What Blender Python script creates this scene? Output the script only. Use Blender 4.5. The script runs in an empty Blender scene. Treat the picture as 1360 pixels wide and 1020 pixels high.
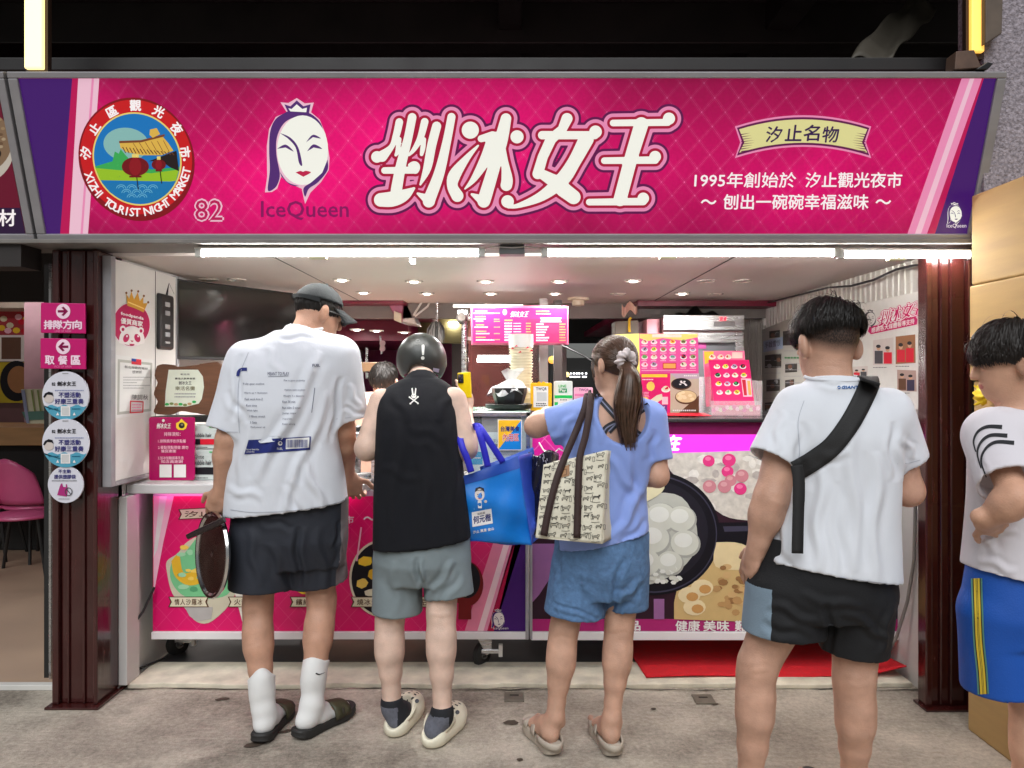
import bpy, bmesh, math, random
import numpy as np
from mathutils import Vector, Matrix
from mathutils.bvhtree import BVHTree
random.seed(7); RNG = np.random.default_rng(7)
SC = bpy.context.scene
COL = SC.collection
# ------------------------------------------------------------------ camera
CAMZ, FPX, CX, CY = 1.45, 1000.0, 680.0, 503.0     # eye height, focal length in photo pixels, vanishing point
cd = bpy.data.cameras.new('camera'); cam = bpy.data.objects.new('camera', cd); COL.objects.link(cam)
cam.location = (0, 0, CAMZ); cam.rotation_euler = (math.radians(90), 0, 0)
cd.sensor_width = 36; cd.lens = FPX / 1360 * 36; cd.shift_y = (CY - 510) / 1360
cd.clip_start = 0.05; cd.clip_end = 200
SC.camera = cam
# ------------------------------------------------------------------ night sky and the soft glow of the market lane
W = bpy.data.worlds.new('World'); SC.world = W; W.use_nodes = True
wn = W.node_tree.nodes; wb = wn['Background']
sky = wn.new('ShaderNodeTexSky'); sky.sky_type = 'NISHITA'; sky.sun_disc = False
sky.sun_elevation = math.radians(35); sky.sun_rotation = math.radians(185)
wh = wn.new('ShaderNodeHueSaturation'); wh.inputs['Saturation'].default_value = 0.25
W.node_tree.links.new(sky.outputs[0], wh.inputs['Color'])
W.node_tree.links.new(wh.outputs[0], wb.inputs['Color'])
wb.inputs['Strength'].default_value = 0.02
sl = bpy.data.lights.new('lane_light', 'SUN'); sl.energy = 2.3; sl.angle = math.radians(50); sl.color = (0.97, 0.985, 1.0)
so = bpy.data.objects.new('lane_light', sl); COL.objects.link(so)
so.rotation_euler = Vector((0.12, 1.0, -1.15)).to_track_quat('-Z', 'Y').to_euler()
SC.view_settings.view_transform = 'Standard'; SC.view_settings.look = 'None'
SC.view_settings.exposure = 0.3; SC.view_settings.gamma = 1.0
SC.cycles.use_denoising = True
SC.cycles.max_bounces = 6; SC.cycles.diffuse_bounces = 4; SC.cycles.glossy_bounces = 3
SC.cycles.transmission_bounces = 6; SC.cycles.transparent_max_bounces = 12
SC.cycles.caustics_reflective = False; SC.cycles.caustics_refractive = False
SC.cycles.sample_clamp_indirect = 4.0

# ------------------------------------------------------------------ small helpers
def P(px, py, d):
    """the point of the place seen at photo pixel px,py at distance d along the view"""
    return Vector(((px - CX) * d / FPX, d, CAMZ - (py - CY) * d / FPX))
def S(r, g, b):
    f = lambda c: c / 12.92 if c <= 0.04045 else ((c + 0.055) / 1.055) ** 2.4
    return (f(r / 255), f(g / 255), f(b / 255))
def smooth01(t):
    t = np.clip(t, 0, 1); return t * t * (3 - 2 * t)

MATS = {}
def M(name, col=(.5, .5, .5), rough=.5, metal=0., emit=0., ecol=None, var=.12, vs=6., bump=0., bs=60., spec=.5, alpha=1., trans=0.,
      sss=0., stretch=None, sheen=0., coat=0.):
    if name in MATS: return MATS[name]
    m = bpy.data.materials.new(name); m.use_nodes = True; MATS[name] = m
    nt = m.node_tree; N = nt.nodes; L = nt.links; b = N['Principled BSDF']
    b.inputs['Roughness'].default_value = rough; b.inputs['Metallic'].default_value = metal
    b.inputs['Specular IOR Level'].default_value = spec
    b.inputs['Base Color'].default_value = (*col, 1); m.diffuse_color = (*col, 1)
    tc = N.new('ShaderNodeTexCoord'); src = tc.outputs['Object']
    if stretch:
        mp = N.new('ShaderNodeMapping'); mp.inputs['Scale'].default_value = stretch; L.new(src, mp.inputs[0]); src = mp.outputs[0]
    if var > 0:
        n = N.new('ShaderNodeTexNoise'); n.inputs['Scale'].default_value = vs; n.inputs['Detail'].default_value = 5; L.new(src, n.inputs['Vector'])
        mr = N.new('ShaderNodeMapRange'); mr.inputs[1].default_value = .25; mr.inputs[2].default_value = .75
        mr.inputs[3].default_value = 1 - var; mr.inputs[4].default_value = 1 + var; L.new(n.outputs[0], mr.inputs[0])
        vm = N.new('ShaderNodeVectorMath'); vm.operation = 'SCALE'; vm.inputs[0].default_value = col; L.new(mr.outputs[0], vm.inputs['Scale'])
        L.new(vm.outputs[0], b.inputs['Base Color'])
        mr2 = N.new('ShaderNodeMapRange'); mr2.inputs[1].default_value = .25; mr2.inputs[2].default_value = .75
        mr2.inputs[3].default_value = max(.02, rough - .08); mr2.inputs[4].default_value = min(1, rough + .08); L.new(n.outputs[0], mr2.inputs[0])
        L.new(mr2.outputs[0], b.inputs['Roughness'])
    if bump > 0:
        n2 = N.new('ShaderNodeTexNoise'); n2.inputs['Scale'].default_value = bs; n2.inputs['Detail'].default_value = 6; L.new(src, n2.inputs['Vector'])
        bp = N.new('ShaderNodeBump'); bp.inputs['Strength'].default_value = bump; bp.inputs['Distance'].default_value = .01
        L.new(n2.outputs[0], bp.inputs['Height']); L.new(bp.outputs[0], b.inputs['Normal'])
    if emit > 0:
        b.inputs['Emission Color'].default_value = (*(ecol or col), 1); b.inputs['Emission Strength'].default_value = emit
    if alpha < 1: b.inputs['Alpha'].default_value = alpha
    if trans > 0: b.inputs['Transmission Weight'].default_value = trans
    if sss > 0:
        b.inputs['Subsurface Weight'].default_value = sss; b.inputs['Subsurface Radius'].default_value = (.012, .005, .003); b.inputs['Subsurface Scale'].default_value = 1
    if sheen > 0: b.inputs['Sheen Weight'].default_value = sheen
    if coat > 0: b.inputs['Coat Weight'].default_value = coat
    return m
def G(name, rgb, e=.56, base=.2):
    """print on a backlit sign face: it glows in its own colour"""
    c = S(*rgb); return M(name, tuple(x * base for x in c), .35, emit=e, ecol=c, var=0)
def INK(name, rgb, rough=.5, var=.05):
    return M('print_' + name, S(*rgb), rough, var=var, vs=20, spec=.2)

class MB:
    def __init__(s): s.v = []; s.f = []; s.m = []; s.mats = []
    def mi(s, mat):
        if mat not in s.mats: s.mats.append(mat)
        return s.mats.index(mat)
    def add(s, verts, faces, mat):
        k = len(s.v); i = s.mi(mat)
        s.v.extend([tuple(map(float, v)) for v in verts]); s.f.extend([tuple(k + a for a in f) for f in faces]); s.m.extend([i] * len(faces))
        return s
    def box(s, x0, x1, y0, y1, z0, z1, mat, M4=None):
        v = [(x, y, z) for z in (z0, z1) for y in (y0, y1) for x in (x0, x1)]
        if M4 is not None: v = [M4 @ Vector(p) for p in v]
        return s.add(v, [(0, 2, 3, 1), (4, 5, 7, 6), (0, 1, 5, 4), (2, 6, 7, 3), (0, 4, 6, 2), (1, 3, 7, 5)], mat)
    def tube(s, pts, r, mat, n=8, caps=True):
        pts = [Vector(p) for p in pts]; rs = r if hasattr(r, '__len__') else [r] * len(pts)
        vs = []; fs = []; up = Vector((0, 0, 1))
        for i, p in enumerate(pts):
            t = (pts[min(i + 1, len(pts) - 1)] - pts[max(i - 1, 0)]).normalized()
            a = t.cross(up)
            if a.length < .05: a = t.cross(Vector((0, 1, 0)))
            a.normalize(); b = a.cross(t)
            for k in range(n):
                q = 2 * math.pi * k / n; vs.append(p + (a * math.cos(q) + b * math.sin(q)) * rs[i])
        for i in range(len(pts) - 1):
            for k in range(n): fs.append((i * n + k, i * n + (k + 1) % n, (i + 1) * n + (k + 1) % n, (i + 1) * n + k))
        if caps: fs.append(tuple(range(n))[::-1]); fs.append(tuple(range((len(pts) - 1) * n, len(pts) * n)))
        return s.add(vs, fs, mat)
    def lathe(s, prof, mat, M4=None, n=32, closed=False):
        """prof: (radius, height) pairs turned round local z"""
        vs = []; fs = []
        for r, h in prof:
            for k in range(n):
                q = 2 * math.pi * k / n; vs.append(Vector((r * math.cos(q), r * math.sin(q), h)))
        if M4 is not None: vs = [M4 @ v for v in vs]
        R = len(prof); rr = R if closed else R - 1
        for i in range(rr):
            j = (i + 1) % R
            for k in range(n): fs.append((i * n + k, i * n + (k + 1) % n, j * n + (k + 1) % n, j * n + k))
        if not closed:
            if prof[0][0] > 1e-5: fs.append(tuple(range(n))[::-1])
            if prof[-1][0] > 1e-5: fs.append(tuple(range((R - 1) * n, R * n)))
        return s.add(vs, fs, mat)
    def grid(s, fn, nu, nv, mat, close_u=False):
        vs = [fn(i / nu, j / nv) for j in range(nv + 1) for i in range(nu + 1)]; w = nu + 1
        return s.add(vs, [(j * w + i, j * w + i + 1, (j + 1) * w + i + 1, (j + 1) * w + i) for j in range(nv) for i in range(nu)], mat)
    def extr(s, poly, vec, mat):
        """solid made by pushing a planar polygon along vec"""
        n = len(poly); vec = Vector(vec); a = [Vector(p) for p in poly]; b = [p + vec for p in a]
        return s.add(a + b, [tuple(range(n))[::-1], tuple(range(n, 2 * n))] + [(i, (i + 1) % n, n + (i + 1) % n, n + i) for i in range(n)], mat)
    def build(s, name, parent=None, smooth=False, bevel=0., solid=0., sub=0):
        me = bpy.data.meshes.new(name); me.from_pydata(s.v, [], s.f); me.update()
        for m in s.mats: me.materials.append(m)
        me.polygons.foreach_set('material_index', s.m)
        if not solid and bevel >= 0 and not getattr(s, 'keepn', False):
            bm = bmesh.new(); bm.from_mesh(me); bmesh.ops.recalc_face_normals(bm, faces=bm.faces[:]); bm.to_mesh(me); bm.free()
        o = bpy.data.objects.new(name, me); COL.objects.link(o)
        if smooth:
            me.polygons.foreach_set('use_smooth', [True] * len(me.polygons))
            if smooth != 'all': me.set_sharp_from_angle(angle=math.radians(42))
        if sub:
            q = o.modifiers.new('sub', 'SUBSURF'); q.levels = sub; q.render_levels = sub
        if solid:
            q = o.modifiers.new('solid', 'SOLIDIFY'); q.thickness = solid; q.offset = 0
        if bevel > 0:
            q = o.modifiers.new('bevel', 'BEVEL'); q.width = bevel; q.segments = 2; q.limit_method = 'ANGLE'; q.angle_limit = math.radians(40)
        if parent is not None: o.parent = parent; o.matrix_parent_inverse = parent.matrix_basis.inverted()
        return o
def tag(o, label=None, cat=None, group=None, kind=None):
    if label: o['label'] = label
    if cat: o['category'] = cat
    if group: o['group'] = group
    if kind: o['kind'] = kind
    return o
def thing(name, label, cat, loc=(0, 0, 0), group=None):
    o = bpy.data.objects.new(name, None); COL.objects.link(o); o.location = loc; o.empty_display_size = .1
    return tag(o, label, cat, group)
def struct(o): o['kind'] = 'structure'; return o
def copy_thing(o, off, parent=None):
    c = o.copy(); COL.objects.link(c)
    if parent is None: c.location = Vector(o.location) + Vector(off)
    else: c.parent = parent
    for ch in list(o.children): copy_thing(ch, off, c)
    return c

# ------------------------------------------------------------------ lettering and flat artwork
_TX = {}
def text_geo(s, bold=0., shear=0., res=2):
    k = (s, bold, shear, res)
    if k not in _TX:
        c = bpy.data.curves.new('t', 'FONT'); c.body = s; c.size = 1; c.resolution_u = res; c.offset = bold; c.shear = shear
        o = bpy.data.objects.new('t', c); m = o.to_mesh()
        v = np.array([(q.co.x, q.co.y) for q in m.vertices]) if len(m.vertices) else np.zeros((1, 2)); f = [tuple(p.vertices) for p in m.polygons]
        o.to_mesh_clear(); bpy.data.objects.remove(o); bpy.data.curves.remove(c); _TX[k] = (v, f)
    return _TX[k]
def circ(cx, cy, rx, ry=None, n=40, a0=0, a1=360):
    ry = rx if ry is None else ry; m = n if a1 - a0 >= 360 else n + 1
    return [(cx + rx * math.cos(math.radians(a0 + (a1 - a0) * i / n)), cy + ry * math.sin(math.radians(a0 + (a1 - a0) * i / n))) for i in range(m)]
def rrect(x0, y0, x1, y1, r, n=5):
    o = []
    for cx, cy, a in ((x1 - r, y0 + r, -90), (x1 - r, y1 - r, 0), (x0 + r, y1 - r, 90), (x0 + r, y0 + r, 180)):
        o += [(cx + r * math.cos(math.radians(a + 90 * i / n)), cy + r * math.sin(math.radians(a + 90 * i / n))) for i in range(n + 1)]
    return o
def spline(pts, n=8):
    p = [np.array(q, float) for q in pts]; out = []
    for i in range(len(p) - 1):
        a, b, c, d = p[max(i - 1, 0)], p[i], p[i + 1], p[min(i + 2, len(p) - 1)]
        for k in range(n):
            t = k / n; out.append(.5 * ((2 * b) + (c - a) * t + (2 * a - 5 * b + 4 * c - d) * t * t + (3 * b - a - 3 * c + d) * t ** 3))
    out.append(p[-1]); return out
class Board:
    """a flat printed surface standing in the place; artwork is laid out on it in its own plane"""
    step = .0007
    def __init__(s, O, U, V):
        s.O = np.array(O, float); n = np.cross(np.array(U, float), np.array(V, float)); n /= np.linalg.norm(n)
        c = np.array((0, 0, CAMZ))
        if np.dot(c - s.O, n) < 0: n = -n
        s.N = n; s.mb = MB(); s.mb.keepn = True
    def at(s, xy, layer):
        s.k = getattr(s, 'k', 0) + 1; layer = layer + s.k * .012      # every printed shape a hair above the one before
        xy = np.asarray(xy, float); dr = np.stack([(xy[:, 0] - CX) / FPX, np.ones(len(xy)), -(xy[:, 1] - CY) / FPX], 1)
        c = np.array((0, 0, CAMZ)); t = np.dot(s.O - c, s.N) / (dr @ s.N)
        return c + dr * t[:, None] + s.N * (layer * s.step)
    def poly(s, pts, mat, layer=1):
        s.mb.add(s.at(pts, layer), [tuple(range(len(pts)))], mat); return s
    def rect(s, x0, y0, x1, y1, mat, layer=1): return s.poly([(x0, y0), (x1, y0), (x1, y1), (x0, y1)], mat, layer)
    def ring(s, outer, inner, mat, layer=1):
        n = len(outer); s.mb.add(s.at(list(outer) + list(inner), layer), [(i, (i + 1) % n, n + (i + 1) % n, n + i) for i in range(n)], mat); return s
    def line(s, pts, w, mat, layer=1):
        p = np.array(pts, float); ws = np.array(w if hasattr(w, '__len__') else [w] * len(p), float)
        t = np.gradient(p, axis=0); t /= np.linalg.norm(t, axis=1)[:, None] + 1e-9; n = np.stack([-t[:, 1], t[:, 0]], 1)
        a = p + n * ws[:, None] / 2; b = p - n * ws[:, None] / 2; k = len(p)
        s.mb.add(s.at(np.concatenate([a, b]), layer), [(i, i + 1, k + i + 1, k + i) for i in range(k - 1)], mat); return s
    def text(s, t, x0, y0, x1, y1, mat, layer=2, bold=0., shear=0., quad=None, res=2):
        v, f = text_geo(t, min(bold, 0), shear, res); lo = v.min(0); sz = np.maximum(v.max(0) - lo, 1e-6); q = (v - lo) / sz
        if quad is not None:      # top-left, top-right, bottom-right, bottom-left
            tl, tr, br, bl = [np.array(a, float) for a in quad]; u = q[:, :1]; w = q[:, 1:]
            xy = (bl * (1 - u) + br * u) * (1 - w) + (tl * (1 - u) + tr * u) * w
        else: xy = np.stack([x0 + q[:, 0] * (x1 - x0), y1 - q[:, 1] * (y1 - y0)], 1)
        if bold > 0:      # heavier type: the same glyph printed again a hair to each side
            e = bold * np.array([np.linalg.norm(xy.max(0) - xy.min(0)) / np.linalg.norm(sz)] * 2)
            for dx, dy in ((1, 0), (-1, 0), (0, 1), (0, -1)): s.mb.add(s.at(xy + np.array([dx, dy]) * e, layer), f, mat)
        s.mb.add(s.at(xy, layer), f, mat); return s
    def arctext(s, chars, cx, cy, rx, ry, a0, a1, size, mat, layer=3, bold=.02, inward=False):
        n = len(chars)
        for i, ch in enumerate(chars):
            if ch == ' ': continue
            a = math.radians(a0 + (a1 - a0) * (i + .5) / n); v, f = text_geo(ch)
            lo = v.min(0); hi = v.max(0); c = (lo + hi) / 2; q = (v - c) * size
            if ord(ch) < 256: q = (v - np.array([c[0], .35])) * size
            up = np.array([math.cos(a), math.sin(a)]) * (-1 if inward else 1); rt = np.array([-up[1], up[0]])
            xy = np.array([cx + rx * math.cos(a), cy + ry * math.sin(a)]) + q[:, :1] * rt + q[:, 1:] * up
            for dx, dy in ((0, 0), (1, 0), (-1, 0), (0, 1), (0, -1)): s.mb.add(s.at(xy + np.array([dx, dy]) * bold * size, layer), f, mat)
        return s
    def sdf(s, fn, x0, y0, x1, y1, st, mat, layer=1):
        xs = np.arange(x0, x1 + st, st); ys = np.arange(y0, y1 + st, st); X, Y = np.meshgrid(xs, ys)
        c = fn((X[:-1, :-1] + X[1:, 1:]) / 2, (Y[:-1, :-1] + Y[1:, 1:]) / 2) < 0
        cnt = np.zeros(X.shape, int)
        for a in (0, 1):
            for b in (0, 1): cnt[a:a + c.shape[0], b:b + c.shape[1]] += c
        e = st * .1
        for _ in range(3):
            d = fn(X, Y); gx = (fn(X + e, Y) - fn(X - e, Y)) / (2 * e); gy = (fn(X, Y + e) - fn(X, Y - e)) / (2 * e); g2 = gx * gx + gy * gy + 1e-3
            mv = (cnt > 0) & (cnt < 4); dx = np.clip(d * gx / g2, -st, st); dy = np.clip(d * gy / g2, -st, st)
            X = np.where(mv, X - dx, X); Y = np.where(mv, Y - dy, Y)
        idx = -np.ones(X.shape, int); u = cnt > 0; idx[u] = np.arange(u.sum())
        J, I = np.nonzero(c); F = np.stack([idx[J, I], idx[J, I + 1], idx[J + 1, I + 1], idx[J + 1, I]], 1)
        s.mb.add(s.at(np.stack([X[u], Y[u]], 1), layer), [tuple(r) for r in F], mat); return s
    def build(s, name, parent=None): return s.mb.build(name, parent)
def strokes_sdf(strokes, off=0., sc=1., ox=0., oy=0.):
    """distance to a set of brush strokes: each a list of (x, y, radius)"""
    segs = []
    for st in strokes:
        q = [np.array(a, float) for a in st]
        if len(q) == 1: segs.append((q[0], q[0]))
        for a, b in zip(q[:-1], q[1:]): segs.append((a, b))
    def fn(X, Y):
        X = (X - ox) / sc; Y = (Y - oy) / sc
        d = np.full(np.shape(X), 1e9)
        for a, b in segs:
            dx, dy = b[0] - a[0], b[1] - a[1]; L = dx * dx + dy * dy + 1e-9
            t = np.clip(((X - a[0]) * dx + (Y - a[1]) * dy) / L, 0, 1)
            d = np.minimum(d, np.hypot(X - a[0] - t * dx, Y - a[1] - t * dy) - (a[2] + (b[2] - a[2]) * t))
        return (d - off) * sc
    return fn
def cstroke(pts, n=6): return [tuple(q) for q in spline(pts, n)]
# the four big characters of the stall name, in photo pixels on the sign
def LOGO():
    a = lambda x, y, r: (480 + x / 6, 130 + y / 6, r / 6)
    b = lambda x, y, r: (690 + x / 6, 130 + y / 6, r / 6)
    return [
        cstroke([a(303, 192, 30), a(278, 300, 28), a(240, 390, 22), a(165, 465, 44)]), [a(125, 470, 46)],
        cstroke([a(405, 155, 34), a(370, 330, 34), a(320, 520, 40), a(285, 700, 44), a(275, 790, 46)]),
        cstroke([a(300, 330, 20), a(290, 420, 18), a(275, 455, 12)]),
        cstroke([a(505, 190, 30), a(470, 320, 26), a(420, 410, 18), a(380, 455, 10)]),
        [a(185, 578, 26), a(430, 575, 28)], cstroke([a(430, 575, 30), a(425, 545, 40), a(385, 535, 14)]),
        cstroke([a(155, 812, 54), a(250, 805, 60), a(340, 775, 46), a(420, 720, 10)]),
        cstroke([a(600, 225, 36), a(560, 380, 36), a(525, 560, 32), a(470, 690, 8)]), cstroke([a(500, 330, 16), a(490, 400, 20), a(480, 450, 14)]),
        cstroke([a(718, 152, 32), a(680, 350, 34), a(620, 600, 42), a(545, 800, 48), a(540, 825, 46)]), [a(540, 815, 44), a(450, 762, 10)],
        [a(868, 257, 68)],
        cstroke([a(930, 380, 8), a(840, 480, 26), a(745, 610, 48), a(725, 700, 42), a(765, 780, 48)]),
        [a(955, 325, 28), a(1045, 300, 34), a(1090, 320, 40)], cstroke([a(1060, 330, 60), a(1000, 470, 48), a(900, 640, 26), a(825, 725, 6)]),
        cstroke([a(1152, 165, 42), a(1115, 330, 52), a(1060, 540, 48), a(985, 790, 52), a(975, 825, 48)]), [a(975, 820, 46), a(880, 768, 10)],
        cstroke([a(1110, 350, 30), a(1140, 500, 28), a(1160, 640, 44), a(1155, 695, 46)]), [a(1240, 310, 52)],
        [b(378, 165, 44), b(340, 250, 36), b(250, 330, 42), b(185, 470, 40), b(145, 605, 42)], [b(150, 590, 34), b(270, 660, 52), b(350, 730, 60), b(430, 790, 56)],
        [b(180, 297, 33), b(600, 297, 32)], [b(605, 270, 50)],
        cstroke([b(530, 330, 60), b(440, 500, 52), b(340, 650, 56), b(180, 780, 40), b(0, 855, 20), b(-90, 868, 12)]), [b(-95, 825, 50)], [b(-90, 868, 10), b(-60, 862, 18)],
        [b(745, 200, 26), b(1180, 195, 28)], [b(1190, 165, 48)],
        [b(675, 500, 26), b(1080, 495, 30)], [b(1080, 468, 46)],
        [b(555, 830, 26), b(985, 825, 30)], [b(985, 800, 46)],
        [b(970, 210, 56), b(890, 470, 52), b(800, 810, 52)],
    ]
LOGO_S = LOGO()
# ------------------------------------------------------------------ materials of the place
def ground_mat():
    m = bpy.data.materials.new('concrete'); m.use_nodes = True; nt = m.node_tree; N = nt.nodes; L = nt.links; b = N['Principled BSDF']
    tc = N.new('ShaderNodeTexCoord')
    def noise(sc, det, vec=None, rough=.6):
        n = N.new('ShaderNodeTexNoise'); n.inputs['Scale'].default_value = sc; n.inputs['Detail'].default_value = det; n.inputs['Roughness'].default_value = rough
        L.new(vec or tc.outputs['Object'], n.inputs['Vector']); return n
    mp = N.new('ShaderNodeMapping'); mp.inputs['Rotation'].default_value = (0, 0, math.radians(38)); mp.inputs['Scale'].default_value = (7, 75, 1)
    L.new(tc.outputs['Object'], mp.inputs[0])
    n1 = noise(1.6, 8); n2 = noise(46, 9, None, .8); n3 = noise(1.0, 3, mp.outputs[0]); n4 = noise(170, 4)
    cr = N.new('ShaderNodeValToRGB'); e = cr.color_ramp.elements
    e[0].position = .34; e[0].color = (*S(116, 107, 96), 1); e[1].position = .66; e[1].color = (*S(224, 213, 196), 1)
    mx = N.new('ShaderNodeMath'); mx.operation = 'MULTIPLY_ADD'; mx.inputs[1].default_value = .62; L.new(n1.outputs[0], mx.inputs[0])
    m2 = N.new('ShaderNodeMath'); m2.operation = 'MULTIPLY_ADD'; m2.inputs[1].default_value = .44; m2.inputs[2].default_value = -.10; L.new(n2.outputs[0], m2.inputs[0])
    m3 = N.new('ShaderNodeMath'); m3.operation = 'MULTIPLY_ADD'; m3.inputs[1].default_value = .06; L.new(n3.outputs[0], m3.inputs[0]); L.new(m2.outputs[0], m3.inputs[2])
    L.new(m3.outputs[0], mx.inputs[2]); L.new(mx.outputs[0], cr.inputs[0])
    # dark stains
    n5 = noise(3.1, 5); st = N.new('ShaderNodeMapRange'); st.inputs[1].default_value = .60; st.inputs[2].default_value = .74; st.inputs[3].default_value = 1; st.inputs[4].default_value = .68; L.new(n5.outputs[0], st.inputs[0])
    sc = N.new('ShaderNodeVectorMath'); sc.operation = 'SCALE'; L.new(cr.outputs[0], sc.inputs[0]); L.new(st.outputs[0], sc.inputs['Scale'])
    L.new(sc.outputs[0], b.inputs['Base Color']); b.inputs['Roughness'].default_value = .8
    h = N.new('ShaderNodeMath'); h.operation = 'MULTIPLY_ADD'; h.inputs[1].default_value = 1.4; L.new(n3.outputs[0], h.inputs[0]); L.new(n4.outputs[0], h.inputs[2])
    bp = N.new('ShaderNodeBump'); bp.inputs['Strength'].default_value = .5; bp.inputs['Distance'].default_value = .006; L.new(h.outputs[0], bp.inputs['Height']); L.new(bp.outputs[0], b.inputs['Normal'])
    return m
CONC = ground_mat()
WHITE = M('white_paint', S(222, 220, 216), .45, bump=.05, bs=30, var=.06)
WALLW = M('white_wall', S(205, 203, 200), .55, bump=.08, bs=25, var=.08, vs=3)
CEIL = M('ceiling_board', S(228, 218, 212), .5, var=.05, vs=2)
STEEL = M('stainless', (.55, .55, .56), .28, metal=1, bump=.03, bs=40, stretch=(1, 1, 12), var=.1)
ALU = M('aluminium', S(158, 156, 160), .42, metal=.25, var=.12, vs=9, stretch=(.4, 1, 1), bump=.05, bs=50)
REDST = M('oxide_red_steel', S(58, 20, 18), .22, var=.25, vs=9, stretch=(3, 3, .6), bump=.12, bs=14, spec=.6, coat=.3)
BLACK = M('black_plastic', (.012, .012, .013), .4, var=.2)
DARK = M('dark_void', (.012, .011, .010), .8, var=.3, vs=3)
DGREY = M('dark_grey', (.035, .034, .034), .6, var=.25)
BURG = M('burgundy_board', S(112, 16, 46), .35, var=.1, vs=3)
MAG = M('magenta_board', S(176, 30, 110), .4, var=.06)
GLASS = M('clear_glass', (.92, .96, .95), .03, alpha=.16, var=0, spec=.7)
PINKPL = M('pink_plastic', S(214, 92, 142), .32, var=.08, vs=4)
WOOD = M('brown_wood', S(104, 68, 46), .45, var=.3, vs=5, stretch=(1, 8, 8), bump=.15, bs=20)
TUBE = M('lit_tube', (1, 1, .96), .4, emit=64, ecol=(1, .985, .95), var=0)
PAPER = M('white_paper', S(226, 226, 224), .6, var=.03)
CARD = M('cardboard', S(190, 160, 106), .75, var=.1, vs=3, bump=.10, bs=70, stretch=(1, 1, 8))

# ------------------------------------------------------------------ ground, step, stall floor
def sheet(name, x0, x1, y0, y1, z, mat):
    return struct(MB().add([(x0, y0, z), (x1, y0, z), (x1, y1, z), (x0, y1, z)], [(0, 1, 2, 3)], mat).build(name))
sheet('ground', -30, 30, -30, 40, 0, CONC)
STEPM = M('worn_concrete', S(214, 206, 186), .8, var=.28, vs=9, bump=.4, bs=35)
stp = MB(); n = 46      # low threshold slab with a chipped front edge
fx = [(-1.80 + 3.68 * i / n, 3.525 + random.uniform(-.008, .008) + .01 * math.sin(i * .6)) for i in range(n + 1)]
stp.extr([(x, y, .0) for x, y in fx] + [(1.88, 3.80, 0), (-1.80, 3.80, 0)], (0, 0, .022), STEPM)
struct(stp.build('step', bevel=.004))
ck = MB(); cx_ = [(-1.82 + 3.74 * i / 70, 3.508 + random.uniform(-.006, .006) + .008 * math.sin(i * .35), random.uniform(.003, .011)) for i in range(71)]
ck.add([(x, y - w_ / 2, .004) for x, y, w_ in cx_] + [(x, y + w_ / 2, .004) for x, y, w_ in cx_], [(i, i + 1, 72 + i, 71 + i) for i in range(70)], M('crack_dirt', S(52, 46, 38), .9)); struct(ck.build('ground_crack'))
sheet('floor', -1.8, 1.9, 3.80, 9.5, .012, M('stall_floor', (.035, .035, .037), .45, var=.3, vs=5))
sheet('floor', -9, -1.86, 3.55, 9.5, .012, M('dining_floor', S(172, 146, 124), .5, var=.15, vs=2))
for x, y, rx, ry, a in ((-1.02, 2.98, .045, .02, 30), (-.93, 3.09, .03, .012, 30), (-.86, 3.16, .024, .01, 30), (-.79, 3.23, .03, .013, 30),
                        (-1.31, 3.40, .03, .016, 20), (-1.13, 3.44, .022, .014, 5), (-.005, 3.17, .03, .022, 0), (.03, 2.86, .012, .012, 0), (.62, 3.3, .012, .01, 0), (.9, 3.35, .018, .012, 0)):
    k = math.radians(a); pts = [(x + rx * math.cos(t) * math.cos(k) - ry * math.sin(t) * math.sin(k), y + rx * math.cos(t) * math.sin(k) + ry * math.sin(t) * math.cos(k), .004) for t in np.linspace(0, 6.28, 13)[:-1] + .1]
    pts = [tuple(np.array(p) + np.array([random.uniform(-.15, .15) * rx, random.uniform(-.15, .15) * ry, 0])) for p in pts]
    struct(MB().add(pts, [tuple(range(12))], M('ground_stain', S(74, 62, 52), .7)).build('ground_stain'))
sheet('road', -30, 30, 9.5, 60, .008, M('night_asphalt', (.03, .03, .032), .7))

# ------------------------------------------------------------------ dark roof high above, back and side walls
rf = MB(); rf.box(-9, 9, 2.95, 10, 3.75, 3.82, DARK)
struct(rf.build('roof'))
bmS = M('roof_steel', (.006, .005, .005), .5, var=.3)
for i, (x0, x1, y0, y1, z0, z1) in enumerate(((-9, 9, 3.3, 3.42, 2.80, 2.86), (-9, 9, 4.6, 4.75, 3.5, 3.75), (-.08, .06, 3.2, 9, 3.58, 3.75), (1.55, 1.72, 3.2, 9, 3.58, 3.75))):
    struct(MB().box(x0, x1, y0, y1, z0, z1, bmS).build('roof_beam', bevel=.006))
bk = MB(); bk.box(-9, -.05, 9.5, 9.6, 0, 3.75, DARK); bk.box(1.2, 9, 9.5, 9.6, 0, 3.75, DARK); bk.box(-.05, 1.2, 9.5, 9.6, 1.9, 3.75, DARK)
struct(bk.build('wall'))
up = MB(); up.box(-9, 9, 5.95, 6.0, 2.06, 3.75, DARK)          # blank wall above the stall ceiling
struct(up.build('wall'))
lw = MB(); lw.box(-1.90, -1.83, 3.50, 9.5, 0.0, 2.06, WALLW)
struct(lw.build('wall'))
rw = MB(); x = 1.90
rw.box(x, x + .06, 3.50, 9.5, 0, 2.06, WALLW)
struct(rw.build('wall'))
cor = MB()      # ribbed white cladding on the upper right wall
pr = []
for i in range(60):
    y = 3.52 + i * .058; pr += [(y, 0), (y + .044, 0), (y + .047, .008), (y + .055, .008), (y + .058, 0)]
vs = [(x - .004 - h, y, z) for z in (.95, 2.011) for y, h in pr]; k = len(pr)
cor.add(vs, [(i, i + 1, k + i + 1, k + i) for i in range(k - 1)], M('ribbed_cladding', S(196, 192, 184), .45, var=.1, vs=3))
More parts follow.
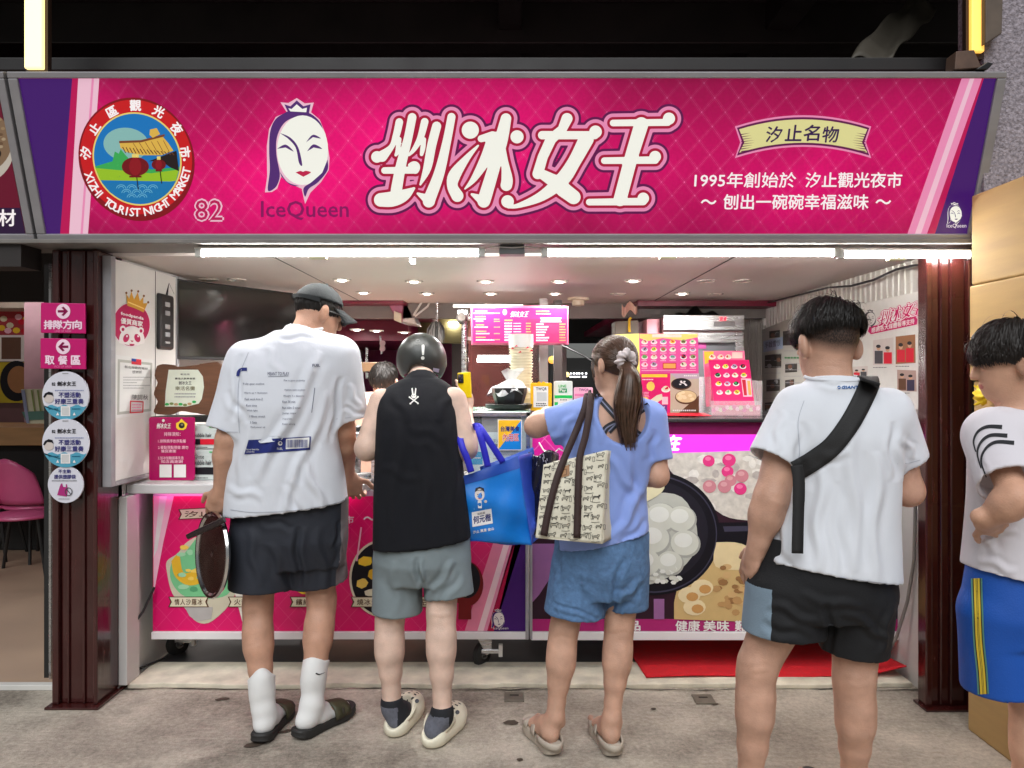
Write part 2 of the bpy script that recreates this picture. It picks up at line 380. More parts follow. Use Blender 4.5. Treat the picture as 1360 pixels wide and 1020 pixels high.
tag(cor.build('wall_cladding'), 'white vertically ribbed cladding covering the right inner wall of the stall', 'cladding')

# stall ceiling with a joint, front to back
ce = MB(); ce.box(-1.83, 1.90, 3.45, 5.60, 2.012, 2.04, CEIL)
o = struct(ce.build('ceiling'))
gj = MB(); gj.box(1.02, 1.026, 3.47, 5.58, 2.0095, 2.0115, DGREY); struct(gj.build('ceiling_joint'))
gj = MB(); gj.box(-1.1, -1.096, 3.47, 5.58, 2.0095, 2.0115, DGREY); struct(gj.build('ceiling_joint'))
struct(MB().box(-1.83, 1.9, 5.60, 5.68, 1.90, 2.04, M('beam_grey', S(120, 112, 108), .5)).build('beam'))

# burgundy lower ceiling over the kitchen, deeper in
bc = MB(); bc.add([(-2.6, 5.4, 1.99), (-.78, 5.4, 1.99), (-.62, 9.4, 1.99), (-2.6, 9.4, 1.99), (-2.6, 5.4, 2.05), (-.78, 5.4, 2.05), (-.62, 9.4, 2.05), (-2.6, 9.4, 2.05)],
                  [(0, 1, 2, 3), (4, 7, 6, 5), (0, 4, 5, 1), (1, 5, 6, 2), (2, 6, 7, 3)], BURG)
struct(bc.build('ceiling'))
struct(MB().box(-2.6, -.95, 6.9, 9.2, 1.80, 1.985, BURG).build('ceiling_drop'))
bc = MB(); bc.box(.9, 1.9, 5.4, 9.4, 1.97, 2.03, BURG); struct(bc.build('ceiling'))
struct(MB().box(-1.83, -.55, 9.3, 9.4, 0, 2.0, M('kitchen_wall', S(150, 30, 92), .5)).build('wall'))
struct(MB().box(-.6, -.5, 7.5, 9.3, 0, 3.6, M('dark_column', (.03, .02, .018), .6)).build('column'))
struct(MB().box(.42, .5, 6.9, 7.1, 0, 3.6, M('grey_column', S(120, 112, 110), .5)).build('column'))

# ------------------------------------------------------------------ steel posts either side of the opening
def post(x0, x1, y0, label, ribs, dp=.20):
    t = thing('steel_post', label, 'post', ((x0 + x1) / 2, y0 + .1, 0), 'steel posts of the stall front')
    b = MB(); b.box(x0 + .03, x1 - .02, y0 + .02, y0 + dp, .012, 2.02, REDST)
    b.box(x0, x0 + .03, y0, y0 + dp + .02, .012, 2.02, REDST); b.box(x1 - .02, x1, y0, y0 + dp + .02, .012, 2.02, REDST)
    for r in ribs: b.box(r, r + .012, y0 + .008, y0 + .022, .012, 2.02, REDST)
    b.build('shaft', t, bevel=.006)
    p = MB(); p.box(x0 - .015, x1 + .02, y0 - .03, y0 + dp + .03, .001, .012, REDST); p.build('base_plate', t, bevel=.002)
    return t
post(-2.03, -1.83, 3.32, 'dark oxide red steel post carrying the pink arrow signs and round stickers', (-1.97, -1.90))
post(1.815, 2.02, 3.30, 'glossy dark red steel post standing beside the cardboard boxes', (1.88, 1.925), .05)

# ------------------------------------------------------------------ main sign: its face leans out at the top
def sgn(px, py):      # point on the sign plane
    pl_y0, pl_y1 = 3.215, 2.985
    a = Vector(P(670, 318, pl_y0)); bb = Vector(P(670, 95, pl_y1)); n = Vector((1, 0, 0)).cross(bb - a).normalized()
    dr = Vector(((px - CX) / FPX, 1, -(py - CY) / FPX)); c = Vector((0, 0, CAMZ)); return c + dr * ((a - c).dot(n) / dr.dot(n))
SO = sgn(670, 318); SU = sgn(1200, 318) - SO; SV = sgn(670, 95) - SO; SNr = SU.cross(SV).normalized()
if SNr.y > 0: SNr = -SNr
SIGN = thing('shop_sign', 'long pink backlit signboard with white lettering and round market emblem above the stall', 'sign', sgn(670, 318))
def slab(mb, quad, depth, mat):
    """solid from four sign-plane points pushed back by depth"""
    mb.extr([sgn(*q) for q in quad], -SNr * depth, mat)
b = MB()
slab(b, [(8, 95), (1338, 95), (1337.5, 104), (9.5, 104)], .13, ALU)
slab(b, [(48, 311), (1299, 311), (1297, 324), (51, 324)], .13, ALU)
slab(b, [(9.5, 104), (22.5, 104), (60, 311), (48, 311)], .13, ALU)
slab(b, [(1325, 104), (1337.5, 104), (1299, 311), (1286, 311)], .13, ALU)
b.build('frame', SIGN, bevel=.004)
def signface_mat():
    m = bpy.data.materials.new('sign_print'); m.use_nodes = True; nt = m.node_tree; N = nt.nodes; L = nt.links; b = N['Principled BSDF']
    g = N.new('ShaderNodeTexCoord'); sp = N.new('ShaderNodeSeparateXYZ'); L.new(g.outputs['Object'], sp.inputs[0])
    def mt(op, a, c=None, c2=None):
        n = N.new('ShaderNodeMath'); n.operation = op
        for i, q in enumerate((a, c, c2)):
            if q is None: continue
            if isinstance(q, (int, float)): n.inputs[i].default_value = q
            else: L.new(q, n.inputs[i])
        return n.outputs[0]
    per = .096
    def lat(sg):
        u = mt('MULTIPLY_ADD', sp.outputs['Z'], sg * .93, sp.outputs['X']); f = mt('FRACT', mt('DIVIDE', u, per)); return mt('ABSOLUTE', mt('SUBTRACT', f, .5))
    a, c = lat(1), lat(-1)
    la = mt('LESS_THAN', a, .014); lc = mt('LESS_THAN', c, .014); ln = mt('MAXIMUM', la, lc)
    a2 = mt('LESS_THAN', mt('ABSOLUTE', mt('SUBTRACT', a, .075)), .009); c2 = mt('LESS_THAN', mt('ABSOLUTE', mt('SUBTRACT', c, .075)), .009); l2 = mt('MAXIMUM', a2, c2)
    dot = mt('LESS_THAN', mt('ADD', mt('MULTIPLY', a, a), mt('MULTIPLY', c, c)), .0022)
    nz = N.new('ShaderNodeTexNoise'); nz.inputs['Scale'].default_value = 90; L.new(g.outputs['Object'], nz.inputs['Vector'])
    ns = N.new('ShaderNodeTexNoise'); ns.inputs['Scale'].default_value = 1.1; ns.inputs['Detail'].default_value = 2; L.new(g.outputs['Object'], ns.inputs['Vector'])
    fac = mt('MAXIMUM', mt('MULTIPLY', ln, .20), mt('MAXIMUM', mt('MULTIPLY', dot, .42), mt('MULTIPLY', l2, .12)))
    fac = mt('MULTIPLY', fac, mt('MULTIPLY_ADD', nz.outputs[0], 1.4, .2))
    cr = N.new('ShaderNodeValToRGB'); e = cr.color_ramp.elements; e[0].position = .38; e[0].color = (*S(190, 0, 90), 1); e[1].position = .66; e[1].color = (*S(240, 4, 118), 1)
    L.new(ns.outputs[0], cr.inputs[0])
    mx = N.new('ShaderNodeMix'); mx.data_type = 'RGBA'; L.new(fac, mx.inputs[0]); L.new(cr.outputs[0], mx.inputs[6]); mx.inputs[7].default_value = (*S(255, 130, 190), 1)
    L.new(mx.outputs[2], b.inputs['Base Color']); L.new(mx.outputs[2], b.inputs['Emission Color']); 
    zc = sgn(670, 212).z; dz = mt('DIVIDE', mt('SUBTRACT', sp.outputs['Z'], zc), .26); lob = mt('POWER', 2.718, mt('MULTIPLY', mt('MULTIPLY', dz, dz), -1.))      # inner-lamp glow put into the emission: middle brightest, top and bottom dimmer
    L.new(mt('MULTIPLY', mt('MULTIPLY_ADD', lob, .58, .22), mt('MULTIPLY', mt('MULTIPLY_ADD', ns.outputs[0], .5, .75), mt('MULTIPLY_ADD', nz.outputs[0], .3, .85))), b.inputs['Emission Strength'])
    vs_ = N.new('ShaderNodeVectorMath'); vs_.operation = 'SCALE'; vs_.inputs['Scale'].default_value = .22; L.new(mx.outputs[2], vs_.inputs[0]); L.new(vs_.outputs[0], b.inputs['Base Color'])
    b.inputs['Roughness'].default_value = .3; b.inputs['Specular IOR Level'].default_value = .4
    return m
fb = Board(SO - SNr * .012, SU, SV)
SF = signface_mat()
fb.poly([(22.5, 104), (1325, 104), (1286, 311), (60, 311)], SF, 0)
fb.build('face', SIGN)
a = Board(SO - SNr * .012, SU, SV)
PUR, LPK, WPK, CRM = G('sign_purple', (60, 16, 100), .75), G('sign_light_pink', (250, 150, 195)), G('sign_pale_pink', (255, 205, 225)), G('sign_cream', (238, 238, 228), .74)
PUR2, CRI, MGD = G('sign_plum', (104, 8, 82)), G('sign_crimson', (180, 10, 60)), G('sign_deep_pink', (200, 10, 90))
# left and right ribbons
a.poly([(23, 104.3), (96, 104.3), (80, 310.6), (60, 310.6)], PUR, 1).poly([(96, 104.3), (104, 104.3), (92, 310.6), (80, 310.6)], MGD, 1)
a.poly([(104, 104.3), (122, 104.3), (107, 310.6), (92, 310.6)], WPK, 1).poly([(122, 104.3), (125, 104.3), (110, 310.6), (107, 310.6)], LPK, 1)
a.poly([(125, 104.3), (132, 104.3), (117, 310.6), (110, 310.6)], WPK, 1)
a.build('ribbon', SIGN); a = Board(SO - SNr * .012, SU, SV)
a.poly([(1306, 104.3), (1325, 104.3), (1285.6, 310.6), (1241, 310.6)], PUR, 1).poly([(1304, 104.3), (1306.5, 104.3), (1241.5, 310.6), (1231, 310.6)], MGD, 1)
a.poly([(1277, 104.3), (1288, 104.3), (1215, 310.6), (1205, 310.6)], LPK, 1).poly([(1288, 104.3), (1294, 104.3), (1223, 310.6), (1215, 310.6)], WPK, 1).poly([(1294, 104.3), (1304, 104.3), (1231, 310.6), (1223, 310.6)], LPK, 1)
a.build('ribbon', SIGN)
# queen emblem, drawn in crop pixels
def queen(bd, ox, oy, sc, ink, skin, lip, rim, simple=False, L0=2):
    f = lambda pts: [(ox + x * sc, oy + y * sc) for x, y in pts]
    sp = lambda pts, n=6: f(spline(pts, n))
    out = [(185, 90), (245, 95), (308, 58), (368, 98), (436, 92), (415, 165), (480, 220), (525, 330), (555, 510), (548, 600), (490, 690), (410, 770), (370, 855), (345, 740), (250, 700), (190, 650), (160, 740), (120, 765), (68, 768), (85, 650), (82, 420), (100, 290), (150, 200), (232, 165)]
    bd.poly(f(out), rim, L0)
    bd.poly(sp([(235, 160), (150, 215), (108, 310), (100, 450), (105, 600), (90, 750), (140, 738), (170, 690), (180, 620), (155, 480), (160, 350), (215, 245), (310, 200), (400, 225), (470, 290), (512, 355), (490, 250), (410, 175), (320, 155)]), ink, L0 + 1)
    bd.poly(f(circ(352, 450, 192, 262, 36)), skin, L0 + 2)
    bd.poly(sp([(180, 320), (260, 355), (320, 430), (350, 560), (325, 545), (300, 430), (240, 360)]), ink, L0 + 3)
    bd.poly(sp([(160, 440), (225, 408), (285, 460), (225, 430)]), ink, L0 + 3).poly(sp([(385, 460), (435, 406), (500, 440), (435, 430)]), ink, L0 + 3)
    bd.poly(sp([(378, 392), (430, 334), (490, 362), (430, 352)]), ink, L0 + 3)
    bd.poly(sp([(300, 618), (335, 606), (356, 612), (378, 605), (414, 618), (358, 650)]), lip, L0 + 3)
    bd.poly(sp([(180, 610), (240, 690), (325, 720), (260, 710), (195, 650)]), ink, L0 + 3)
    bd.poly(sp([(540, 520), (540, 600), (470, 690), (400, 740), (372, 800), (360, 735), (420, 690), (500, 620)]), ink, L0 + 3)
    bd.poly(f([(215, 105), (260, 120), (308, 75), (358, 120), (412, 105), (400, 170), (240, 160)]), ink, L0 + 1).poly(f([(245, 135), (270, 140), (308, 105), (350, 140), (385, 130), (380, 165), (260, 158)]), skin, L0 + 2)
q = Board(SO - SNr * .012, SU, SV)
queen(q, 340, 120, 130 / 737, G('sign_violet', (88, 44, 122)), CRM, G('sign_lip', (205, 30, 80)), WPK)
q.text('IceQueen', 347, 267, 463, 292, G('sign_violet_dim', (146, 8, 98)), 2, bold=.012)
WHT = G('sign_white', (245, 238, 238), .72)
q.build('queen_emblem', SIGN); q = Board(SO - SNr * .012, SU, SV)
queen(q, 1255, 266, .040, PUR, CRM, PUR, CRM); q.text('IceQueen', 1257, 297, 1283, 303, WHT, 3)
q.build('queen_emblem', SIGN)
# big lettering, four outlines deep
g = Board(SO - SNr * .012, SU, SV)
for off, mt_, ly in ((11.5, PUR2, 1), (8.2, LPK, 2), (3.6, CRI, 3), (0, CRM, 4)):
    g.sdf(strokes_sdf(LOGO_S, off), 478, 128, 912, 295, 1.5, mt_, ly)
g.build('lettering', SIGN)
# right hand writing
w = Board(SO - SNr * .012, SU, SV)
def banner(bd, x0, x1, yt, sag, h, notch, mats, ly=1, flip=1):
    xs = np.linspace(x0, x1, 15); c = (x0 + x1) / 2; top = lambda x: yt + flip * sag * ((x - c) / (x1 - c)) ** 2
    def shape(m, mm):
        xx = np.linspace(x0 + m, x1 - m, 15); t = [(x, top(x) + m) for x in xx]; bt = [(x, top(x) + h - m) for x in xx[::-1]]
        e = [(x1 - m - notch, top(x1) + h * .5)], [(x0 + m + notch, top(x0) + h * .5)]
        return t + e[0] + bt + e[1]
    for i, (m, mt_) in enumerate(mats): bd.poly(shape(m, 0), mt_, ly + i)
banner(w, 976, 1157, 153, 15, 42, 7, ((0, LPK), (2.6, PUR2), (5.5, G('sign_butter', (238, 232, 160)))))
for i in range(8):
    y = 178 + i * 3.2; w.poly([(984, y), (1003 - abs(i - 3.5) * 2, y - 1.5), (984, y + 1.3)], PUR2, 5).poly([(1149, y), (1130 + abs(i - 3.5) * 2, y - 1.5), (1149, y + 1.3)], PUR2, 5)
INKP = G('sign_ink', (52, 16, 80))
for i, ch in enumerate('汐止名物'): w.text(ch, 1017 + i * 25, 166 + (2, 0, 0, 2)[i], 1039 + i * 25, 187 + (2, 0, 0, 2)[i], INKP, 5, bold=.018, shear=.12)
w.build('banner', SIGN); w = Board(SO - SNr * .012, SU, SV)
w.text('1995年創始於', 922, 229, 1057, 249, WHT, 2, bold=.012, shear=.06).text('汐止觀光夜市', 1070, 229, 1198, 249, WHT, 2, bold=.016, shear=.06)
w.text('～', 931, 265, 951, 271, WHT, 2, bold=.02).text('刨出一碗碗幸福滋味', 961, 258, 1153, 278, WHT, 2, bold=.016, shear=.06).text('～', 1163, 265, 1183, 271, WHT, 2, bold=.02)
w.build('slogan', SIGN); w = Board(SO - SNr * .012, SU, SV)
w.text('82', 259.5, 265.5, 295.5, 292.5, WPK, 1, bold=.055); w.text('82', 259.5, 265.5, 295.5, 292.5, MGD, 3)
w.build('stall_number', SIGN)
# round market emblem
e = Board(SO - SNr * .012, SU, SV)
cx, cy, R = 181.5, 211.5, 77
RED1, RED2, GOLD = G('emblem_red', (214, 22, 30)), G('emblem_dark_red', (140, 8, 26)), G('emblem_gold', (250, 225, 120))
tw = lambda pts: [(x + (y - cy) * .07, y) for x, y in pts]
e.poly(tw(circ(cx, cy, R, 82, 60)), RED2, 2).poly(tw(circ(cx, cy - 3, R - 3, 76, 60)), RED1, 3).poly(tw(circ(cx + 1, cy - .5, 59, 62, 60)), GOLD, 4)
e.poly(tw(circ(cx + 1, cy - .5, 57, 60, 60)), G('emblem_sky', (18, 124, 200)), 5)
e.poly(tw(circ(cx - 12, cy - 20, 30, 22)), G('emblem_haze', (150, 205, 200), .5), 6)
clip = lambda pts: [((x, y) if math.hypot((x - cx - 1) / 57, (y - cy + .5) / 60) < 1 else (cx + 1 + (x - cx - 1) / math.hypot((x - cx - 1) / 57, (y - cy + .5) / 60), cy - .5 + (y - cy + .5) / math.hypot((x - cx - 1) / 57, (y - cy + .5) / 60))) for x, y in pts]
e.poly(tw(clip([(120, 222), (150, 214), (154, 201), (159, 204), (162, 198), (168, 206), (175, 214), (200, 225), (240, 222), (240, 242), (120, 242)])), G('emblem_hill', (60, 180, 90)), 7)
e.poly(tw(clip([(122, 224), (160, 226), (200, 230), (242, 226), (240, 246), (120, 246)])), G('emblem_green', (160, 205, 40)), 8)
e.poly(tw(clip([(128, 246), (150, 242), (200, 244), (236, 242), (222, 262), (200, 273), (160, 273), (138, 262)])), G('emblem_water', (20, 124, 186)), 9)
for r in range(4):
    for c_ in range(7):
        x = 134 + c_ * 14 + (r % 2) * 7; y = 250 + r * 6
        if math.hypot((x - cx) / 50, (y + 2 - cy) / 56) < .97:
            for rr in (6.5, 3.8): e.ring(circ(x, y, rr, rr * .8, 10, 180, 360), circ(x, y, rr - .8, rr * .8 - .8, 10, 180, 360), G('emblem_wave', (120, 200, 230)), 10)
e.poly(tw(clip([(198, 214), (236, 200), (240, 228), (226, 222), (215, 214)])), G('emblem_shade', (34, 20, 22)), 8)
e.poly(tw([(161, 187), (190, 188), (218, 180), (226, 190), (232, 200), (216, 206), (190, 206), (170, 202), (162, 196)]), G('emblem_roof', (236, 190, 80)), 9)
for i in range(15):
    x = 164 + i * 4.6; e.line([(x, 195 + i * .5), (x + 4, 203 + .2 * i)], 1.2, G('emblem_tile', (110, 60, 30)), 10)
e.poly(tw([(161, 187), (190, 186), (222, 178), (222, 181), (190, 189), (161, 190)]), G('emblem_ridge', (130, 70, 40)), 10)
for i in range(6): e.line([(178 + i * 8, 190 - i * .7), (186 + i * 8, 202)], .7, G('emblem_ridge', (130, 70, 40)), 10)
e.poly(tw([(203, 172), (212, 170), (216, 178), (206, 183), (202, 179)]), G('emblem_roof', (236, 190, 80)), 10)
for lx, ly, rx, ry in ((181, 221, 18, 12.5), (212, 218.5, 9.5, 7)):
    e.poly(circ(lx, ly, rx, ry), G('emblem_lantern', (120, 6, 22)), 11); e.poly(circ(lx, ly, rx * .45, ry * .95), G('emblem_lantern2', (150, 14, 30)), 12)
    e.rect(lx - rx * .25, ly - ry - 4, lx + rx * .25, ly - ry + .5, GOLD, 11).rect(lx - rx * .45, ly + ry - .5, lx + rx * .45, ly + ry + 2, G('emblem_lantern', (120, 6, 22)), 11)
    e.line([(lx + 2, ly + ry + 2), (lx + 4, ly + ry + 18)], 1.3, G('emblem_shade', (34, 20, 22)), 12)
e.arctext('汐止區觀光夜市', cx - .5, cy - 2.5, 66, 69, 172, 368, 15.5, WHT, 11, bold=.035)
e.arctext('XIZHI TOURIST NIGHT MARKET', cx + 2, cy - 1, 67, 71, 164, 10, 15.5, WHT, 11, bold=.02, inward=True)
for x, y in ((115, 210), (246, 212)): e.poly(circ(x, y, 1.8), WHT, 11)
e.build('market_emblem', SIGN)
# weathered board under the sign and the lamp rail
un = MB(); un.box(-2.2, 2.02, 3.20, 3.46, 2.026, 2.045, M('rail_grey', S(120, 116, 112), .5, var=.2, vs=8))
tag(un.build('lamp_rail', bevel=.003), 'grey metal rail under the signboard that carries the tube lamps', 'rail')
def tubelamp(x0, x1, lab, z=1.992):
    t = thing('tube_lamp', lab, 'lamp', ((x0 + x1) / 2, 3.26, z), 'fluorescent tubes under the sign')
    MB().box(x0 - .03, x1 + .03, 3.235, 3.285, z + .016, z + .022, WHITE).build('batten', t)
    MB().tube([(x0, 3.25, z), (x1, 3.25, z)], .0135, TUBE, 10).build('tube', t, smooth=True)
    for xx, s_ in ((x0, -1), (x1, 1)): MB().box(min(xx, xx + s_ * .028), max(xx, xx + s_ * .028), 3.233, 3.267, z - .018, z + .0155, M('lamp_socket', S(190, 190, 186), .4)).build('socket', t, bevel=.003)
    for xx in (x0 + (x1 - x0) * .42,): MB().box(xx - .035, xx + .035, 3.232, 3.268, z - .026, z - .014, M('lamp_clip', S(230, 226, 190), .4)).build('clip', t, bevel=.002)
    return t
tubelamp(-1.335, -.145, 'bright white tube lamp hanging under the left half of the pink sign')
tubelamp(.155, 1.385, 'bright white tube lamp under the sign between the two others')
tubelamp(1.43, 1.97, 'short bright tube lamp meeting the red post by the boxes', 1.985)
bx = thing('junction_box', 'small grey box with a wire between two tube lamps', 'junction box', (0, 3.26, 2))
MB().box(-.055, .055, 3.235, 3.30, 1.985, 2.024, M('box_grey', S(110, 112, 114), .4)).build('housing', bx, bevel=.004)
MB().tube([(-.13, 3.25, 2.01), (-.08, 3.24, 2.018), (0, 3.23, 2.012), (.07, 3.24, 2.018), (.14, 3.25, 2.01)], .003, WHITE, 6).build('wire', bx, smooth=True)
tr = thing('ceiling_sensor', 'tiny metal bracket hanging from the front edge of the ceiling', 'bracket', P(549, 346, 3.46))
mb = MB(); c = P(549, 347, 3.46); mb.box(c.x - .012, c.x + .012, c.y - .012, c.y + .01, c.z - .016, c.z + .012, STEEL); mb.box(c.x - .02, c.x - .008, c.y - .006, c.y + .004, c.z - .008, c.z + .02, STEEL); mb.build('body', tr, bevel=.002)

# ------------------------------------------------------------------ recessed downlights
RIM = M('downlight_rim', S(214, 206, 196), .3, metal=.3, var=.03)
LITW, LITO = M('lit_bulb', (1, 1, 1), .4, emit=9, ecol=(1, .95, .88), var=0), M('unlit_bulb', S(150, 142, 132), .3, var=.05)
def downlight(px, py, lit, z=2.012, r=.052, beam=True):
    d = (z - CAMZ) * FPX / (CY - py); x = (px - CX) * d / FPX
    t = thing('downlight', 'round recessed downlight in the ceiling, ' + ('lit white' if lit else 'switched off'), 'downlight', (x, d, z), 'lit ceiling downlights' if lit else 'unlit ceiling downlights')
    T = Matrix.Translation((x, d, z))
    MB().lathe([(r * .5, -.0006), (r * .78, -.002), (r * .82, -.008), (r, -.006), (r * 1.02, -.0005)], RIM, T, 24).build('rim', t, smooth=True)
    MB().lathe([(r * .30, -.013), (r * .44, -.010), (r * .5, -.0008)] if lit else [(.006, -.001), (r * .5, -.003), (r * .76, -.0015)], LITW if lit else LITO, T, 20).build('bulb', t, smooth=True)
    if lit and beam:
        ld = bpy.data.lights.new('downlight_beam', 'SPOT'); ld.energy = 42; ld.spot_size = math.radians(165); ld.spot_blend = .8; ld.shadow_soft_size = .03; ld.color = (1, .97, .94)
        lo = bpy.data.objects.new('downlight_beam', ld); COL.objects.link(lo); lo.location = (x, d, z - .03)
for px, py, lit in ((277, 371, 0), (314, 371, 0), (454, 371, 1), (483, 388, 1), (550, 373, 1), (567, 389, 1), (645, 373, 1), (652, 389, 1), (743, 373, 1), (737, 389, 1), (841, 372, 1), (821, 390, 0), (906, 389, 1), (938, 372.5, 0), (986, 372.5, 0), (950, 390, 0)):
    downlight(px, py, lit)
for px, py in ((488, 417), (516, 432), (500, 438.5), (537, 440.5), (461, 420), (474, 437)): downlight(px, py, 1, 1.80 if py > 434 else 1.985, .05, py < 434)
sm = thing('smoke_detector', 'cream round smoke detector hanging under the ceiling near the menu screen', 'detector', P(768, 398, 5.2))
c = P(768, 398, 5.24); MB().lathe([(.02, -.045), (.042, -.04), (.045, -.01), (.075, -.004), (.075, .02)], M('cream_plastic', S(226, 216, 190), .4), Matrix.Translation((c.x, c.y, c.z)), 24).build('body', sm, smooth=True)

# ------------------------------------------------------------------ vertical lit tubes and things above the sign
def vtube(px, y1, d, ztop, lab, mat, w):
    a = P(px, y1, d); t = thing('vertical_lamp', lab, 'lamp', a, None)
    MB().box(a.x - w, a.x + w, a.y - .012, a.y + .012, a.z, ztop, mat).build('light_strip', t, bevel=.006)
    MB().box(a.x - w - .008, a.x + w + .008, a.y + .014, a.y + .04, a.z - .02, ztop, M('lamp_back', (.04, .02, .012), .5)).build('back_plate', t)
vtube(46, 92, 3.02, 3.6, 'warm white vertical strip lamp rising above the left end of the pink sign', M('lit_warm', (1, .9, .5), .4, emit=1.35, ecol=(1, .74, .30), var=0), .036)
vtube(1297, 70, 3.10, 3.6, 'amber vertical strip lamp against the stucco wall at the sign end', M('lit_amber', (1, .7, .2), .4, emit=1.0, ecol=(1, .48, .07), var=0), .027)
tp = MB()      # grey sheet tucked under the roof
A, B_, C_, D_ = P(1129, 80, 3.35), P(1186, 80, 3.35), P(1245, 8, 4.0), P(1206, -6, 4.0)
def tarp(u, v):
    p = A.lerp(B_, u).lerp(D_.lerp(C_, u), v); return p + Vector((0, 0, .02 * math.sin(u * 7 + v * 5) + .012 * math.sin(v * 13)))
tp.grid(tarp, 14, 22, M('grey_tarp', S(70, 65, 56), .6, var=.25, vs=5, bump=.2, bs=15))
tag(tp.build('tarpaulin', smooth='all', solid=.006), 'crumpled grey sheet slung under the dark roof above the sign', 'tarpaulin')
br = thing('bracket', 'rusty steel bracket on the top right end of the sign frame', 'bracket', P(1285, 88, 3.0))
c = P(1283, 78, 3.02); mb = MB(); mb.extr([P(1268, 92, 3.0), P(1270, 68, 3.0), P(1294, 66, 3.0), P(1304, 90, 3.0)], (0, .07, 0), M('rusty_steel', S(92, 70, 58), .6, var=.3, vs=20)); mb.extr([P(1296, 92, 2.98), P(1312, 82, 2.98), P(1320, 84, 2.98), P(1312, 92, 2.98)], (0, .05, 0), BLACK); mb.build('body', br, bevel=.003)
b2 = thing('wall_bracket', 'weathered timber block fixed high on the stucco wall', 'block', P(1322, 20, 3.05))
MB().extr([P(1309, -30, 3.06), P(1309, 58, 3.06), P(1331, 44, 3.06), P(1333, -30, 3.06)], (0, .05, 0), M('grey_timber', S(96, 84, 74), .7, var=.3, vs=12)).build('body', b2, bevel=.004)
# stucco wall at the right
stu = MB(); stu.box(1.955, 2.6, 3.12, 3.30, 2.03, 3.75, M('pebble_stucco', S(150, 142, 150), .9, var=.55, vs=95, bump=1.0, bs=80))
struct(stu.build('wall'))
struct(MB().box(2.04, 9, 3.34, 3.40, 0, 2.03, DARK).build('wall'))
# neighbour sign at the far left
NS = thing('neighbour_sign', 'edge of the next stall sign, dark red with a bowl picture', 'sign', sgn(10, 318))
b = MB(); slab(b, [(-120, 95), (4, 95), (5, 104), (-120, 104)], .13, ALU); slab(b, [(-120, 311), (44, 311), (47, 324), (-120, 324)], .13, ALU); slab(b, [(-6, 104), (5, 104), (44, 311), (34, 311)], .13, ALU)
b.build('frame', NS, bevel=.004)
nb = Board(SO - SNr * .012, SU, SV)
nb.poly([(-120, 104), (-6, 104), (34, 311), (-120, 311)], G('next_red', (112, 6, 44), .5), 0)
nb.poly([(-120, 276), (27, 276), (33.8, 310.5), (-120, 310.5)], G('next_purple', (44, 14, 60), .5), 1)
nb.poly([p for p in circ(-26, 196, 45, 48)], G('next_bowl', (214, 204, 190), .45), 1).poly(circ(-26, 188, 42, 42), G('next_food', (150, 120, 92), .4), 2).poly(circ(-22, 204, 24, 12), G('next_soup', (30, 14, 12), .4), 3)
for i in range(26): nb.poly(circ(-40 + random.uniform(-10, 52), 188 + random.uniform(-36, 12), 3, 2.2, 7), G('next_nut%d' % (i % 3), ((176, 146, 110), (196, 172, 140), (120, 90, 66))[i % 3], .4), 4)
nb.text('食材', -25, 278, 21, 300, WHT, 3, bold=.02)
nb.build('face', NS)
struct(MB().box(-9, -2.1, 3.22, 3.36, 1.93, 2.05, M('fascia_dark', (.02, .016, .015), .6)).build('beam'))
# ------------------------------------------------------------------ poster helpers
def micro(bd, x0, x1, y, h, mat, ly=2, ch=None, gap=.25):
    """a line of very small print: the letters are too small to read in the photo"""
    x = x0; ch = ch or h
    while x < x1 - ch * .4:
        w_ = ch * random.uniform(.6, .95); bd.rect(x, y - h / 2 * random.uniform(.7, 1), min(x + w_, x1), y + h / 2, mat, ly); x += w_ + ch * gap
def dish(bd, x, y, r, c1, c2, c3, ly=2):
    bd.poly(circ(x, y + r * .25, r, r * .62, 14), c1, ly).poly([(x + (px - x) * random.uniform(.85, 1.05), py) for px, py in circ(x, y, r * .8, r * .6, 12)], c2, ly + 1)
    for i in range(3): bd.poly(circ(x + random.uniform(-.4, .4) * r, y + random.uniform(-.3, .2) * r, r * .25, r * .2, 7), c3, ly + 2)
IW, IK, IP, IPU = INK('white', (238, 234, 232)), INK('black', (26, 24, 30)), INK('pink', (222, 28, 120)), INK('plum', (150, 14, 84))
IMAG, IY, IGN, IRED, IBL, ICR = INK('magenta', (196, 8, 96)), INK('yellow', (248, 206, 60)), INK('green', (60, 176, 90)), INK('red', (206, 30, 52)), INK('blue', (36, 70, 150)), INK('cream', (226, 218, 190))
IGR, IDG, ITAN, IBR = INK('grey', (150, 150, 152)), INK('dark_grey', (70, 70, 74)), INK('tan', (196, 164, 118)), INK('brown', (92, 60, 40))
LP3, LP4 = INK('rose', (240, 130, 180)), INK('pale_rose', (250, 196, 216))
# ------------------------------------------------------------------ left inner wall: board, sticker, certificate
wp = thing('wall_board', 'white board with grey edging hung on the left inner wall', 'board', (-1.81, 3.75, 1.5))
b = MB(); b.box(-1.829, -1.795, 3.40, 4.02, .985, 1.992, WHITE); b.build('panel', wp, bevel=.003)
b = MB(); b.box(-1.829, -1.789, 3.36, 3.40, .965, 2.0, ALU); b.box(-1.829, -1.789, 3.40, 4.05, .965, .985, ALU); b.box(-1.829, -1.789, 4.02, 4.05, .985, 2.0, ALU); b.build('edging', wp, bevel=.003)
tag(MB().box(-1.794, -1.7925, 3.785, 3.788, .985, 1.99, DGREY).build('panel_joint', wp))
def wallboard(x, y=3.7): return Board((x, y, 1.5), (0, 1, 0), (0, 0, 1))
def bring_front(y): return Board((0, y, 1.4), (1, 0, 0), (0, 0, 1))
st = wallboard(-1.7940)
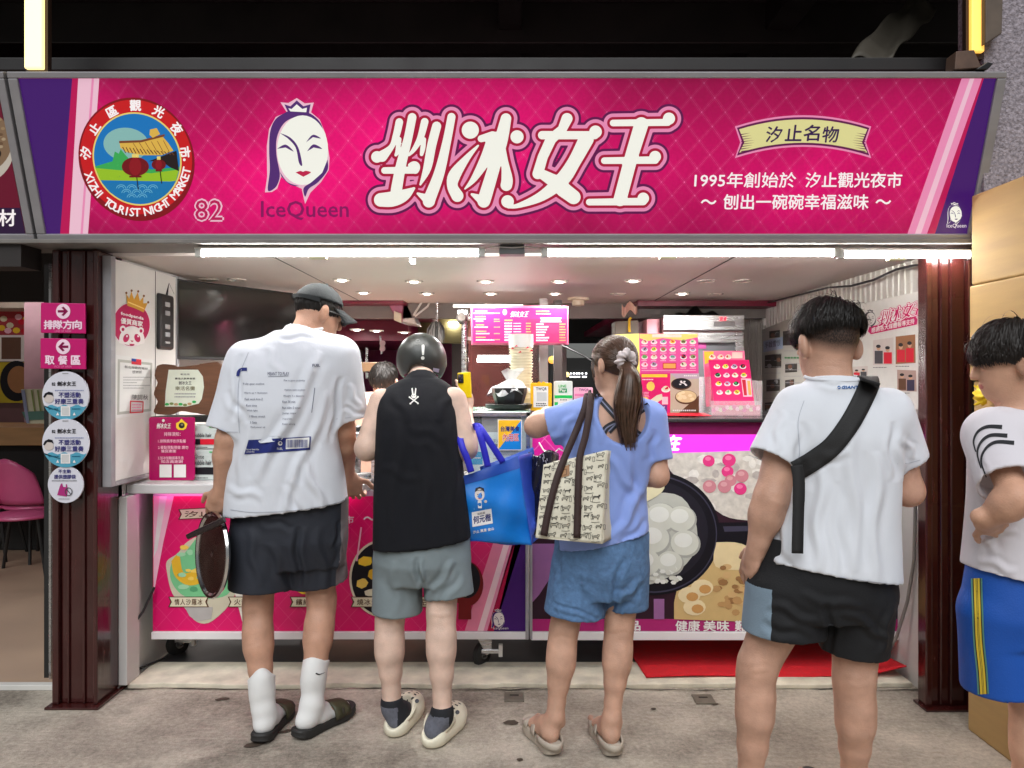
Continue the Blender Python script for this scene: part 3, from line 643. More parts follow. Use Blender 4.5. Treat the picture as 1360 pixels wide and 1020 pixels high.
st.poly(circ(174, 431, 25.5, 29.5, 44), INK('white_rim', (240, 220, 230)), 1).poly(circ(174, 431, 24.5, 28.5, 44), INK('panda_pink', (176, 0, 78)), 2)
st.text('foodpanda', 160, 414, 190, 422, IW, 3, bold=.03, quad=[(160, 414), (190, 421), (190, 426), (160, 419)])
st.text('優質商家', 160, 421, 189, 431, IW, 3, bold=.03, quad=[(160, 421.5), (189, 427), (189, 434), (160, 429.5)])
st.poly([(x, min(y, 459.5 - abs(x - 175) * .22)) for x, y in circ(174.5, 452, 17, 19, 30)], IW, 3)
for ex in (162.5, 186.5): st.poly(circ(ex, 437 + (ex > 170) * 2, 4, 4.6, 14), IW, 3).poly(circ(ex, 437.5 + (ex > 170) * 2, 2, 2.4, 10), INK('panda_pink', (176, 0, 78)), 4)
for ex, s_ in ((166.8, 1), (181.6, -1)): st.poly([(ex + (x - ex) + s_ * -.2 * (y - 449), y) for x, y in circ(ex, 449, 4, 5.6, 14)], INK('panda_pink', (176, 0, 78)), 4).poly(circ(ex + .8, 446.5, 1.2, 1.4, 8), IW, 5)
st.poly([(172, 452), (176.6, 452.6), (174.3, 454.6)], INK('panda_pink', (176, 0, 78)), 5).poly([(170.5, 456.5), (178, 457), (176, 459.5), (172, 459)], INK('panda_pink', (176, 0, 78)), 5)
gd = INK('gold', (206, 150, 50))
st.poly([(168.5, 406), (167, 390), (171, 397), (174, 387), (177.5, 398), (182.5, 388), (185, 400), (190, 394), (189.5, 403), (195.5, 402.5), (190, 415), (180, 410)], gd, 3)
for x, y in ((167, 389), (174, 386), (182.7, 387), (190.2, 393), (196, 401.5)): st.poly(circ(x, y, 1.5, 1.7, 10), INK('bronze', (120, 78, 40)), 4)
st.line([(169, 401), (180, 405.5), (190.5, 410)], 1.6, INK('pale_gold', (240, 206, 130)), 4)
o = st.build('sticker'); tag(o, 'round magenta delivery sticker with a panda face and gold crown on the white board', 'sticker')
ce_ = wallboard(-1.7925)
ce_.poly([(152, 471), (205, 478), (203.5, 549), (151, 556)], PAPER, 1)
ce_.ring([(156, 477), (202, 482), (200.5, 546), (155, 551)], [(159, 481), (199.5, 485), (198, 543), (158, 547)], INK('certificate_border', (176, 178, 170)), 2)
ce_.poly([(174, 476), (187, 477.5), (187, 485), (174, 483.6)], IRED, 3).poly([(174, 476), (180, 476.7), (180, 480.5), (174, 479.8)], IBL, 4)
ce_.text('新北市政府獎狀', 166, 486, 195, 491, IK, 3, quad=[(165, 485), (196, 488.5), (196, 491.5), (165, 489)]); ce_.text('感謝狀', 175, 492, 188, 496, IDG, 3)
for i in range(5): micro(ce_, 163, 199 - (i % 3) * 9, 501 + i * 3.6, 1.1, IGR, 3, 1.6)
ce_.text('陳調秋', 174, 524, 196, 531, IDG, 3, shear=.1)
ce_.ring([(172, 532), (190, 533), (189.5, 548), (171.5, 549)], [(173.4, 533.6), (188.6, 534.5), (188.2, 546.4), (173, 547.4)], IRED, 3)
for i in range(3): micro(ce_, 175, 187, 537.5 + i * 3.4, 1.6, LP3, 3, 2)
o = ce_.build('certificate'); tag(o, 'white certificate with a red seal stuck below the panda sticker', 'certificate')
ps = thing('power_strip', 'black rounded control strip with white buttons on the wall beside the television', 'switch panel', (-1.79, 3.88, 1.7))
b = MB(); b.box(-1.826, -1.775, 3.80, 3.965, 1.60, 1.885, BLACK); b.build('case', ps, bevel=.015)
for i, z in enumerate((1.82, 1.775, 1.705, 1.665, 1.63)): MB().box(-1.776, -1.769, 3.85, 3.90, z, z + (.024 if i != 4 else .012), M('button_white', S(170, 170, 172), .4)).build('button', ps, bevel=.004)
# television on an arm
tv = thing('television', 'black switched off television angled out from the left wall', 'television', (-1.6, 4.3, 1.75))
tv_a, tv_b = Vector((-1.79, 4.02, 0)), Vector((-1.30, 4.80, 0)); tu = (tv_b - tv_a).normalized(); tn = Vector((tu.y, -tu.x, 0))
def tvq(u0, u1, z0, z1, f, k): return [tv_a + tu * u + tn * f + Vector((0, 0, z)) for u, z in ((u0, z0), (u1, z0), (u1, z1), (u0, z1))]
L_ = (tv_b - tv_a).length
MB().extr(tvq(0, L_, 1.555, 1.985, 0, 0), -tn * .045, BLACK).build('casing', tv, bevel=.004)
MB().add(tvq(.012, L_ - .012, 1.572, 1.974, .0015, 0), [(0, 1, 2, 3)], M('tv_screen', (.006, .006, .006), .12, var=.05, spec=.7)).build('screen', tv)
MB().tube([tv_a + tu * .45 - tn * .04 + Vector((0, 0, 1.75)), Vector((-1.82, 4.55, 1.75))], .02, BLACK, 8).build('arm', tv)
MB().tube([(-1.80, 4.0, 1.9), (-1.80, 3.94, 1.95), (-1.79, 3.9, 1.87), (-1.785, 3.88, 1.78)], .006, BLACK, 6).build('cable', tv, smooth=True)
# shelf of the left counter
SHELF = thing('counter_shelf', 'thick white shelf along the top of the left pink counter', 'shelf', (-1.0, 3.7, .92))
MB().box(-1.826, -.70, 3.565, 4.05, .905, .949, M('shelf_white', S(206, 204, 204), .35, var=.05)).build('top', SHELF, bevel=.004)
# wooden award plaques
def plaque(px, d, off, lab, face):
    t = thing('award_plaque', lab, 'plaque', P(px, 553, d), 'wooden award plaques')
    o = [(208, 486), (216, 483.5), (231, 485), (236, 487), (262, 484.5), (268, 483), (296, 486), (297, 548), (262, 549), (240, 546), (226, 551), (205, 549), (206, 540), (209, 533), (204, 524), (206, 516), (209, 508), (205, 499)]
    MB().extr([P(x + off, y, d) for x, y in spline(o + [o[0]], 3)[:-1]], (0, .02, 0), WOOD).build('backing', t, bevel=.003)
    bd = bring_front(d - .002); f = [(224, 491), (263, 491), (269.5, 500), (271, 514), (268, 530), (264, 536), (248, 540), (219, 540), (220, 520)]
    bd.poly([(x + off, y) for x, y in f], face, 1)
    for i, (s_, w_, h_) in enumerate((('新北市', 12, 2.4), ('最佳人氣美食獎', 27, 2.6), ('剉冰女王', 17, 5), ('樂活名攤', 26, 5.5))):
        y = (496, 501.5, 506, 513)[i]; bd.text(s_, 246 - w_ / 2 + off, y, 246 + w_ / 2 + off, y + h_, (IDG, IK, IK, INK('olive', (120, 118, 90)))[i], 2, bold=.01)
    for i in range(2): micro(bd, 232 + off, 260 + off, 523 + i * 4, 1.6, IGR, 2, 2)
    for i in range(7): bd.poly(circ(222 + off + i * 6, 537 - (i == 6) * 3 + random.uniform(-1, 1), 3, 1.8, 8), (IGN, INK('sage', (130, 150, 90)), ITAN)[i % 3], 2)
    bd.build('plate', t)
plaque(203, 3.74, 0, 'carved wooden plaque with a white award plate under the television', INK('plate_white', (226, 232, 214)))
plaque(268, 3.85, 57, 'carved wooden plaque with a yellow award plate half hidden by the tall man', INK('plate_yellow', (244, 220, 110)))
MB().box(-1.79, -1.1, 3.73, 3.92, 1.235, 1.262, DARK).build('plaque_ledge'); tag(bpy.data.objects['plaque_ledge'], 'thin dark ledge under the wooden award plaques', 'ledge')
# magenta sign stand
ms = thing('notice_stand', 'upright magenta acrylic notice with rules and two blank white code squares', 'notice', P(228, 640, 3.68))
MB().extr([P(x, y, 3.68) for x, y in rrect(198, 554, 258, 638, 3)], (0, .012, 0), M('notice_acrylic', S(176, 8, 92), .2, var=.03)).build('sheet', ms)
bd = bring_front(3.678); bd.poly(circ(217, 558.5, 1.8, 2, 12), IW, 1).text('剉冰女王', 208, 562, 227, 569, IW, 1, bold=.03, shear=.2)
bd.poly([(234, 562), (238, 560), (241, 556), (245, 560), (249, 563), (247, 569), (244, 571), (237, 571), (234, 568)], IY, 1).poly(circ(241.5, 565, 4, 4, 14), IK, 2).poly(circ(242, 564, 1.8, 1.6, 10), INK('olive', (120, 118, 90)), 3)
bd.text('排隊須知：', 218, 574, 240, 579, LP4, 1, bold=.01).text('1.排隊順序依序點餐', 210, 583.5, 247, 588, LP4, 1, bold=.01)
bd.text('2.餐點現點現做 請勿', 210, 592, 250, 596.5, LP4, 1, bold=.01).text('催促謝謝', 214, 597, 234, 601, LP4, 1, bold=.01).text('3.加冰加糖請事先告', 210, 606, 244, 610.5, LP4, 1, bold=.01).text('知店員謝謝', 214, 611, 243, 615, LP4, 1, bold=.01)
for x0 in (212, 231): bd.rect(x0, 617, x0 + 16, 634, IW, 1)
bd.build('print', ms)
# hair dye cartons behind
for (z0, z1, lab, band, w1, w2) in ((.95, 1.10, 'lower white carton with a black band beside the magenta notice', IK, 'Ootie', 'bubble hair'), (1.104, 1.22, 'upper white carton with a red band beside the magenta notice', IRED, '', 'bubble hair')):
    t = thing('carton', lab, 'carton', (-1.47, 3.74, z0), 'white cartons behind the notice')
    MB().box(-1.59, -1.40, 3.72, 3.80, z0, z1, M('carton_white', S(200, 210, 206), .4, var=.04)).build('box', t, bevel=.003)
    bd = bring_front(3.718); y0 = CY - (z1 - CAMZ) * FPX / 3.718; y1 = CY - (z0 - CAMZ) * FPX / 3.718; h = y1 - y0
    if w1: bd.text(w1, 259, y0 + h * .16, 271, y0 + h * .30, IK, 1)
    bd.text(w2, 258, y0 + h * .34, 281, y0 + h * .50, IDG, 1, bold=.02).rect(256, y0 + h * .58, 291, y0 + h * .82, band, 1)
    if band is IRED: bd.rect(256, y0 + h * .58, 266, y0 + h * .82, IK, 2)
    bd.rect(278, y0 + h * .06, 284, y0 + h * .1, IGN, 1); micro(bd, 259, 276, y0 + h * .93, 1.2, IDG, 1, 2)
    bd.build('print', t)
# ------------------------------------------------------------------ left pink counter with its poster
def castor(px, d, lab):
    a = P(px, 870, d); t = thing('castor_wheel', lab, 'castor', (a.x, d, 0), 'castor wheels under the counters')
    T = Matrix.Translation((a.x, d, .062)) @ Matrix.Rotation(math.radians(90), 4, 'Y') @ Matrix.Rotation(math.radians(35), 4, 'X')
    MB().lathe([(.020, -.020), (.05, -.020), (.060, -.012), (.061, 0), (.060, .012), (.05, .020), (.020, .020)], M('tyre_rubber', (.02, .02, .02), .7), T, 24).build('tyre', t, smooth=True)
    MB().lathe([(.004, -.022), (.022, -.023), (.022, .023), (.004, .022)], STEEL, T, 16).build('hub', t, smooth=True)
    b = MB(); b.extr([(a.x + .025, d - .03, .062), (a.x + .05, d - .03, .085), (a.x + .05, d - .03, .168), (a.x - .03, d - .03, .168)], (0, .004, 0), STEEL); b.box(a.x - .02, a.x + .10, d - .035, d - .02, .075, .095, STEEL); b.box(a.x + .085, a.x + .105, d - .04, d - .015, .06, .12, WHITE); b.build('fork', t, bevel=.002)
def strip_white(y): return M('edge_strip', S(232, 230, 230), .4, var=.04)
LC = thing('counter', 'low pink counter with a shaved ice poster and purple end by the helmeted person', 'counter', (-.85, 3.9, 0))
b = MB(); b.box(-1.765, .072, 3.705, 4.30, .205, .90, M('counter_body', S(190, 186, 186), .4)); b.build('body', LC)
MB().box(-1.768, .075, 3.690, 3.72, .172, .207, strip_white(0)).build('edge_strip', LC, bevel=.002)
MB().box(.066, .082, 3.688, 3.72, .172, .88, ALU).build('edge_trim', LC, bevel=.002)
def lattice_mat(name, c0, c1, per=.10, w=.012, rough=.3):
    m = bpy.data.materials.new(name); m.use_nodes = True; nt = m.node_tree; N = nt.nodes; L = nt.links; b_ = N['Principled BSDF']
    g = N.new('ShaderNodeTexCoord'); sp = N.new('ShaderNodeSeparateXYZ'); L.new(g.outputs['Object'], sp.inputs[0]); outs = []
    for sg in (1, -1):
        a1 = N.new('ShaderNodeMath'); a1.operation = 'MULTIPLY_ADD'; a1.inputs[1].default_value = sg * .9; L.new(sp.outputs['Z'], a1.inputs[0]); L.new(sp.outputs['X'], a1.inputs[2])
        a2 = N.new('ShaderNodeMath'); a2.operation = 'DIVIDE'; a2.inputs[1].default_value = per; L.new(a1.outputs[0], a2.inputs[0])
        a3 = N.new('ShaderNodeMath'); a3.operation = 'FRACT'; L.new(a2.outputs[0], a3.inputs[0])
        a4 = N.new('ShaderNodeMath'); a4.operation = 'SUBTRACT'; a4.inputs[1].default_value = .5; L.new(a3.outputs[0], a4.inputs[0])
        a5 = N.new('ShaderNodeMath'); a5.operation = 'ABSOLUTE'; L.new(a4.outputs[0], a5.inputs[0])
        a6 = N.new('ShaderNodeMath'); a6.operation = 'LESS_THAN'; a6.inputs[1].default_value = w; L.new(a5.outputs[0], a6.inputs[0]); outs.append(a6.outputs[0])
    mxm = N.new('ShaderNodeMath'); mxm.operation = 'MAXIMUM'; L.new(outs[0], mxm.inputs[0]); L.new(outs[1], mxm.inputs[1])
    sc = N.new('ShaderNodeMath'); sc.operation = 'MULTIPLY'; sc.inputs[1].default_value = .3; L.new(mxm.outputs[0], sc.inputs[0])
    ns = N.new('ShaderNodeTexNoise'); ns.inputs['Scale'].default_value = 2; L.new(g.outputs['Object'], ns.inputs['Vector'])
    m0 = N.new('ShaderNodeMix'); m0.data_type = 'RGBA'; L.new(ns.outputs[0], m0.inputs[0]); m0.inputs[6].default_value = (*[x * .85 for x in c0], 1); m0.inputs[7].default_value = (*[min(1, x * 1.15) for x in c0], 1)
    mx = N.new('ShaderNodeMix'); mx.data_type = 'RGBA'; L.new(sc.outputs[0], mx.inputs[0]); L.new(m0.outputs[2], mx.inputs[6]); mx.inputs[7].default_value = (*c1, 1)
    L.new(mx.outputs[2], b_.inputs['Base Color']); b_.inputs['Roughness'].default_value = rough; return m
bd = bring_front(3.703); LAT = lattice_mat('poster_pink', S(224, 6, 104), S(250, 130, 180))
bd.rect(203, 659, 699, 838, LAT, 0)
bd.poly([(204, 659), (231, 659), (217, 720), (204, 790)], LP4, 1).poly([(212, 659), (222, 659), (209, 730), (204, 740)], IW, 2)
RIB = [(INK('ribbon_pink', (236, 136, 164)), 655, 611), (INK('ribbon_white', (250, 214, 220)), 668, 628), (INK('ribbon_pink2', (238, 150, 180)), 676, 636), (INK('ribbon_crimson', (176, 10, 66)), 683, 641), (INK('counter_purple', (66, 24, 104)), 692, 650)]
for i, (mt_, xa, xb) in enumerate(RIB):
    xa += 20; xb += 6; bd.poly([(xa, 659), (699, 659), (699, 838), (xb, 838)], mt_, 1 + i)
queen(bd, 650, 806, .036, INK('counter_purple', (66, 24, 104)), INK('logo_cream', (236, 226, 220)), INK('counter_purple', (66, 24, 104)), INK('logo_cream', (236, 226, 220)), L0=7)
bd.text('IceQueen', 655, 832, 675, 836, INK('logo_cream', (236, 226, 220)), 7)
def flag(bd, x0, x1, y, tilt, s_, ly=6):
    f = lambda pts: [(x, yy + (x - x0) * tilt) for x, yy in pts]
    bd.poly(f([(x0, y), (x1, y), (x1 - 3, y + 7), (x1, y + 14), (x0, y + 14), (x0 + 3, y + 7)]), IBR, ly).poly(f([(x0 + 2, y + 1), (x1 - 2, y + 1), (x1 - 5, y + 7), (x1 - 2, y + 13), (x0 + 2, y + 13), (x0 + 5, y + 7)]), ICR, ly + 1)
    for i, ch in enumerate(s_):
        w_ = (x1 - x0 - 16) / len(s_); xx = x0 + 8 + i * w_; yy = y + 3 + (xx - x0) * tilt; bd.text(ch, xx + .6, yy, xx + w_ - .6, yy + 8, IBR, ly + 2, bold=.01)
flag(bd, 237, 330, 676, -.05, '汐止名物', 3)
bd.text('觀光夜市', 420, 685, 470, 695, IW, 3, bold=.02)
bd.text('～', 483, 686, 500, 691, IW, 3, bold=.02)
# mango ice bowl print, left
ice = INK('mint_ice', (120, 196, 140)); 
bd.poly(spline([(258, 714), (270, 712), (285, 725), (312, 735), (312, 790), (283, 824), (262, 826), (246, 808), (229, 788), (222, 760), (222, 745), (236, 735), (246, 722), (258, 714)], 4)[:-1], INK('bowl_rim_white', (206, 200, 176)), 2)
bd.poly(spline([(259, 717), (276, 716), (300, 745), (306, 785), (280, 795), (246, 792), (228, 772), (228, 748), (244, 736), (259, 717)], 4)[:-1], ice, 3)
bd.poly(spline([(228, 745), (238, 736), (244, 760), (262, 758), (270, 768), (262, 776), (246, 776), (232, 764), (228, 745)], 4)[:-1], INK('mango', (226, 180, 50)), 4)
for i in range(16): bd.poly([(x + random.uniform(-1, 1), y) for x, y in circ(random.uniform(236, 292), random.uniform(726, 788), random.uniform(3, 8), random.uniform(2, 4), 8)], (INK('mint_light', (160, 214, 170)), INK('mint_dark', (86, 160, 112)), INK('mango_light', (240, 206, 96)))[i % 3], 5)
bd.poly([(246, 806), (283, 806), (281, 822), (262, 825), (252, 818)], INK('cup_glass', (180, 176, 172)), 4)
flag(bd, 224, 278, 792, 0, '情人沙羅冰')
flag(bd, 303, 358, 792, 0, '火龍果冰'); flag(bd, 385, 440, 792, 0, '繽紛水果'); flag(bd, 466, 520, 792, 0, '燒冰淇淋'); flag(bd, 540, 600, 792, 0, '紅豆牛奶')
bd.poly([(305, 760), (352, 740), (366, 778), (345, 825), (322, 825)], INK('cup_white', (232, 226, 214)), 3)
bd.poly(circ(510, 768, 46, 52, 40), ICR, 2).poly(circ(510, 768, 43, 49, 40), IK, 3)
for x, y, r, c in ((486, 745, 9, IY), (497, 762, 9, INK('mango', (226, 180, 50))), (482, 775, 8, INK('mango_light', (240, 206, 96))), (492, 787, 8, ICR), (512, 750, 11, IY), (520, 778, 12, ICR)): bd.poly([(a_ + random.uniform(-2, 2), b_ + random.uniform(-2, 2)) for a_, b_ in circ(x, y, r, r * .8, 7)], c, 4)
bd.poly(circ(620, 775, 22, 30, 30), INK('bowl_red', (120, 30, 30)), 8).poly(circ(620, 770, 18, 24, 30), IK, 9)
for i in range(9): bd.poly(circ(612 + random.uniform(-10, 12), 766 + random.uniform(-20, 24), 5, 4, 7), (ICR, INK('sage', (130, 150, 90)), IY)[i % 3], 10)
bd.rect(609, 800, 626, 822, INK('bowl_red', (120, 30, 30)), 8)
for x, y in ((400, 760), (420, 770), (405, 780)): bd.poly(circ(x, y, 12, 9, 10), (IY, IGN, IRED)[int(x) % 3], 3)
bd.line([(480, 700), (474, 745)], 2, LP4, 3)
bd.build('poster', LC)
led = thing('light_strip', 'pink glowing light strip under the white shelf edge', 'light strip', (-1.2, 3.66, .9))
MB().box(-1.75, -.75, 3.662, 3.668, .893, .9035, M('lit_pink', (1, .3, .8), .4, emit=9, ecol=(1, .16, .62), var=0)).build('strip', led)
castor(236, 3.95, 'dark castor wheel under the far left end of the pink counter'); castor(640, 3.80, 'large castor wheel with a steel fork under the purple counter end')
cb = MB().tube([P(205, 780, 3.68), P(190, 812, 3.62), P(166, 845, 3.58), P(151, 872, 3.56), P(152, 892, 3.60), P(165, 897, 3.62), P(190, 886, 3.70), P(222, 872, 3.85)], .006, BLACK, 8).build('power_cable', smooth=True); tag(cb, 'black cable looping from the pink counter to the floor by the left post', 'cable')
# white low wall beside the counter
struct(MB().box(-1.83, -1.79, 3.50, 3.62, .023, .90, WALLW).build('wall_return', bevel=.004))
# ------------------------------------------------------------------ glass display case with papers
GC = thing('display_case', 'steel framed glass case with papers taped inside beside the blue bag', 'display case', (-.3, 4.0, .9))
b = MB()
for xx in (-.70, .070):
    for yy in (3.74, 4.36): b.box(xx, xx + .022, yy, yy + .022, .905, 1.285, STEEL)
b.box(-.70, .092, 3.74, 3.762, 1.262, 1.285, STEEL); b.box(-.70, .092, 4.36, 4.382, 1.262, 1.285, STEEL); b.box(-.70, .092, 3.762, 4.36, 1.278, 1.287, M('case_top', S(120, 150, 136), .15, var=.05)); b.box(-.70, .092, 3.745, 4.36, .903, .92, STEEL)
b.build('frame', GC, bevel=.002)
MB().box(-.678, .07, 3.748, 3.752, .92, 1.262, M('case_glass', (.9, .95, .94), .03, alpha=.06, var=0)).build('glass', GC)
bd = bring_front(3.775)
bd.rect(622, 572, 694, 652, INK('case_paper', (206, 222, 224)), 1).rect(640, 553, 690, 574, INK('case_grey', (150, 152, 150)), 1).rect(623, 600, 641, 617, INK('cyan_card', (30, 150, 196)), 2).rect(692, 548, 699, 655, INK('case_paper', (206, 222, 224)), 1)
bd.text('宇治金時', 655, 583, 672, 588, IDG, 2); bd.text('美食地圖', 657, 589, 675, 594, IDG, 2, bold=.02)
for i in range(5): micro(bd, 655, 688, 599 + i * 5, 1.0, IGR, 2, 2)
micro(bd, 626, 639, 608, 1.4, IW, 3, 2)
bd.build('papers', GC)
bd = bring_front(3.744); bd.rect(661, 557, 693, 598, IW, 1).poly([(662, 558), (692, 558), (662, 597)], INK('sticker_yellow', (244, 190, 40)), 2).poly([(692, 558), (692, 597), (662, 597)], INK('sticker_blue', (20, 130, 214)), 2)
bd.text('台灣美食', 665, 566, 690, 573, INK('navy', (30, 40, 110)), 3, bold=.03).text('內用區', 668, 576, 689, 586, IW, 3, bold=.06).text('內用區', 668, 576, 689, 586, IRED, 4, bold=.01)
o = bd.build('sticker'); tag(o, 'square sticker split yellow and blue on the glass case', 'sticker')
def bowlpot(px, py, d, r, h, lab, mat, name='steel_pot', cat='pot'):
    a = P(px, py, d); t = thing(name, lab, cat, (a.x, d, a.z)); T = Matrix.Translation((a.x, d, a.z))
    MB().lathe([(r * .7, 0), (r * .95, h * .25), (r, h * .96), (r * 1.08, h), (r * 1.08, h + .004), (r * .96, h * .97), (r * .9, h * .3), (.004, h * .08)], mat, T, 28).build('bowl', t, smooth=True); return t
bowlpot(462, 634, 3.95, .07, .10, 'shiny steel pot on the shelf near the tall man hand', STEEL)
bowlpot(482, 644, 3.80, .05, .05, 'small shallow steel bowl nearest the shelf edge', STEEL, 'steel_bowl', 'bowl')
bowlpot(490, 605, 4.10, .10, .12, 'large steel pot behind the smaller pots on the shelf', STEEL)
bowlpot(474, 586, 4.25, .06, .08, 'dark pot on the back of the left counter', M('pot_black', (.03, .028, .026), .3), 'dark_pot')
struct(MB().box(-1.83, -.72, 4.05, 4.30, .90, .915, STEEL).build('counter_slab'))
# tray and wrapped black bowl on the case
ty = thing('tray', 'round black tray on top of the glass case', 'tray', P(676, 549, 3.95))
a = P(676, 551, 3.95); T = Matrix.Translation((a.x, 3.95, 1.289)); MB().lathe([(.08, 0), (.118, .006), (.125, .028), (.119, .030), (.11, .012), (.004, .010)], BLACK, T, 36).build('dish', ty, smooth=True)
wbw = thing('wrapped_bowl', 'black takeaway bowl under crumpled clear plastic on the tray', 'bowl', (a.x, 3.95, 1.31))
T = Matrix.Translation((a.x + .002, 3.95, 1.302)); MB().lathe([(.06, 0), (.072, .01), (.092, .075), (.094, .10), (.088, .095), (.004, .07)], BLACK, T, 10).build('bowl', wbw)
pl = MB(); PLA = M('clear_film', (.85, .86, .88), .25, alpha=.55, var=.1, bump=.4, bs=60)
def film(u, v):
    q = u * 2 * math.pi; r = .098 * (1 - v) ** .55 * (1 + .13 * math.sin(q * 5 + v * 3) + .08 * math.sin(q * 9)) + .008 * math.sin(q * 3)
    return Vector((a.x + .0 + r * math.cos(q) + .02 * v, 3.95 + r * math.sin(q), 1.375 + .075 * v + .018 * math.sin(q * 4 + v * 9) * (1 - v)))
pl.grid(film, 48, 10, PLA); pl.build('film', wbw, smooth='all')
kn = MB()
def knot(u, v):
    q = u * 2 * math.pi; r = .012 + .03 * v * (1 + .5 * math.sin(q * 3)); return Vector((a.x + .01 + r * math.cos(q) * 1.2 + .01 * v, 3.95 + r * math.sin(q) * .5, 1.435 + .06 * v + .012 * math.sin(q * 2)))
kn.grid(knot, 24, 6, PLA); kn.build('knot', wbw, smooth='all')
# tower of paper bowls
a = P(692, 545, 4.12); pc = None; CUPM = M('paper_cup', S(224, 216, 190), .5, var=.05)
for i in range(23):
    z = 1.290 + i * .0158
    if pc is None:
        pc = thing('paper_bowl', 'cream paper bowl nested in the tall tower beside the menu screen', 'paper bowl', (0, 0, 0), 'paper bowls nested in a tower')
        T = Matrix.Translation((a.x, 4.12, 0)); MB().lathe([(.046, 0), (.060, .048), (.064, .050), (.064, .055), (.058, .052), (.044, .004), (.002, .004)], CUPM, T, 24).build('cup', pc, smooth=True); pc.location = (0, 0, z)
    else: copy_thing(pc, (random.uniform(-.003, .003), 0, z - 1.290))
pt = thing('bowl_sleeve', 'white printed sleeve with red leaves round the top of the paper bowl tower', 'sleeve', (a.x, 4.12, 1.6))
MB().lathe([(.066, 1.62), (.066, 1.69)], PAPER, Matrix.Translation((a.x, 4.12, 0)), 24).build('sleeve', pt, smooth=True)
bd = bring_front(4.05)
for x, y in ((680, 463), (685, 460), (700, 462), (705, 466), (690, 468)): bd.poly([(x - 2, y + 1), (x + 1, y - 2), (x + 3, y)], IRED, 1)
bd.build('print', pt)
# ------------------------------------------------------------------ menu screen, steel frame, kitchen
SCN = thing('menu_screen', 'hanging pink menu screen with white and yellow price lists', 'screen', P(690, 432, 4.40))
MB().extr([P(624.5, 405.5, 4.40), P(755, 406.5, 4.40), P(755, 458, 4.40), P(626, 458, 4.40)], (0, .05, 0), M('screen_frame', S(176, 84, 112), .3)).build('casing', SCN, bevel=.003)
bd = bring_front(4.398); SP, SWH, SYE = G('screen_pink', (236, 14, 136), .56), G('screen_white', (255, 236, 250), .75), G('screen_yellow', (255, 190, 110), .75)
bd.rect(628, 409, 753, 455, SP, 1).rect(700, 424, 753, 455, G('screen_rose', (232, 14, 106), .6), 2)
bd.sdf(strokes_sdf(LOGO_S, 0, .062, 647, 404), 675, 409, 706, 423, .4, SWH, 3); bd.poly(circ(670.5, 414.5, 2.8, 4, 12), SWH, 3)
for y, c, x0, x1 in ((413, SYE, 631, 648), (416, SWH, 629, 656), (420.5, SYE, 631, 645), (423.5, SWH, 629, 646), (426.5, SWH, 632, 642), (431.5, SYE, 632, 643), (434.5, SWH, 630, 648), (440, SYE, 632, 646), (443, SWH, 632, 650), (448, SYE, 632, 645), (451.5, SWH, 632, 657)): micro(bd, x0, x1, y, 1.7, c, 3, 2.0, .12)
for y in (416, 424, 426.8, 434.5, 443, 451): micro(bd, 656, 664, y, 1.4, SYE, 3, 1.6)
micro(bd, 670, 681, 425.4, 2, SYE, 3, 2.2, .1)
for i in range(7):
    y = 429.5 + i * 3.7; micro(bd, 670, 680, y, 2, SWH, 3, 2.2, .1); micro(bd, 682, 692, y, 1.3, SWH, 3, 1.8); micro(bd, 698.5, 705, y, 1.7, SYE, 3, 1.8)
micro(bd, 712, 730, 413.5, 2, SYE, 3, 2.2, .1); micro(bd, 712, 732, 416.8, 1.4, SWH, 3, 2); bd.poly([(717, 422), (746, 422), (744, 425), (746, 428), (717, 428), (719, 425)], SWH, 3)
for i in range(7):
    y = 430.5 + i * 3.6; micro(bd, 712, 722 + (i * 7) % 9, y, 2, SWH, 3, 2.2, .1); micro(bd, 743, 751, y, 1.7, SYE, 3, 1.8)
bd.build('display', SCN)
MB().tube([P(745, 458, 4.40), P(770, 470, 4.42), P(790, 482, 4.5)], .004, BLACK, 6).build('cable', SCN, smooth=True)
MB().box(0, .04, 4.452, 5.60, 1.76, 1.80, DGREY).build('hanger', SCN)
sf = thing('steel_rack', 'upright stainless pipe rack beside the yellow phone', 'rack', P(617, 550, 4.5))
b = MB()
a = P(617, 560, 4.5); b.tube([(a.x, 4.5, 1.1), (a.x, 4.5, 1.86)], .018, STEEL, 12); b.box(a.x - .04, a.x + .02, 4.48, 4.52, 1.83, 1.86, STEEL); b.build('pipe', sf, smooth=True)
for z in (1.80, 1.68, 1.875): MB().box(a.x - (.0 if z < 1.85 else .07), a.x + .35, 4.51, 4.535, z, z + .022, M('rack_bar', S(206, 200, 196), .35, metal=.4)).build('bar', sf, bevel=.003)
cc = thing('security_camera', 'small round dark camera on the top of the pipe rack', 'camera', P(612, 421, 4.46)); a = P(613, 423, 4.46)
MB().lathe([(.004, -.04), (.026, -.035), (.030, .02), (.022, .03), (.004, .026)], M('camera_grey', S(70, 64, 60), .3), Matrix.Translation(a) @ Matrix.Rotation(math.radians(80), 4, 'X'), 18).build('body', cc, smooth=True)
kp = thing('glass_partition', 'reddish dark glass kitchen partition behind the black wrapped bowl', 'partition', P(665, 500, 4.7)); p0, p1 = P(622, 545, 4.7), P(716, 458, 4.7)
MB().box(p0.x, p1.x, 4.70, 4.712, 1.26, 1.86, M('smoked_glass', (.16, .05, .045), .05, alpha=.45, var=.1)).build('glass', kp)
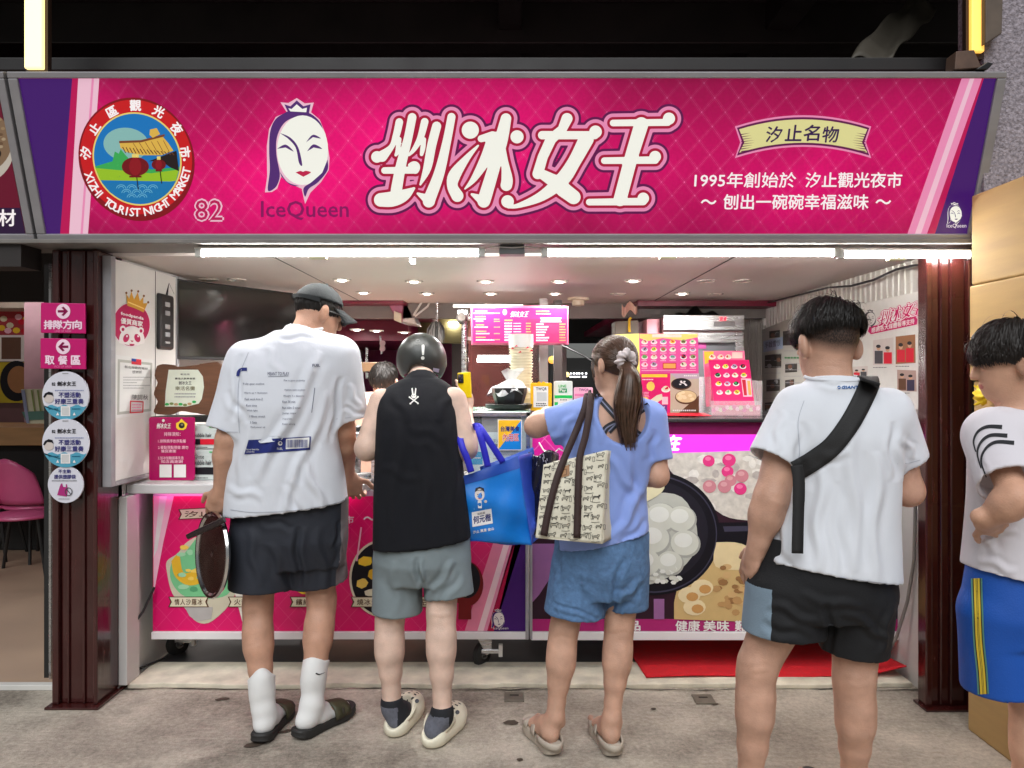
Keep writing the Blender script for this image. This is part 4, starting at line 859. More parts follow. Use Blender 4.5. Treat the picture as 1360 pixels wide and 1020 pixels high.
b = MB(); b.box(p1.x, p1.x + .055, 4.68, 4.73, 1.2, 1.95, M('frame_grey', S(140, 132, 130), .35, metal=.4)); b.box(p1.x + .095, p1.x + .15, 4.78, 4.83, 1.2, 1.95, M('frame_dark', S(70, 62, 60), .4)); b.box(p0.x, p1.x, 4.69, 4.72, 1.24, 1.262, STEEL); b.build('frame', kp, bevel=.003)
ktl = thing('tube_lamp', 'white glowing tube added as a lamp reflection behind the paper bowl tower', 'lamp', P(662, 478, 7.4)); a, c = P(634, 478, 7.4), P(700, 478, 7.4)  # added tube plays the reflection of a tube lamp in the partition glass
MB().tube([a, c], .022, TUBE, 8).build('tube', ktl, smooth=True); MB().box(a.x, c.x, 7.41, 7.44, a.z + .03, a.z + .05, WHITE).build('batten', ktl)
ktl = thing('tube_lamp', 'short white lamp in the kitchen left of the pipe rack', 'lamp', P(603, 431, 7.2)); a, c = P(596, 431, 7.2), P(608, 431, 7.2)
MB().tube([a, c], .02, TUBE, 8).build('tube', ktl, smooth=True); MB().box(a.x - .3, c.x + .12, 7.23, 7.28, a.z - .18, a.z + .12, M('olive_board', S(92, 82, 44), .6)).build('back_board', ktl)
hd = thing('range_hood', 'white tapered hood hanging over the kitchen by the wires', 'hood', P(545, 410, 5.6))
b = MB(); q = [P(527, 393, 5.6), P(537, 393, 5.6), P(554, 431, 5.6), P(532, 428, 5.6)]; b.extr(q, (0, .3, 0), M('hood_white', S(214, 206, 200), .35)); b.build('cone', hd, bevel=.01)
b = MB(); b.extr([P(511, 393, 5.55), P(536, 393, 5.55), P(533, 429, 5.55), P(524, 420, 5.55)], (0, .25, 0), M('hood_pink', S(190, 110, 140), .4)); b.build('duct', hd, bevel=.006)
MB().extr([P(523, 413, 5.52), P(533, 416, 5.52), P(533, 429, 5.52), P(523, 425, 5.52)], (0, .03, 0), M('switch_cream', S(220, 206, 180), .4)).build('switch', hd, bevel=.003)
wr = MB(); wr.tube([P(562, 398, 5.55), P(556, 408, 5.55), P(549, 419, 5.55)], .008, WHITE, 6); tag(wr.build('hanging_wire', smooth=True), 'short white wire hanging beside the white hood, left one', 'wire')
wr = MB(); wr.tube([P(572, 398, 5.55), P(568, 407, 5.55), P(551, 420, 5.55)], .008, WHITE, 6); tag(wr.build('hanging_wire', smooth=True), 'longer white wire curving beside the white hood, right one', 'wire')
mp_ = thing('hanging_mop', 'hanging mop with grey strands above the black helmet', 'mop', P(580, 440, 5.5))
MB().tube([P(581, 395, 5.5), P(580, 428, 5.5)], .008, STEEL, 8).build('handle', mp_, smooth=True)
b = MB()
for i in range(70):
    u = random.uniform(-1, 1); p0 = P(579 + u * 5, 427, 5.5) + Vector((0, random.uniform(-.03, .03), 0)); p1 = P(578 + u * 13, 458 - abs(u) * 6 + random.uniform(-5, 4), 5.5) + Vector((0, random.uniform(-.05, .05), 0)); m_ = (p0 + p1) / 2 + Vector((u * .012, 0, .01))
    b.tube([p0, m_, p1], [.003, .004, .002], M('mop_strand', S(130, 130, 128), .7, var=.3, vs=40) if i % 3 else M('mop_dark', S(60, 58, 56), .7), 4)
b.build('strands', mp_)
b = thing('hanging_scale', 'two pale hanging discs on a rod in the dark kitchen', 'utensil', P(508, 460, 6.2))
MB().tube([P(505, 446, 6.2), P(507, 470, 6.2)], .008, STEEL, 6).build('rod', b)
for y in (456, 463): MB().lathe([(.004, -.005), (.024, -.004), (.024, .004), (.004, .005)], M('disc_pale', S(196, 170, 176), .4), Matrix.Translation(P(508, y, 6.18)) @ Matrix.Rotation(1.57, 4, 'X'), 16).build('disc', b, smooth=True)
b = thing('kitchen_shelf', 'cream box shelf beside the staff member at the back', 'shelf', P(490, 487, 6.0))
MB().extr([P(476, 481, 6.0), P(499, 481, 6.0), P(499, 492, 6.0), P(476, 494, 6.0)], (0, .3, 0), M('shelf_cream', S(206, 170, 130), .5)).build('board', b, bevel=.004); MB().box(P(486, 0, 6.05).x, P(489, 0, 6.05).x, 6.03, 6.06, 1.45, 1.70, STEEL).build('pipe', b)
kc = thing('kitchen_counter', 'dark steel work counter across the back of the stall kitchen', 'counter', (-1, 5.6, 0)); MB().box(-1.8, .3, 5.45, 6.0, .02, 1.02, M('dark_steel', (.16, .15, .15), .4, metal=.6)).build('body', kc, bevel=.005)
# distant lights of the road behind
for px, py, r, nm, c, lab in ((733, 478, .075, 'amber', (1, .45, .08), 'amber street lamp glowing far behind the stall'), (753, 497.5, .05, 'warm', (1, .55, .25), 'small warm street lamp glowing low behind the stall')):
    a = P(px, py, 14); t = thing('street_lamp', lab, 'street lamp', (a.x, 14, 0)); MB().lathe([(.002, -r), (r * .7, -r * .7), (r, 0), (r * .7, r * .7), (.002, r)], M('lit_' + nm, (1, .8, .5), .4, emit=7, ecol=c, var=0), Matrix.Translation(a), 16).build('globe', t, smooth=True); MB().tube([(a.x, 14.02, 0), (a.x, 14.02, a.z - r * .9)], .03, DGREY, 8).build('pole', t)
fs = thing('far_shop', 'distant shopfront with rows of small white lit windows', 'shop', P(765, 500, 15)); a = P(757, 506, 15); c = P(778, 492, 15)
MB().box(a.x - .5, c.x + .6, 15.03, 17, 0, c.z + .25, DARK).build('wall', fs)
for i in range(12):
    x = 757 + (i % 6) * 4 + random.uniform(-1, 1); y = 497 + (i // 6) * 4.5; p0 = P(x, y, 15); MB().box(p0.x, p0.x + random.uniform(.025, .055), 15.0, 15.028, p0.z, p0.z + .03, M('lit_window', (1, 1, 1), .4, emit=2.2, ecol=(.95, .95, 1), var=0)).build('window', fs)
# ------------------------------------------------------------------ payment card stands on the counter
def stand(x0, x1, y0, y1, d, rim, body, lab, fn):
    t = thing('card_stand', lab, 'card stand', P((x0 + x1) / 2, y1, d)); MB().extr([P(x, y, d) for x, y in rrect(x0, y0, x1, y1, 2)], (0, .008, 0), rim).build('sheet', t, bevel=.002)
    MB().extr([P(x0 + 5, y1 - 1, d + .006), P(x1 - 5, y1 - 1, d + .006), P(x1 - 5, y1 + .4, d + .06), P(x0 + 5, y1 + .4, d + .06)], (0, 0, .004), rim).build('foot', t)
    bd = bring_front(d - .001); fn(bd); bd.build('print', t); return t
def f1(bd):
    bd.rect(708.5, 513, 728, 541, IW, 1); bd.text('TWQR', 712, 514.5, 726, 519, IDG, 2, bold=.03); bd.rect(713, 521, 726, 533, INK('pale_grey', (206, 206, 206)), 2); micro(bd, 712, 726, 536, 1.6, IDG, 2, 2.2); micro(bd, 712, 726, 538.6, 1.6, IDG, 2, 2.2)
    for x in (716, 722): bd.poly(circ(x, 508.4, 2.2, 1.8, 10), INK('amber', (246, 186, 20)), 1)
stand(704.5, 733, 508.5, 545.5, 3.93, M('acrylic_yellow', S(250, 190, 20), .3, var=.03), None, 'yellow framed payment card standing next to the black tray', f1)
def f2(bd):
    bd.text('LINE', 742, 511, 752, 514.5, IGN, 1, bold=.03).rect(742, 516, 753, 521.5, INK('pay_green', (20, 150, 90)), 1).text('Pay', 743.5, 516.5, 751.5, 521, IW, 2, bold=.03); bd.rect(736.5, 525, 760, 529, INK('pay_green2', (30, 190, 90)), 1)
    bd.rect(741.5, 529, 755, 545, IW, 2); micro(bd, 743.5, 753, 531, 1.4, IDG, 3, 2); bd.rect(736.5, 534, 741, 545, INK('pay_green2', (30, 190, 90)), 1)
stand(735.5, 760.5, 506, 546, 3.96, M('acrylic_white', S(228, 236, 230), .3, var=.03), None, 'white and green payment card standing in the middle of the three', f2)
def f3(bd): bd.text('TWQR', 769, 516, 782, 520, INK('violet', (150, 60, 120)), 1, bold=.02).rect(763, 523, 787, 526, LP3, 1)
stand(762, 787.5, 514.5, 545, 3.95, M('acrylic_pink', S(246, 180, 206), .3, var=.03), None, 'pale pink payment card standing nearest the woman', f3)
# ------------------------------------------------------------------ right counter
RC = thing('counter', 'tall counter with a giant dumpling bowl poster and glowing magenta band', 'counter', (1.0, 4.0, 0))
MB().box(.098, 1.895, 3.705, 4.55, .205, 1.235, M('counter_body', S(190, 186, 186), .4)).build('body', RC)
MB().box(.094, 1.898, 3.668, 4.58, 1.238, 1.256, M('ledge_dark', (.02, .018, .02), .25)).build('top', RC, bevel=.003)
MB().box(.095, 1.897, 3.690, 3.72, .168, .207, strip_white(0)).build('edge_strip', RC, bevel=.002)
MB().box(.088, .100, 3.688, 3.72, .172, 1.236, ALU).build('edge_trim', RC, bevel=.002)
bd = bring_front(3.703); x0, x1 = 707, 1192
bd.rect(x0, 561, x1, 577, INK('band_plum', (134, 24, 92)), 1).rect(x0, 577, x1, 602, M('lit_band', S(200, 30, 180), .3, emit=.55, ecol=S(255, 70, 235), var=0), 1)
bd.rect(x0, 602, x1, 822, INK('poster_dark', (48, 26, 38)), 1).rect(x0, 822, x1, 838, INK('band_magenta', (170, 40, 110)), 2)
bd.text('真材實料', 780, 578, 884, 600, M('lit_letter', S(250, 220, 246), .3, emit=.7, ecol=S(255, 226, 250), var=0), 3, bold=.05, shear=.25).text('在', 884, 578.5, 905, 598, M('lit_letter', S(250, 220, 246), .3, emit=.7, ecol=S(255, 226, 250), var=0), 3, bold=.05, shear=.25)
LAT2 = lattice_mat('poster_magenta', S(226, 30, 150), S(255, 190, 225), .16, .02)
bd.rect(x0, 561, 800, 640, LAT2, 3)
bd.poly([(707, 722), (760, 722), (716, 790), (707, 800)], INK('mauve', (150, 100, 150)), 2)
# shaved ice and pink balls, upper right
ICE = M('print_ice', S(206, 200, 190), .5, var=.22, vs=30); ICE2 = M('print_ice_light', S(226, 222, 214), .5, var=.16, vs=40)
bd.poly(spline([(885, 602), (1192, 602), (1192, 680), (1130, 690), (1060, 700), (1000, 692), (960, 684), (920, 650), (890, 625), (885, 602)], 4)[:-1], ICE, 2)
for i in range(60): bd.poly(circ(random.uniform(900, 1150), random.uniform(608, 676), random.uniform(4, 11), random.uniform(3, 7), 7), ICE2 if i % 2 else M('print_ice_shade', S(178, 170, 164), .5, var=.2, vs=40), 3)
for x, y, r in ((941, 612, 8), (968, 611, 9), (966, 626, 8), (983, 649, 8.5), (942, 646, 9), (962, 646, 9), (985, 632, 9), (970, 638, 8)): 
    c = INK('ball_pink', (222, 60, 130)) if y in (612, 611, 626, 649) else INK('ball_rose', (200, 130, 140)); bd.poly(circ(x, y, r, r * .95, 18), c, 4).poly(circ(x - 1, y - 3, r * .5, r * .35, 12), INK('ball_light', (240, 120, 170)) if c is INK('ball_pink', (222, 60, 130)) else INK('ball_rose2', (216, 160, 164)), 5)
bd.poly([(955, 694), (1192, 690), (1192, 740), (990, 745), (940, 720)], INK('bowl_black', (20, 18, 26)), 3).poly([(960, 699), (1192, 694), (1192, 700), (962, 706)], INK('bowl_edge', (60, 58, 76)), 4)
# big black bowl of dumplings
bd.poly(circ(868, 708, 88, 82, 60), INK('bowl_black', (20, 18, 26)), 5).ring(circ(868, 709, 84, 78, 60), circ(868, 709, 82.5, 76, 60), INK('bowl_edge', (60, 58, 76)), 6).poly(circ(866, 706, 74, 68, 60), INK('bowl_inner', (32, 30, 40)), 6)
bd.poly(spline([(800, 700), (825, 668), (860, 655), (905, 660), (925, 700), (918, 740), (880, 770), (830, 778), (806, 750), (800, 700)], 4)[:-1], INK('rice_base', (190, 192, 182)), 7)
DMP = [M('print_dumpling', S(210, 212, 200), .5, var=.06, vs=14), M('print_dumpling_light', S(228, 230, 222), .5, var=.04, vs=14), M('print_dumpling_edge', S(166, 168, 160), .5, var=.06)]
for x, y, r in ((848, 650, 22), (840, 680, 24), (878, 688, 22), (905, 690, 20), (868, 716, 23), (910, 722, 20), (838, 722, 22), (858, 748, 21), (890, 748, 18), (826, 750, 18)):
    bd.poly(circ(x, y, r, r * .93, 26), DMP[2], 8).poly(circ(x - 1, y - 1.5, r * .93, r * .84, 26), DMP[0], 9).poly(circ(x - 3, y - 5, r * .6, r * .48, 20), DMP[1], 10)
for i in range(30): bd.poly(circ(random.uniform(848, 905), random.uniform(752, 774), 4, 3, 6), DMP[i % 2], 11)
bd.poly(spline([(800, 640), (835, 620), (872, 625), (882, 648), (860, 665), (835, 668), (800, 670)], 4), INK('banana', (228, 220, 180)), 10)
# peanuts and cakes
bd.poly(spline([(895, 800), (905, 770), (940, 745), (985, 728), (1030, 735), (1110, 760), (1110, 822), (895, 822)], 3), INK('cake_tan', (206, 176, 120)), 4)
bd.poly(spline([(950, 720), (985, 722), (1020, 745), (990, 756), (950, 752), (950, 720)], 4)[:-1], INK('cake_pale', (226, 206, 160)), 5)
for i in range(70):
    x = random.uniform(950, 1060); y = random.uniform(752, 814); bd.poly([(x + (a_ - x) * 1, b_) for a_, b_ in circ(x, y, random.uniform(4, 7), random.uniform(3, 5), 8)], (INK('peanut', (186, 146, 96)), INK('peanut_light', (208, 172, 120)), INK('peanut_dark', (150, 110, 70)))[i % 3], 6)
for x, y in ((915, 790), (932, 780), (922, 806)): bd.poly(circ(x, y, 15, 11, 14), INK('cake_cream', (232, 214, 170)), 6).poly(circ(x + 4, y + 2, 8, 6, 12), INK('cake_brown', (200, 150, 90)), 7)
bd.rect(868, 795, 882, 822, INK('mauve', (150, 100, 150)), 4)
bd.text('甜品', 815, 824, 850, 837, IW, 4, bold=.03).text('健康', 897, 824, 929, 838, IW, 4, bold=.02).text('美味', 934, 824, 968, 838, IW, 4, bold=.02).text('難忘', 976, 824, 1010, 838, IW, 4, bold=.02)
bd.build('poster', RC)
bd = bring_front(3.698)      # film strip notice at the far right end
bd.rect(1120, 618, 1192, 660, IK, 1)
for i in range(7): bd.rect(1124 + i * 10, 620, 1130 + i * 10, 624, IW, 2).rect(1124 + i * 10, 652, 1130 + i * 10, 656, IW, 2)
bd.rect(1122, 628, 1190, 648, INK('film_purple', (120, 40, 110)), 2)
o = bd.build('film_notice'); tag(o, 'dark film strip notice on the right counter end', 'notice')
# red mat
rm = MB(); RED = M('red_mat', S(206, 20, 34), .85, var=.14, vs=30, bump=.6, bs=220)
def mat_(u, v):
    x = .64 + u * 1.24 + (.02 * v if u < .5 else 0); y = 3.585 + v * 1.0; z = .028 + .006 * math.sin(u * 9) * (1 - v) + (.05 * max(0, u - .86) / .14 * (1 - v) ** 3)
    return Vector((x - .10 * v * (1 - u), y + .02 * math.sin(u * 3), z))
rm.grid(mat_, 60, 30, RED); tag(rm.build('floor_mat', smooth='all', solid=.006), 'red floor mat under the right counter with a lifted corner', 'mat')
for px, py, rr in ((683, 926, 0), (934, 929, .06)):
    d = CAMZ * FPX / (py - CY); x = (px - CX) * d / FPX; t = thing('floor_plate', 'small grey metal plate set in the concrete ' + ('between the helmeted person and the woman' if px < 800 else 'left of the sling bag man'), 'plate', (x, d, 0))
    MB().box(x - .045, x + .045, d - .055, d + .04, .001, .008, M('plate_grey', S(120, 112, 100), .5, metal=.3, var=.2, vs=30)).build('plate', t, bevel=.002); MB().box(x - .02, x + .02, d + .0, d + .008, .008, .0095, DARK).build('slot', t)
# menu board
mbd = thing('menu_board', 'tall pink menu board with rows of dishes and two soup bowls', 'menu board', P(888, 550, 4.05))
MB().extr([P(849, 443, 4.05), P(927, 443, 4.05), P(928.5, 551, 4.05), P(851, 551, 4.05)], (0, .012, 0), M('board_pink', S(230, 70, 150), .4)).build('board', mbd)
MB().extr([P(817, 444, 4.22), P(849, 443, 4.055), P(851, 551, 4.055), P(819, 549, 4.22)], (0, .012, 0), M('board_yellow', S(214, 198, 100), .4)).build('side_wing', mbd)
bd = bring_front(4.048); bd.poly([(849.5, 443.5), (926.5, 443.5), (927, 494), (850, 494)], INK('menu_rose', (234, 84, 160)), 1).poly([(849.5, 443.5), (926.5, 443.5), (926.5, 448), (905, 452), (880, 449), (860, 453), (849.5, 449)], INK('menu_yellow', (246, 216, 120)), 2).rect(866, 444, 905, 448, INK('menu_pale', (250, 220, 210)), 3)
for r in range(4):
    for c in range(6):
        if r == 3 and 2 <= c <= 3: continue
        x = 856 + c * 12.4 + (2 if c > 3 else 0); y = 453.5 + r * 10; dish(bd, x, y, 4.4, INK('bowl_white', (240, 236, 232)), (ICR, LP4, INK('taro', (180, 150, 190)), IK if c > 3 else IY, INK('sage', (130, 150, 90)))[(r * 2 + c) % 5], (IRED, IBR, IGN)[(r + c) % 3], 3); micro(bd, x - 4, x + 4, y + 5.4, 1.2, LP4, 3, 1.8)
bd.rect(880, 482, 898, 490, IRED, 3).rect(881, 483, 897, 489, INK('menu_orange', (250, 170, 90)), 4); micro(bd, 852, 925, 492, 1, LP4, 3, 1.8)
bd.rect(850.5, 496, 890, 549, INK('menu_hot', (226, 30, 110)), 1).rect(852, 497, 886, 501, IY, 2); micro(bd, 853, 868, 504, 1.4, IW, 2, 2)
bd.poly([(a_, b_) for a_, b_ in circ(864, 513, 5.6, 6.4, 9)], INK('mango_light', (240, 206, 96)), 2); dish(bd, 884, 516, 6, IW, ICR, IRED, 3); bd.poly([(861, 533), (872, 525), (879, 523), (880, 530), (868, 537)], ICR, 3); bd.poly(circ(856, 532, 6, 5, 14), IY, 2); bd.rect(879, 527, 887, 537, INK('pale_pink_box', (244, 200, 214)), 2); bd.rect(852, 538, 886, 548.5, INK('menu_violet', (120, 60, 140)), 2)
for i in range(3): micro(bd, 855, 884, 540.5 + i * 3, 1.3, IW, 3, 2)
for i in range(4): micro(bd, 852, 862, 521 + i * 2, .9, LP4, 2, 1.5)
bd.rect(890, 496, 928, 549.5, INK('menu_greige', (196, 180, 160)), 1).poly([(890, 496), (928, 496), (928, 503), (900, 504)], INK('menu_lilac', (190, 170, 186)), 2).poly([(900, 549.5), (928, 525), (928, 549.5)], IBR, 2)
bd.poly(circ(904.5, 510, 13.6, 8, 30), IBR, 3).poly(circ(904.5, 509.4, 12.4, 6.8, 30), IK, 4).poly(circ(911, 527.5, 14.8, 9.4, 30), IBR, 3).poly(circ(911, 526.6, 13.8, 8, 30), INK('soup', (216, 196, 150)), 4)
for i in range(9): bd.poly(circ(904 + random.uniform(-7, 7), 509 + random.uniform(-3, 3), 1.6, 1, 6), IW, 5).poly(circ(911 + random.uniform(-9, 9), 526 + random.uniform(-5, 4), 3, 2, 8), INK('soup_light', (232, 216, 176)), 5)
micro(bd, 893, 924, 545, 2, IW, 4, 2.6); micro(bd, 908, 925, 499, 1.6, IW, 4, 2.4)
bd.build('print', mbd)
rdl = thing('leaflet', 'red white leaflets lying flat on the counter ledge before the menu board', 'leaflet', P(900, 552, 3.85)); MB().add([P(880, 552, 3.82), P(945, 552.3, 3.82), P(935, 548.5, 4.0), P(888, 548.5, 4.0)], [(0, 1, 2, 3)], IRED).build('sheet', rdl, solid=.003)
bd = Board((0, 3.9, 1.262), (1, 0, 0), (0, 1, 0)); 
for i in range(6): bd.poly(circ(890 + i * 9, 550.4, 3, .5, 8), IW, 1)
bd.build('print', rdl)
# leaflet rack
rk = thing('leaflet_rack', 'clear acrylic rack of pink menu leaflets beside the fridge', 'rack', P(965, 553, 3.95))
def leaf(q, d0, d1, nm, c, dark):
    b = MB(); pts = [P(q[0][0], q[0][1], d1), P(q[1][0], q[1][1], d1), P(q[2][0], q[2][1], d0), P(q[3][0], q[3][1], d0)]; b.extr(pts, (0, .004, 0), c); o = b.build(nm, rk)
    u = pts[1] - pts[0]; v = pts[0] - pts[3]; return Board(pts[3], u, v)
bd = leaf([(934, 466), (989, 466), (992, 540), (938, 540)], 4.10, 4.2, 'sheet', INK('leaf_rose', (240, 120, 160)), 0)
bd.poly([(935, 467), (948, 467), (946, 480), (936, 484)], IY, 3)
for i, x in enumerate((946, 957, 967)): dish(bd, x, 473.5, 4.5, IW, ICR, IRED, 3)
bd.poly([(972, 468), (986, 468), (986, 476), (972, 476)], INK('menu_pale', (250, 220, 210)), 3); bd.build('print', rk)
bd = leaf([(941, 478), (995, 478), (1003, 545), (950, 545)], 3.97, 4.09, 'sheet', INK('leaf_hot', (228, 24, 110)), 0)
for r in range(4):
    for c in range(4):
        if r >= 2 and c == 3: continue
        dish(bd, 952 + c * 11.5 + r * 1.2, 486.5 + r * 11.4, 4.3, IW, (ICR, IK, IY, LP4, INK('taro', (180, 150, 190)))[(r + c * 2) % 5], (IRED, IGN, IBR)[(r + c) % 3], 3)
bd.poly([(984, 503), (997, 503), (999, 527), (987, 527)], LP4, 3).poly([(985, 504.5), (990, 504.5), (992, 525.5), (988, 525.5)], IRED, 4); bd.poly([(992, 506), (996, 506), (998, 525), (994, 525)], INK('menu_orange', (250, 170, 90)), 4); bd.build('print', rk)
ACR = M('acrylic_clear', (.95, .95, .95), .05, alpha=.2, var=0)
b = MB(); q0, q1 = P(944, 553, 3.92), P(1011, 553, 3.92); b.box(q0.x, q1.x, 3.92, 3.926, 1.258, 1.335, ACR); b.box(q0.x, q1.x, 3.926, 4.12, 1.258, 1.264, ACR); b.box(q0.x - .006, q0.x, 3.92, 4.2, 1.258, 1.46, ACR); b.box(q1.x, q1.x + .006, 3.92, 4.2, 1.258, 1.44, ACR); b.build('holder', rk)
bd = bring_front(3.93)
for i in range(14): bd.poly(circ(948 + i * 4.5, 545 - random.uniform(0, 5), 3, 3, 7), (LP3, LP4, ICR)[i % 3], 1)
bd.rect(945, 538, 1010, 552, INK('leaf_blush', (226, 150, 166)), 0); bd.build('lower_print', rk)
# fridge
FR = thing('fridge', 'stainless upright fridge with a glass door and red number display', 'fridge', P(938, 560, 5.2)); xl, xr = P(882, 0, 5.2).x, P(988, 0, 5.2).x
b = MB(); b.box(xl, xr, 5.24, 5.85, .05, 1.88, M('fridge_side', S(176, 140, 142), .4, metal=.2)); b.build('cabinet', FR, bevel=.006)
MB().box(xl - .004, xr + .004, 5.20, 5.245, 1.785, 1.89, STEEL).build('top_panel', FR, bevel=.004)
MB().box(.0 + P(948, 0, 5.2).x, P(976, 0, 5.2).x, 5.193, 5.202, 1.81, 1.845, M('panel_grey', S(120, 118, 118), .3)).build('controller', FR, bevel=.002)
bd = bring_front(5.190); bd.text('21', 956, 421, 964, 425.5, M('lit_red', S(255, 40, 60), .3, emit=2, ecol=(1, .03, .06), var=0), 1, bold=.04); bd.build('display', FR)
b = MB(); 
for (u0, u1, z0, z1) in ((xl, xl + .055, .12, 1.77), (xr - .055, xr, .12, 1.77), (xl + .055, xr - .055, 1.70, 1.77), (xl + .055, xr - .055, .12, .2)): b.box(u0, u1, 5.20, 5.238, z0, z1, STEEL)
b.build('door_frame', FR, bevel=.004); MB().box(xl + .055, xr - .055, 5.222, 5.228, .2, 1.70, M('fridge_glass', S(96, 98, 102), .12, var=.2, vs=3, spec=.6)).build('door_glass', FR)
bd = bring_front(5.218); bd.poly(circ(969, 447, 5, 3.4, 16), IMAG, 1).rect(925, 455, 938, 463, INK('sticker_mauve', (140, 60, 110)), 1).poly([(920, 446), (968, 441), (966, 443.5), (922, 449)], INK('painted_sheen', (200, 204, 204)), 1); bd.build('stickers', FR)  # two stickers, plus a pale reflection streak painted on the door glass
MB().box(xl - .10, xl - .01, 5.3, 5.8, .6, 1.87, M('pink_box', S(206, 140, 150), .5)).build('storage_box'); tag(bpy.data.objects['storage_box'], 'pale pink box standing against the fridge side', 'box')
bgs = thing('black_bag', 'crumpled black bag lying on top of the fridge', 'bag', (1.35, 5.5, 1.89)); b = MB()
b.grid(lambda u, v: Vector((1.12 + u * .36, 5.3 + .25 * v, 1.89 + .05 * math.sin(math.pi * u) * (1 - .6 * v) * (1 + .5 * math.sin(u * 17)))), 30, 8, BLACK); b.build('sack', bgs, smooth='all')
po = thing('paper_roll', 'pale rolled paper hanging above the menu board', 'paper roll', P(833, 413, 5.3)); b = MB(); b.grid(lambda u, v: P(826 + 20 * u, 404 + 4 * math.sin(u * 9) + 14 * v * (1 - .3 * u), 5.3) + Vector((0, .03 * math.sin(u * 6), 0)), 16, 6, M('pale_paper', S(222, 180, 160), .6)); b.build('sheet', po, smooth='all', solid=.003)
gr = thing('storage_crate', 'grey crate on a shelf with a yellow handle behind the woman', 'crate', P(833, 440, 5.4)); MB().extr([P(817, 427, 5.4), P(848, 425, 5.4), P(848, 446, 5.4), P(817, 446, 5.4)], (0, .2, 0), M('crate_grey', S(116, 110, 100), .6)).build('box', gr, bevel=.005); MB().tube([P(836, 441, 5.38), P(836, 424, 5.38), P(838, 422, 5.38)], .01, IY, 6).build('handle', gr)
# ------------------------------------------------------------------ right wall: newspapers, white poster, cable
bd = wallboard(1.8875, 4.5); bd.poly([(1012, 438), (1100, 402), (1100, 600), (1012, 590)], INK('newsprint', (170, 168, 160)), 1)
bd.poly([(1014, 453), (1040, 447), (1040, 463), (1014, 468)], INK('news_blue', (150, 166, 190)), 2); bd.text('手戟雪恨', 1016, 452, 1037, 462, IDG, 3, quad=[(1016, 455), (1037, 450.5), (1037, 459), (1016, 463)])
for i, (x, y, w_, h_) in enumerate(((1022, 440, 14, 8), (1016, 472, 22, 16), (1043, 484, 16, 10), (1018, 505, 18, 14), (1043, 505, 12, 12), (1016, 535, 24, 18), (1046, 530, 14, 16), (1040, 440, 24, 18))):
    bd.poly([(x, y), (x + w_, y - w_ * .12), (x + w_, y + h_), (x, y + h_ + 1)], INK('news_dark', (62, 58, 54)), 2)
    for j in range(3): bd.poly(circ(x + random.uniform(3, w_ - 3), y + random.uniform(2, h_ - 2), 3, 3, 8), (IGR, IDG, INK('news_brown', (110, 80, 66)))[j], 3)
for i in range(26): micro(bd, 1015 if i % 2 else 1042, 1038 if i % 2 else 1064, 466 + i * 4.2, 1, IGR, 2, 2)
micro(bd, 1043, 1062, 475, 2.4, INK('news_green', (90, 140, 96)), 3, 4)
o = bd.build('newspaper_display'); tag(o, 'grey newspaper clippings mounted on the right wall behind the sling bag man', 'clippings')
bd = wallboard(1.8835, 4.0); bd.poly([(1070, 420), (1222.5, 386.5), (1223, 544), (1070, 528)], INK('poster_white', (216, 214, 208)), 1)
for off, mt_, ly in ((10, IMAG, 2), (5, IW, 3), (-1.5, IMAG, 4)):
    f0 = strokes_sdf(LOGO_S, off, .155, 1090, 392)
    bd.sdf(lambda X, Y, f0=f0: f0(X, Y + (X - 1165) * .30 ), 1160, 396, 1219, 440, .7, mt_, ly)
bd.poly([(1155, 434), (1216, 420), (1219, 424), (1218, 431), (1157, 444), (1153, 440)], IMAG, 2).text('感謝各大媒體報導支持', 0, 0, 0, 0, IW, 3, bold=.02, quad=[(1158, 435.5), (1215, 422.5), (1215, 430), (1158, 442)])
queen(bd, 1146, 409, .032, IDG, INK('poster_white', (216, 214, 208)), IDG, IDG, L0=2)
PHO = [((1160, 452), (1187, 448), (1187, 484), (1160, 485)), ((1190, 447), (1216, 444), (1216.5, 482), (1190, 483.5)), ((1192, 491), (1217, 492), (1218, 520), (1192, 519)), ((1133, 487), (1153, 486), (1153, 503), (1133, 503))]
for qi, q in enumerate(PHO):
    bd.poly(q, (INK('photo_pale', (206, 196, 190)), INK('photo_brown', (150, 104, 70)), INK('photo_beige', (176, 150, 140)), INK('photo_pale', (206, 196, 190)))[qi], 2)
    x0 = q[0][0]; y0 = q[0][1]; h_ = q[3][1] - q[0][1]; w_ = q[1][0] - q[0][0]
    for j in range(2):
        xx = x0 + w_ * (.28 + .45 * j); yy = y0 + h_ * (.22 + .06 * ((j + qi) % 2)); cl = (IDG, IRED, IBR, IRED, INK('photo_navy', (50, 46, 70)))[(qi + j * (1 if qi == 0 else 2)) % 5]
        bd.poly([(xx - w_ * .2, yy + h_ * .2), (xx + w_ * .2, yy + h_ * .2), (xx + w_ * .2, min(yy + h_ * .74, q[2][1] - 1)), (xx - w_ * .2, min(yy + h_ * .74, q[2][1] - 1))], cl, 3).poly(circ(xx, yy + h_ * .09, w_ * .1, h_ * .1, 12), INK('photo_skin', (206, 160, 130)), 4).poly(circ(xx, yy + h_ * .02, w_ * .12, h_ * .07, 10), IK, 5)
    micro(bd, x0, x0 + w_ * .7, q[3][1] + 3, 1, IDG, 2, 2)
o = bd.build('press_poster'); tag(o, 'white press poster with photos and pink lettering on the right wall', 'poster')
cb = MB().tube([P(1226, 352, 3.42), P(1216, 352, 3.46), P(1190, 358, 3.62), P(1160, 372, 3.85), P(1130, 380, 4.05), P(1100, 382, 4.3), P(1060, 392, 4.9), P(1020, 402, 5.4)], .006, BLACK, 6).build('ceiling_cable', smooth=True); tag(cb, 'black cable drooping along the right wall under the ceiling', 'cable')
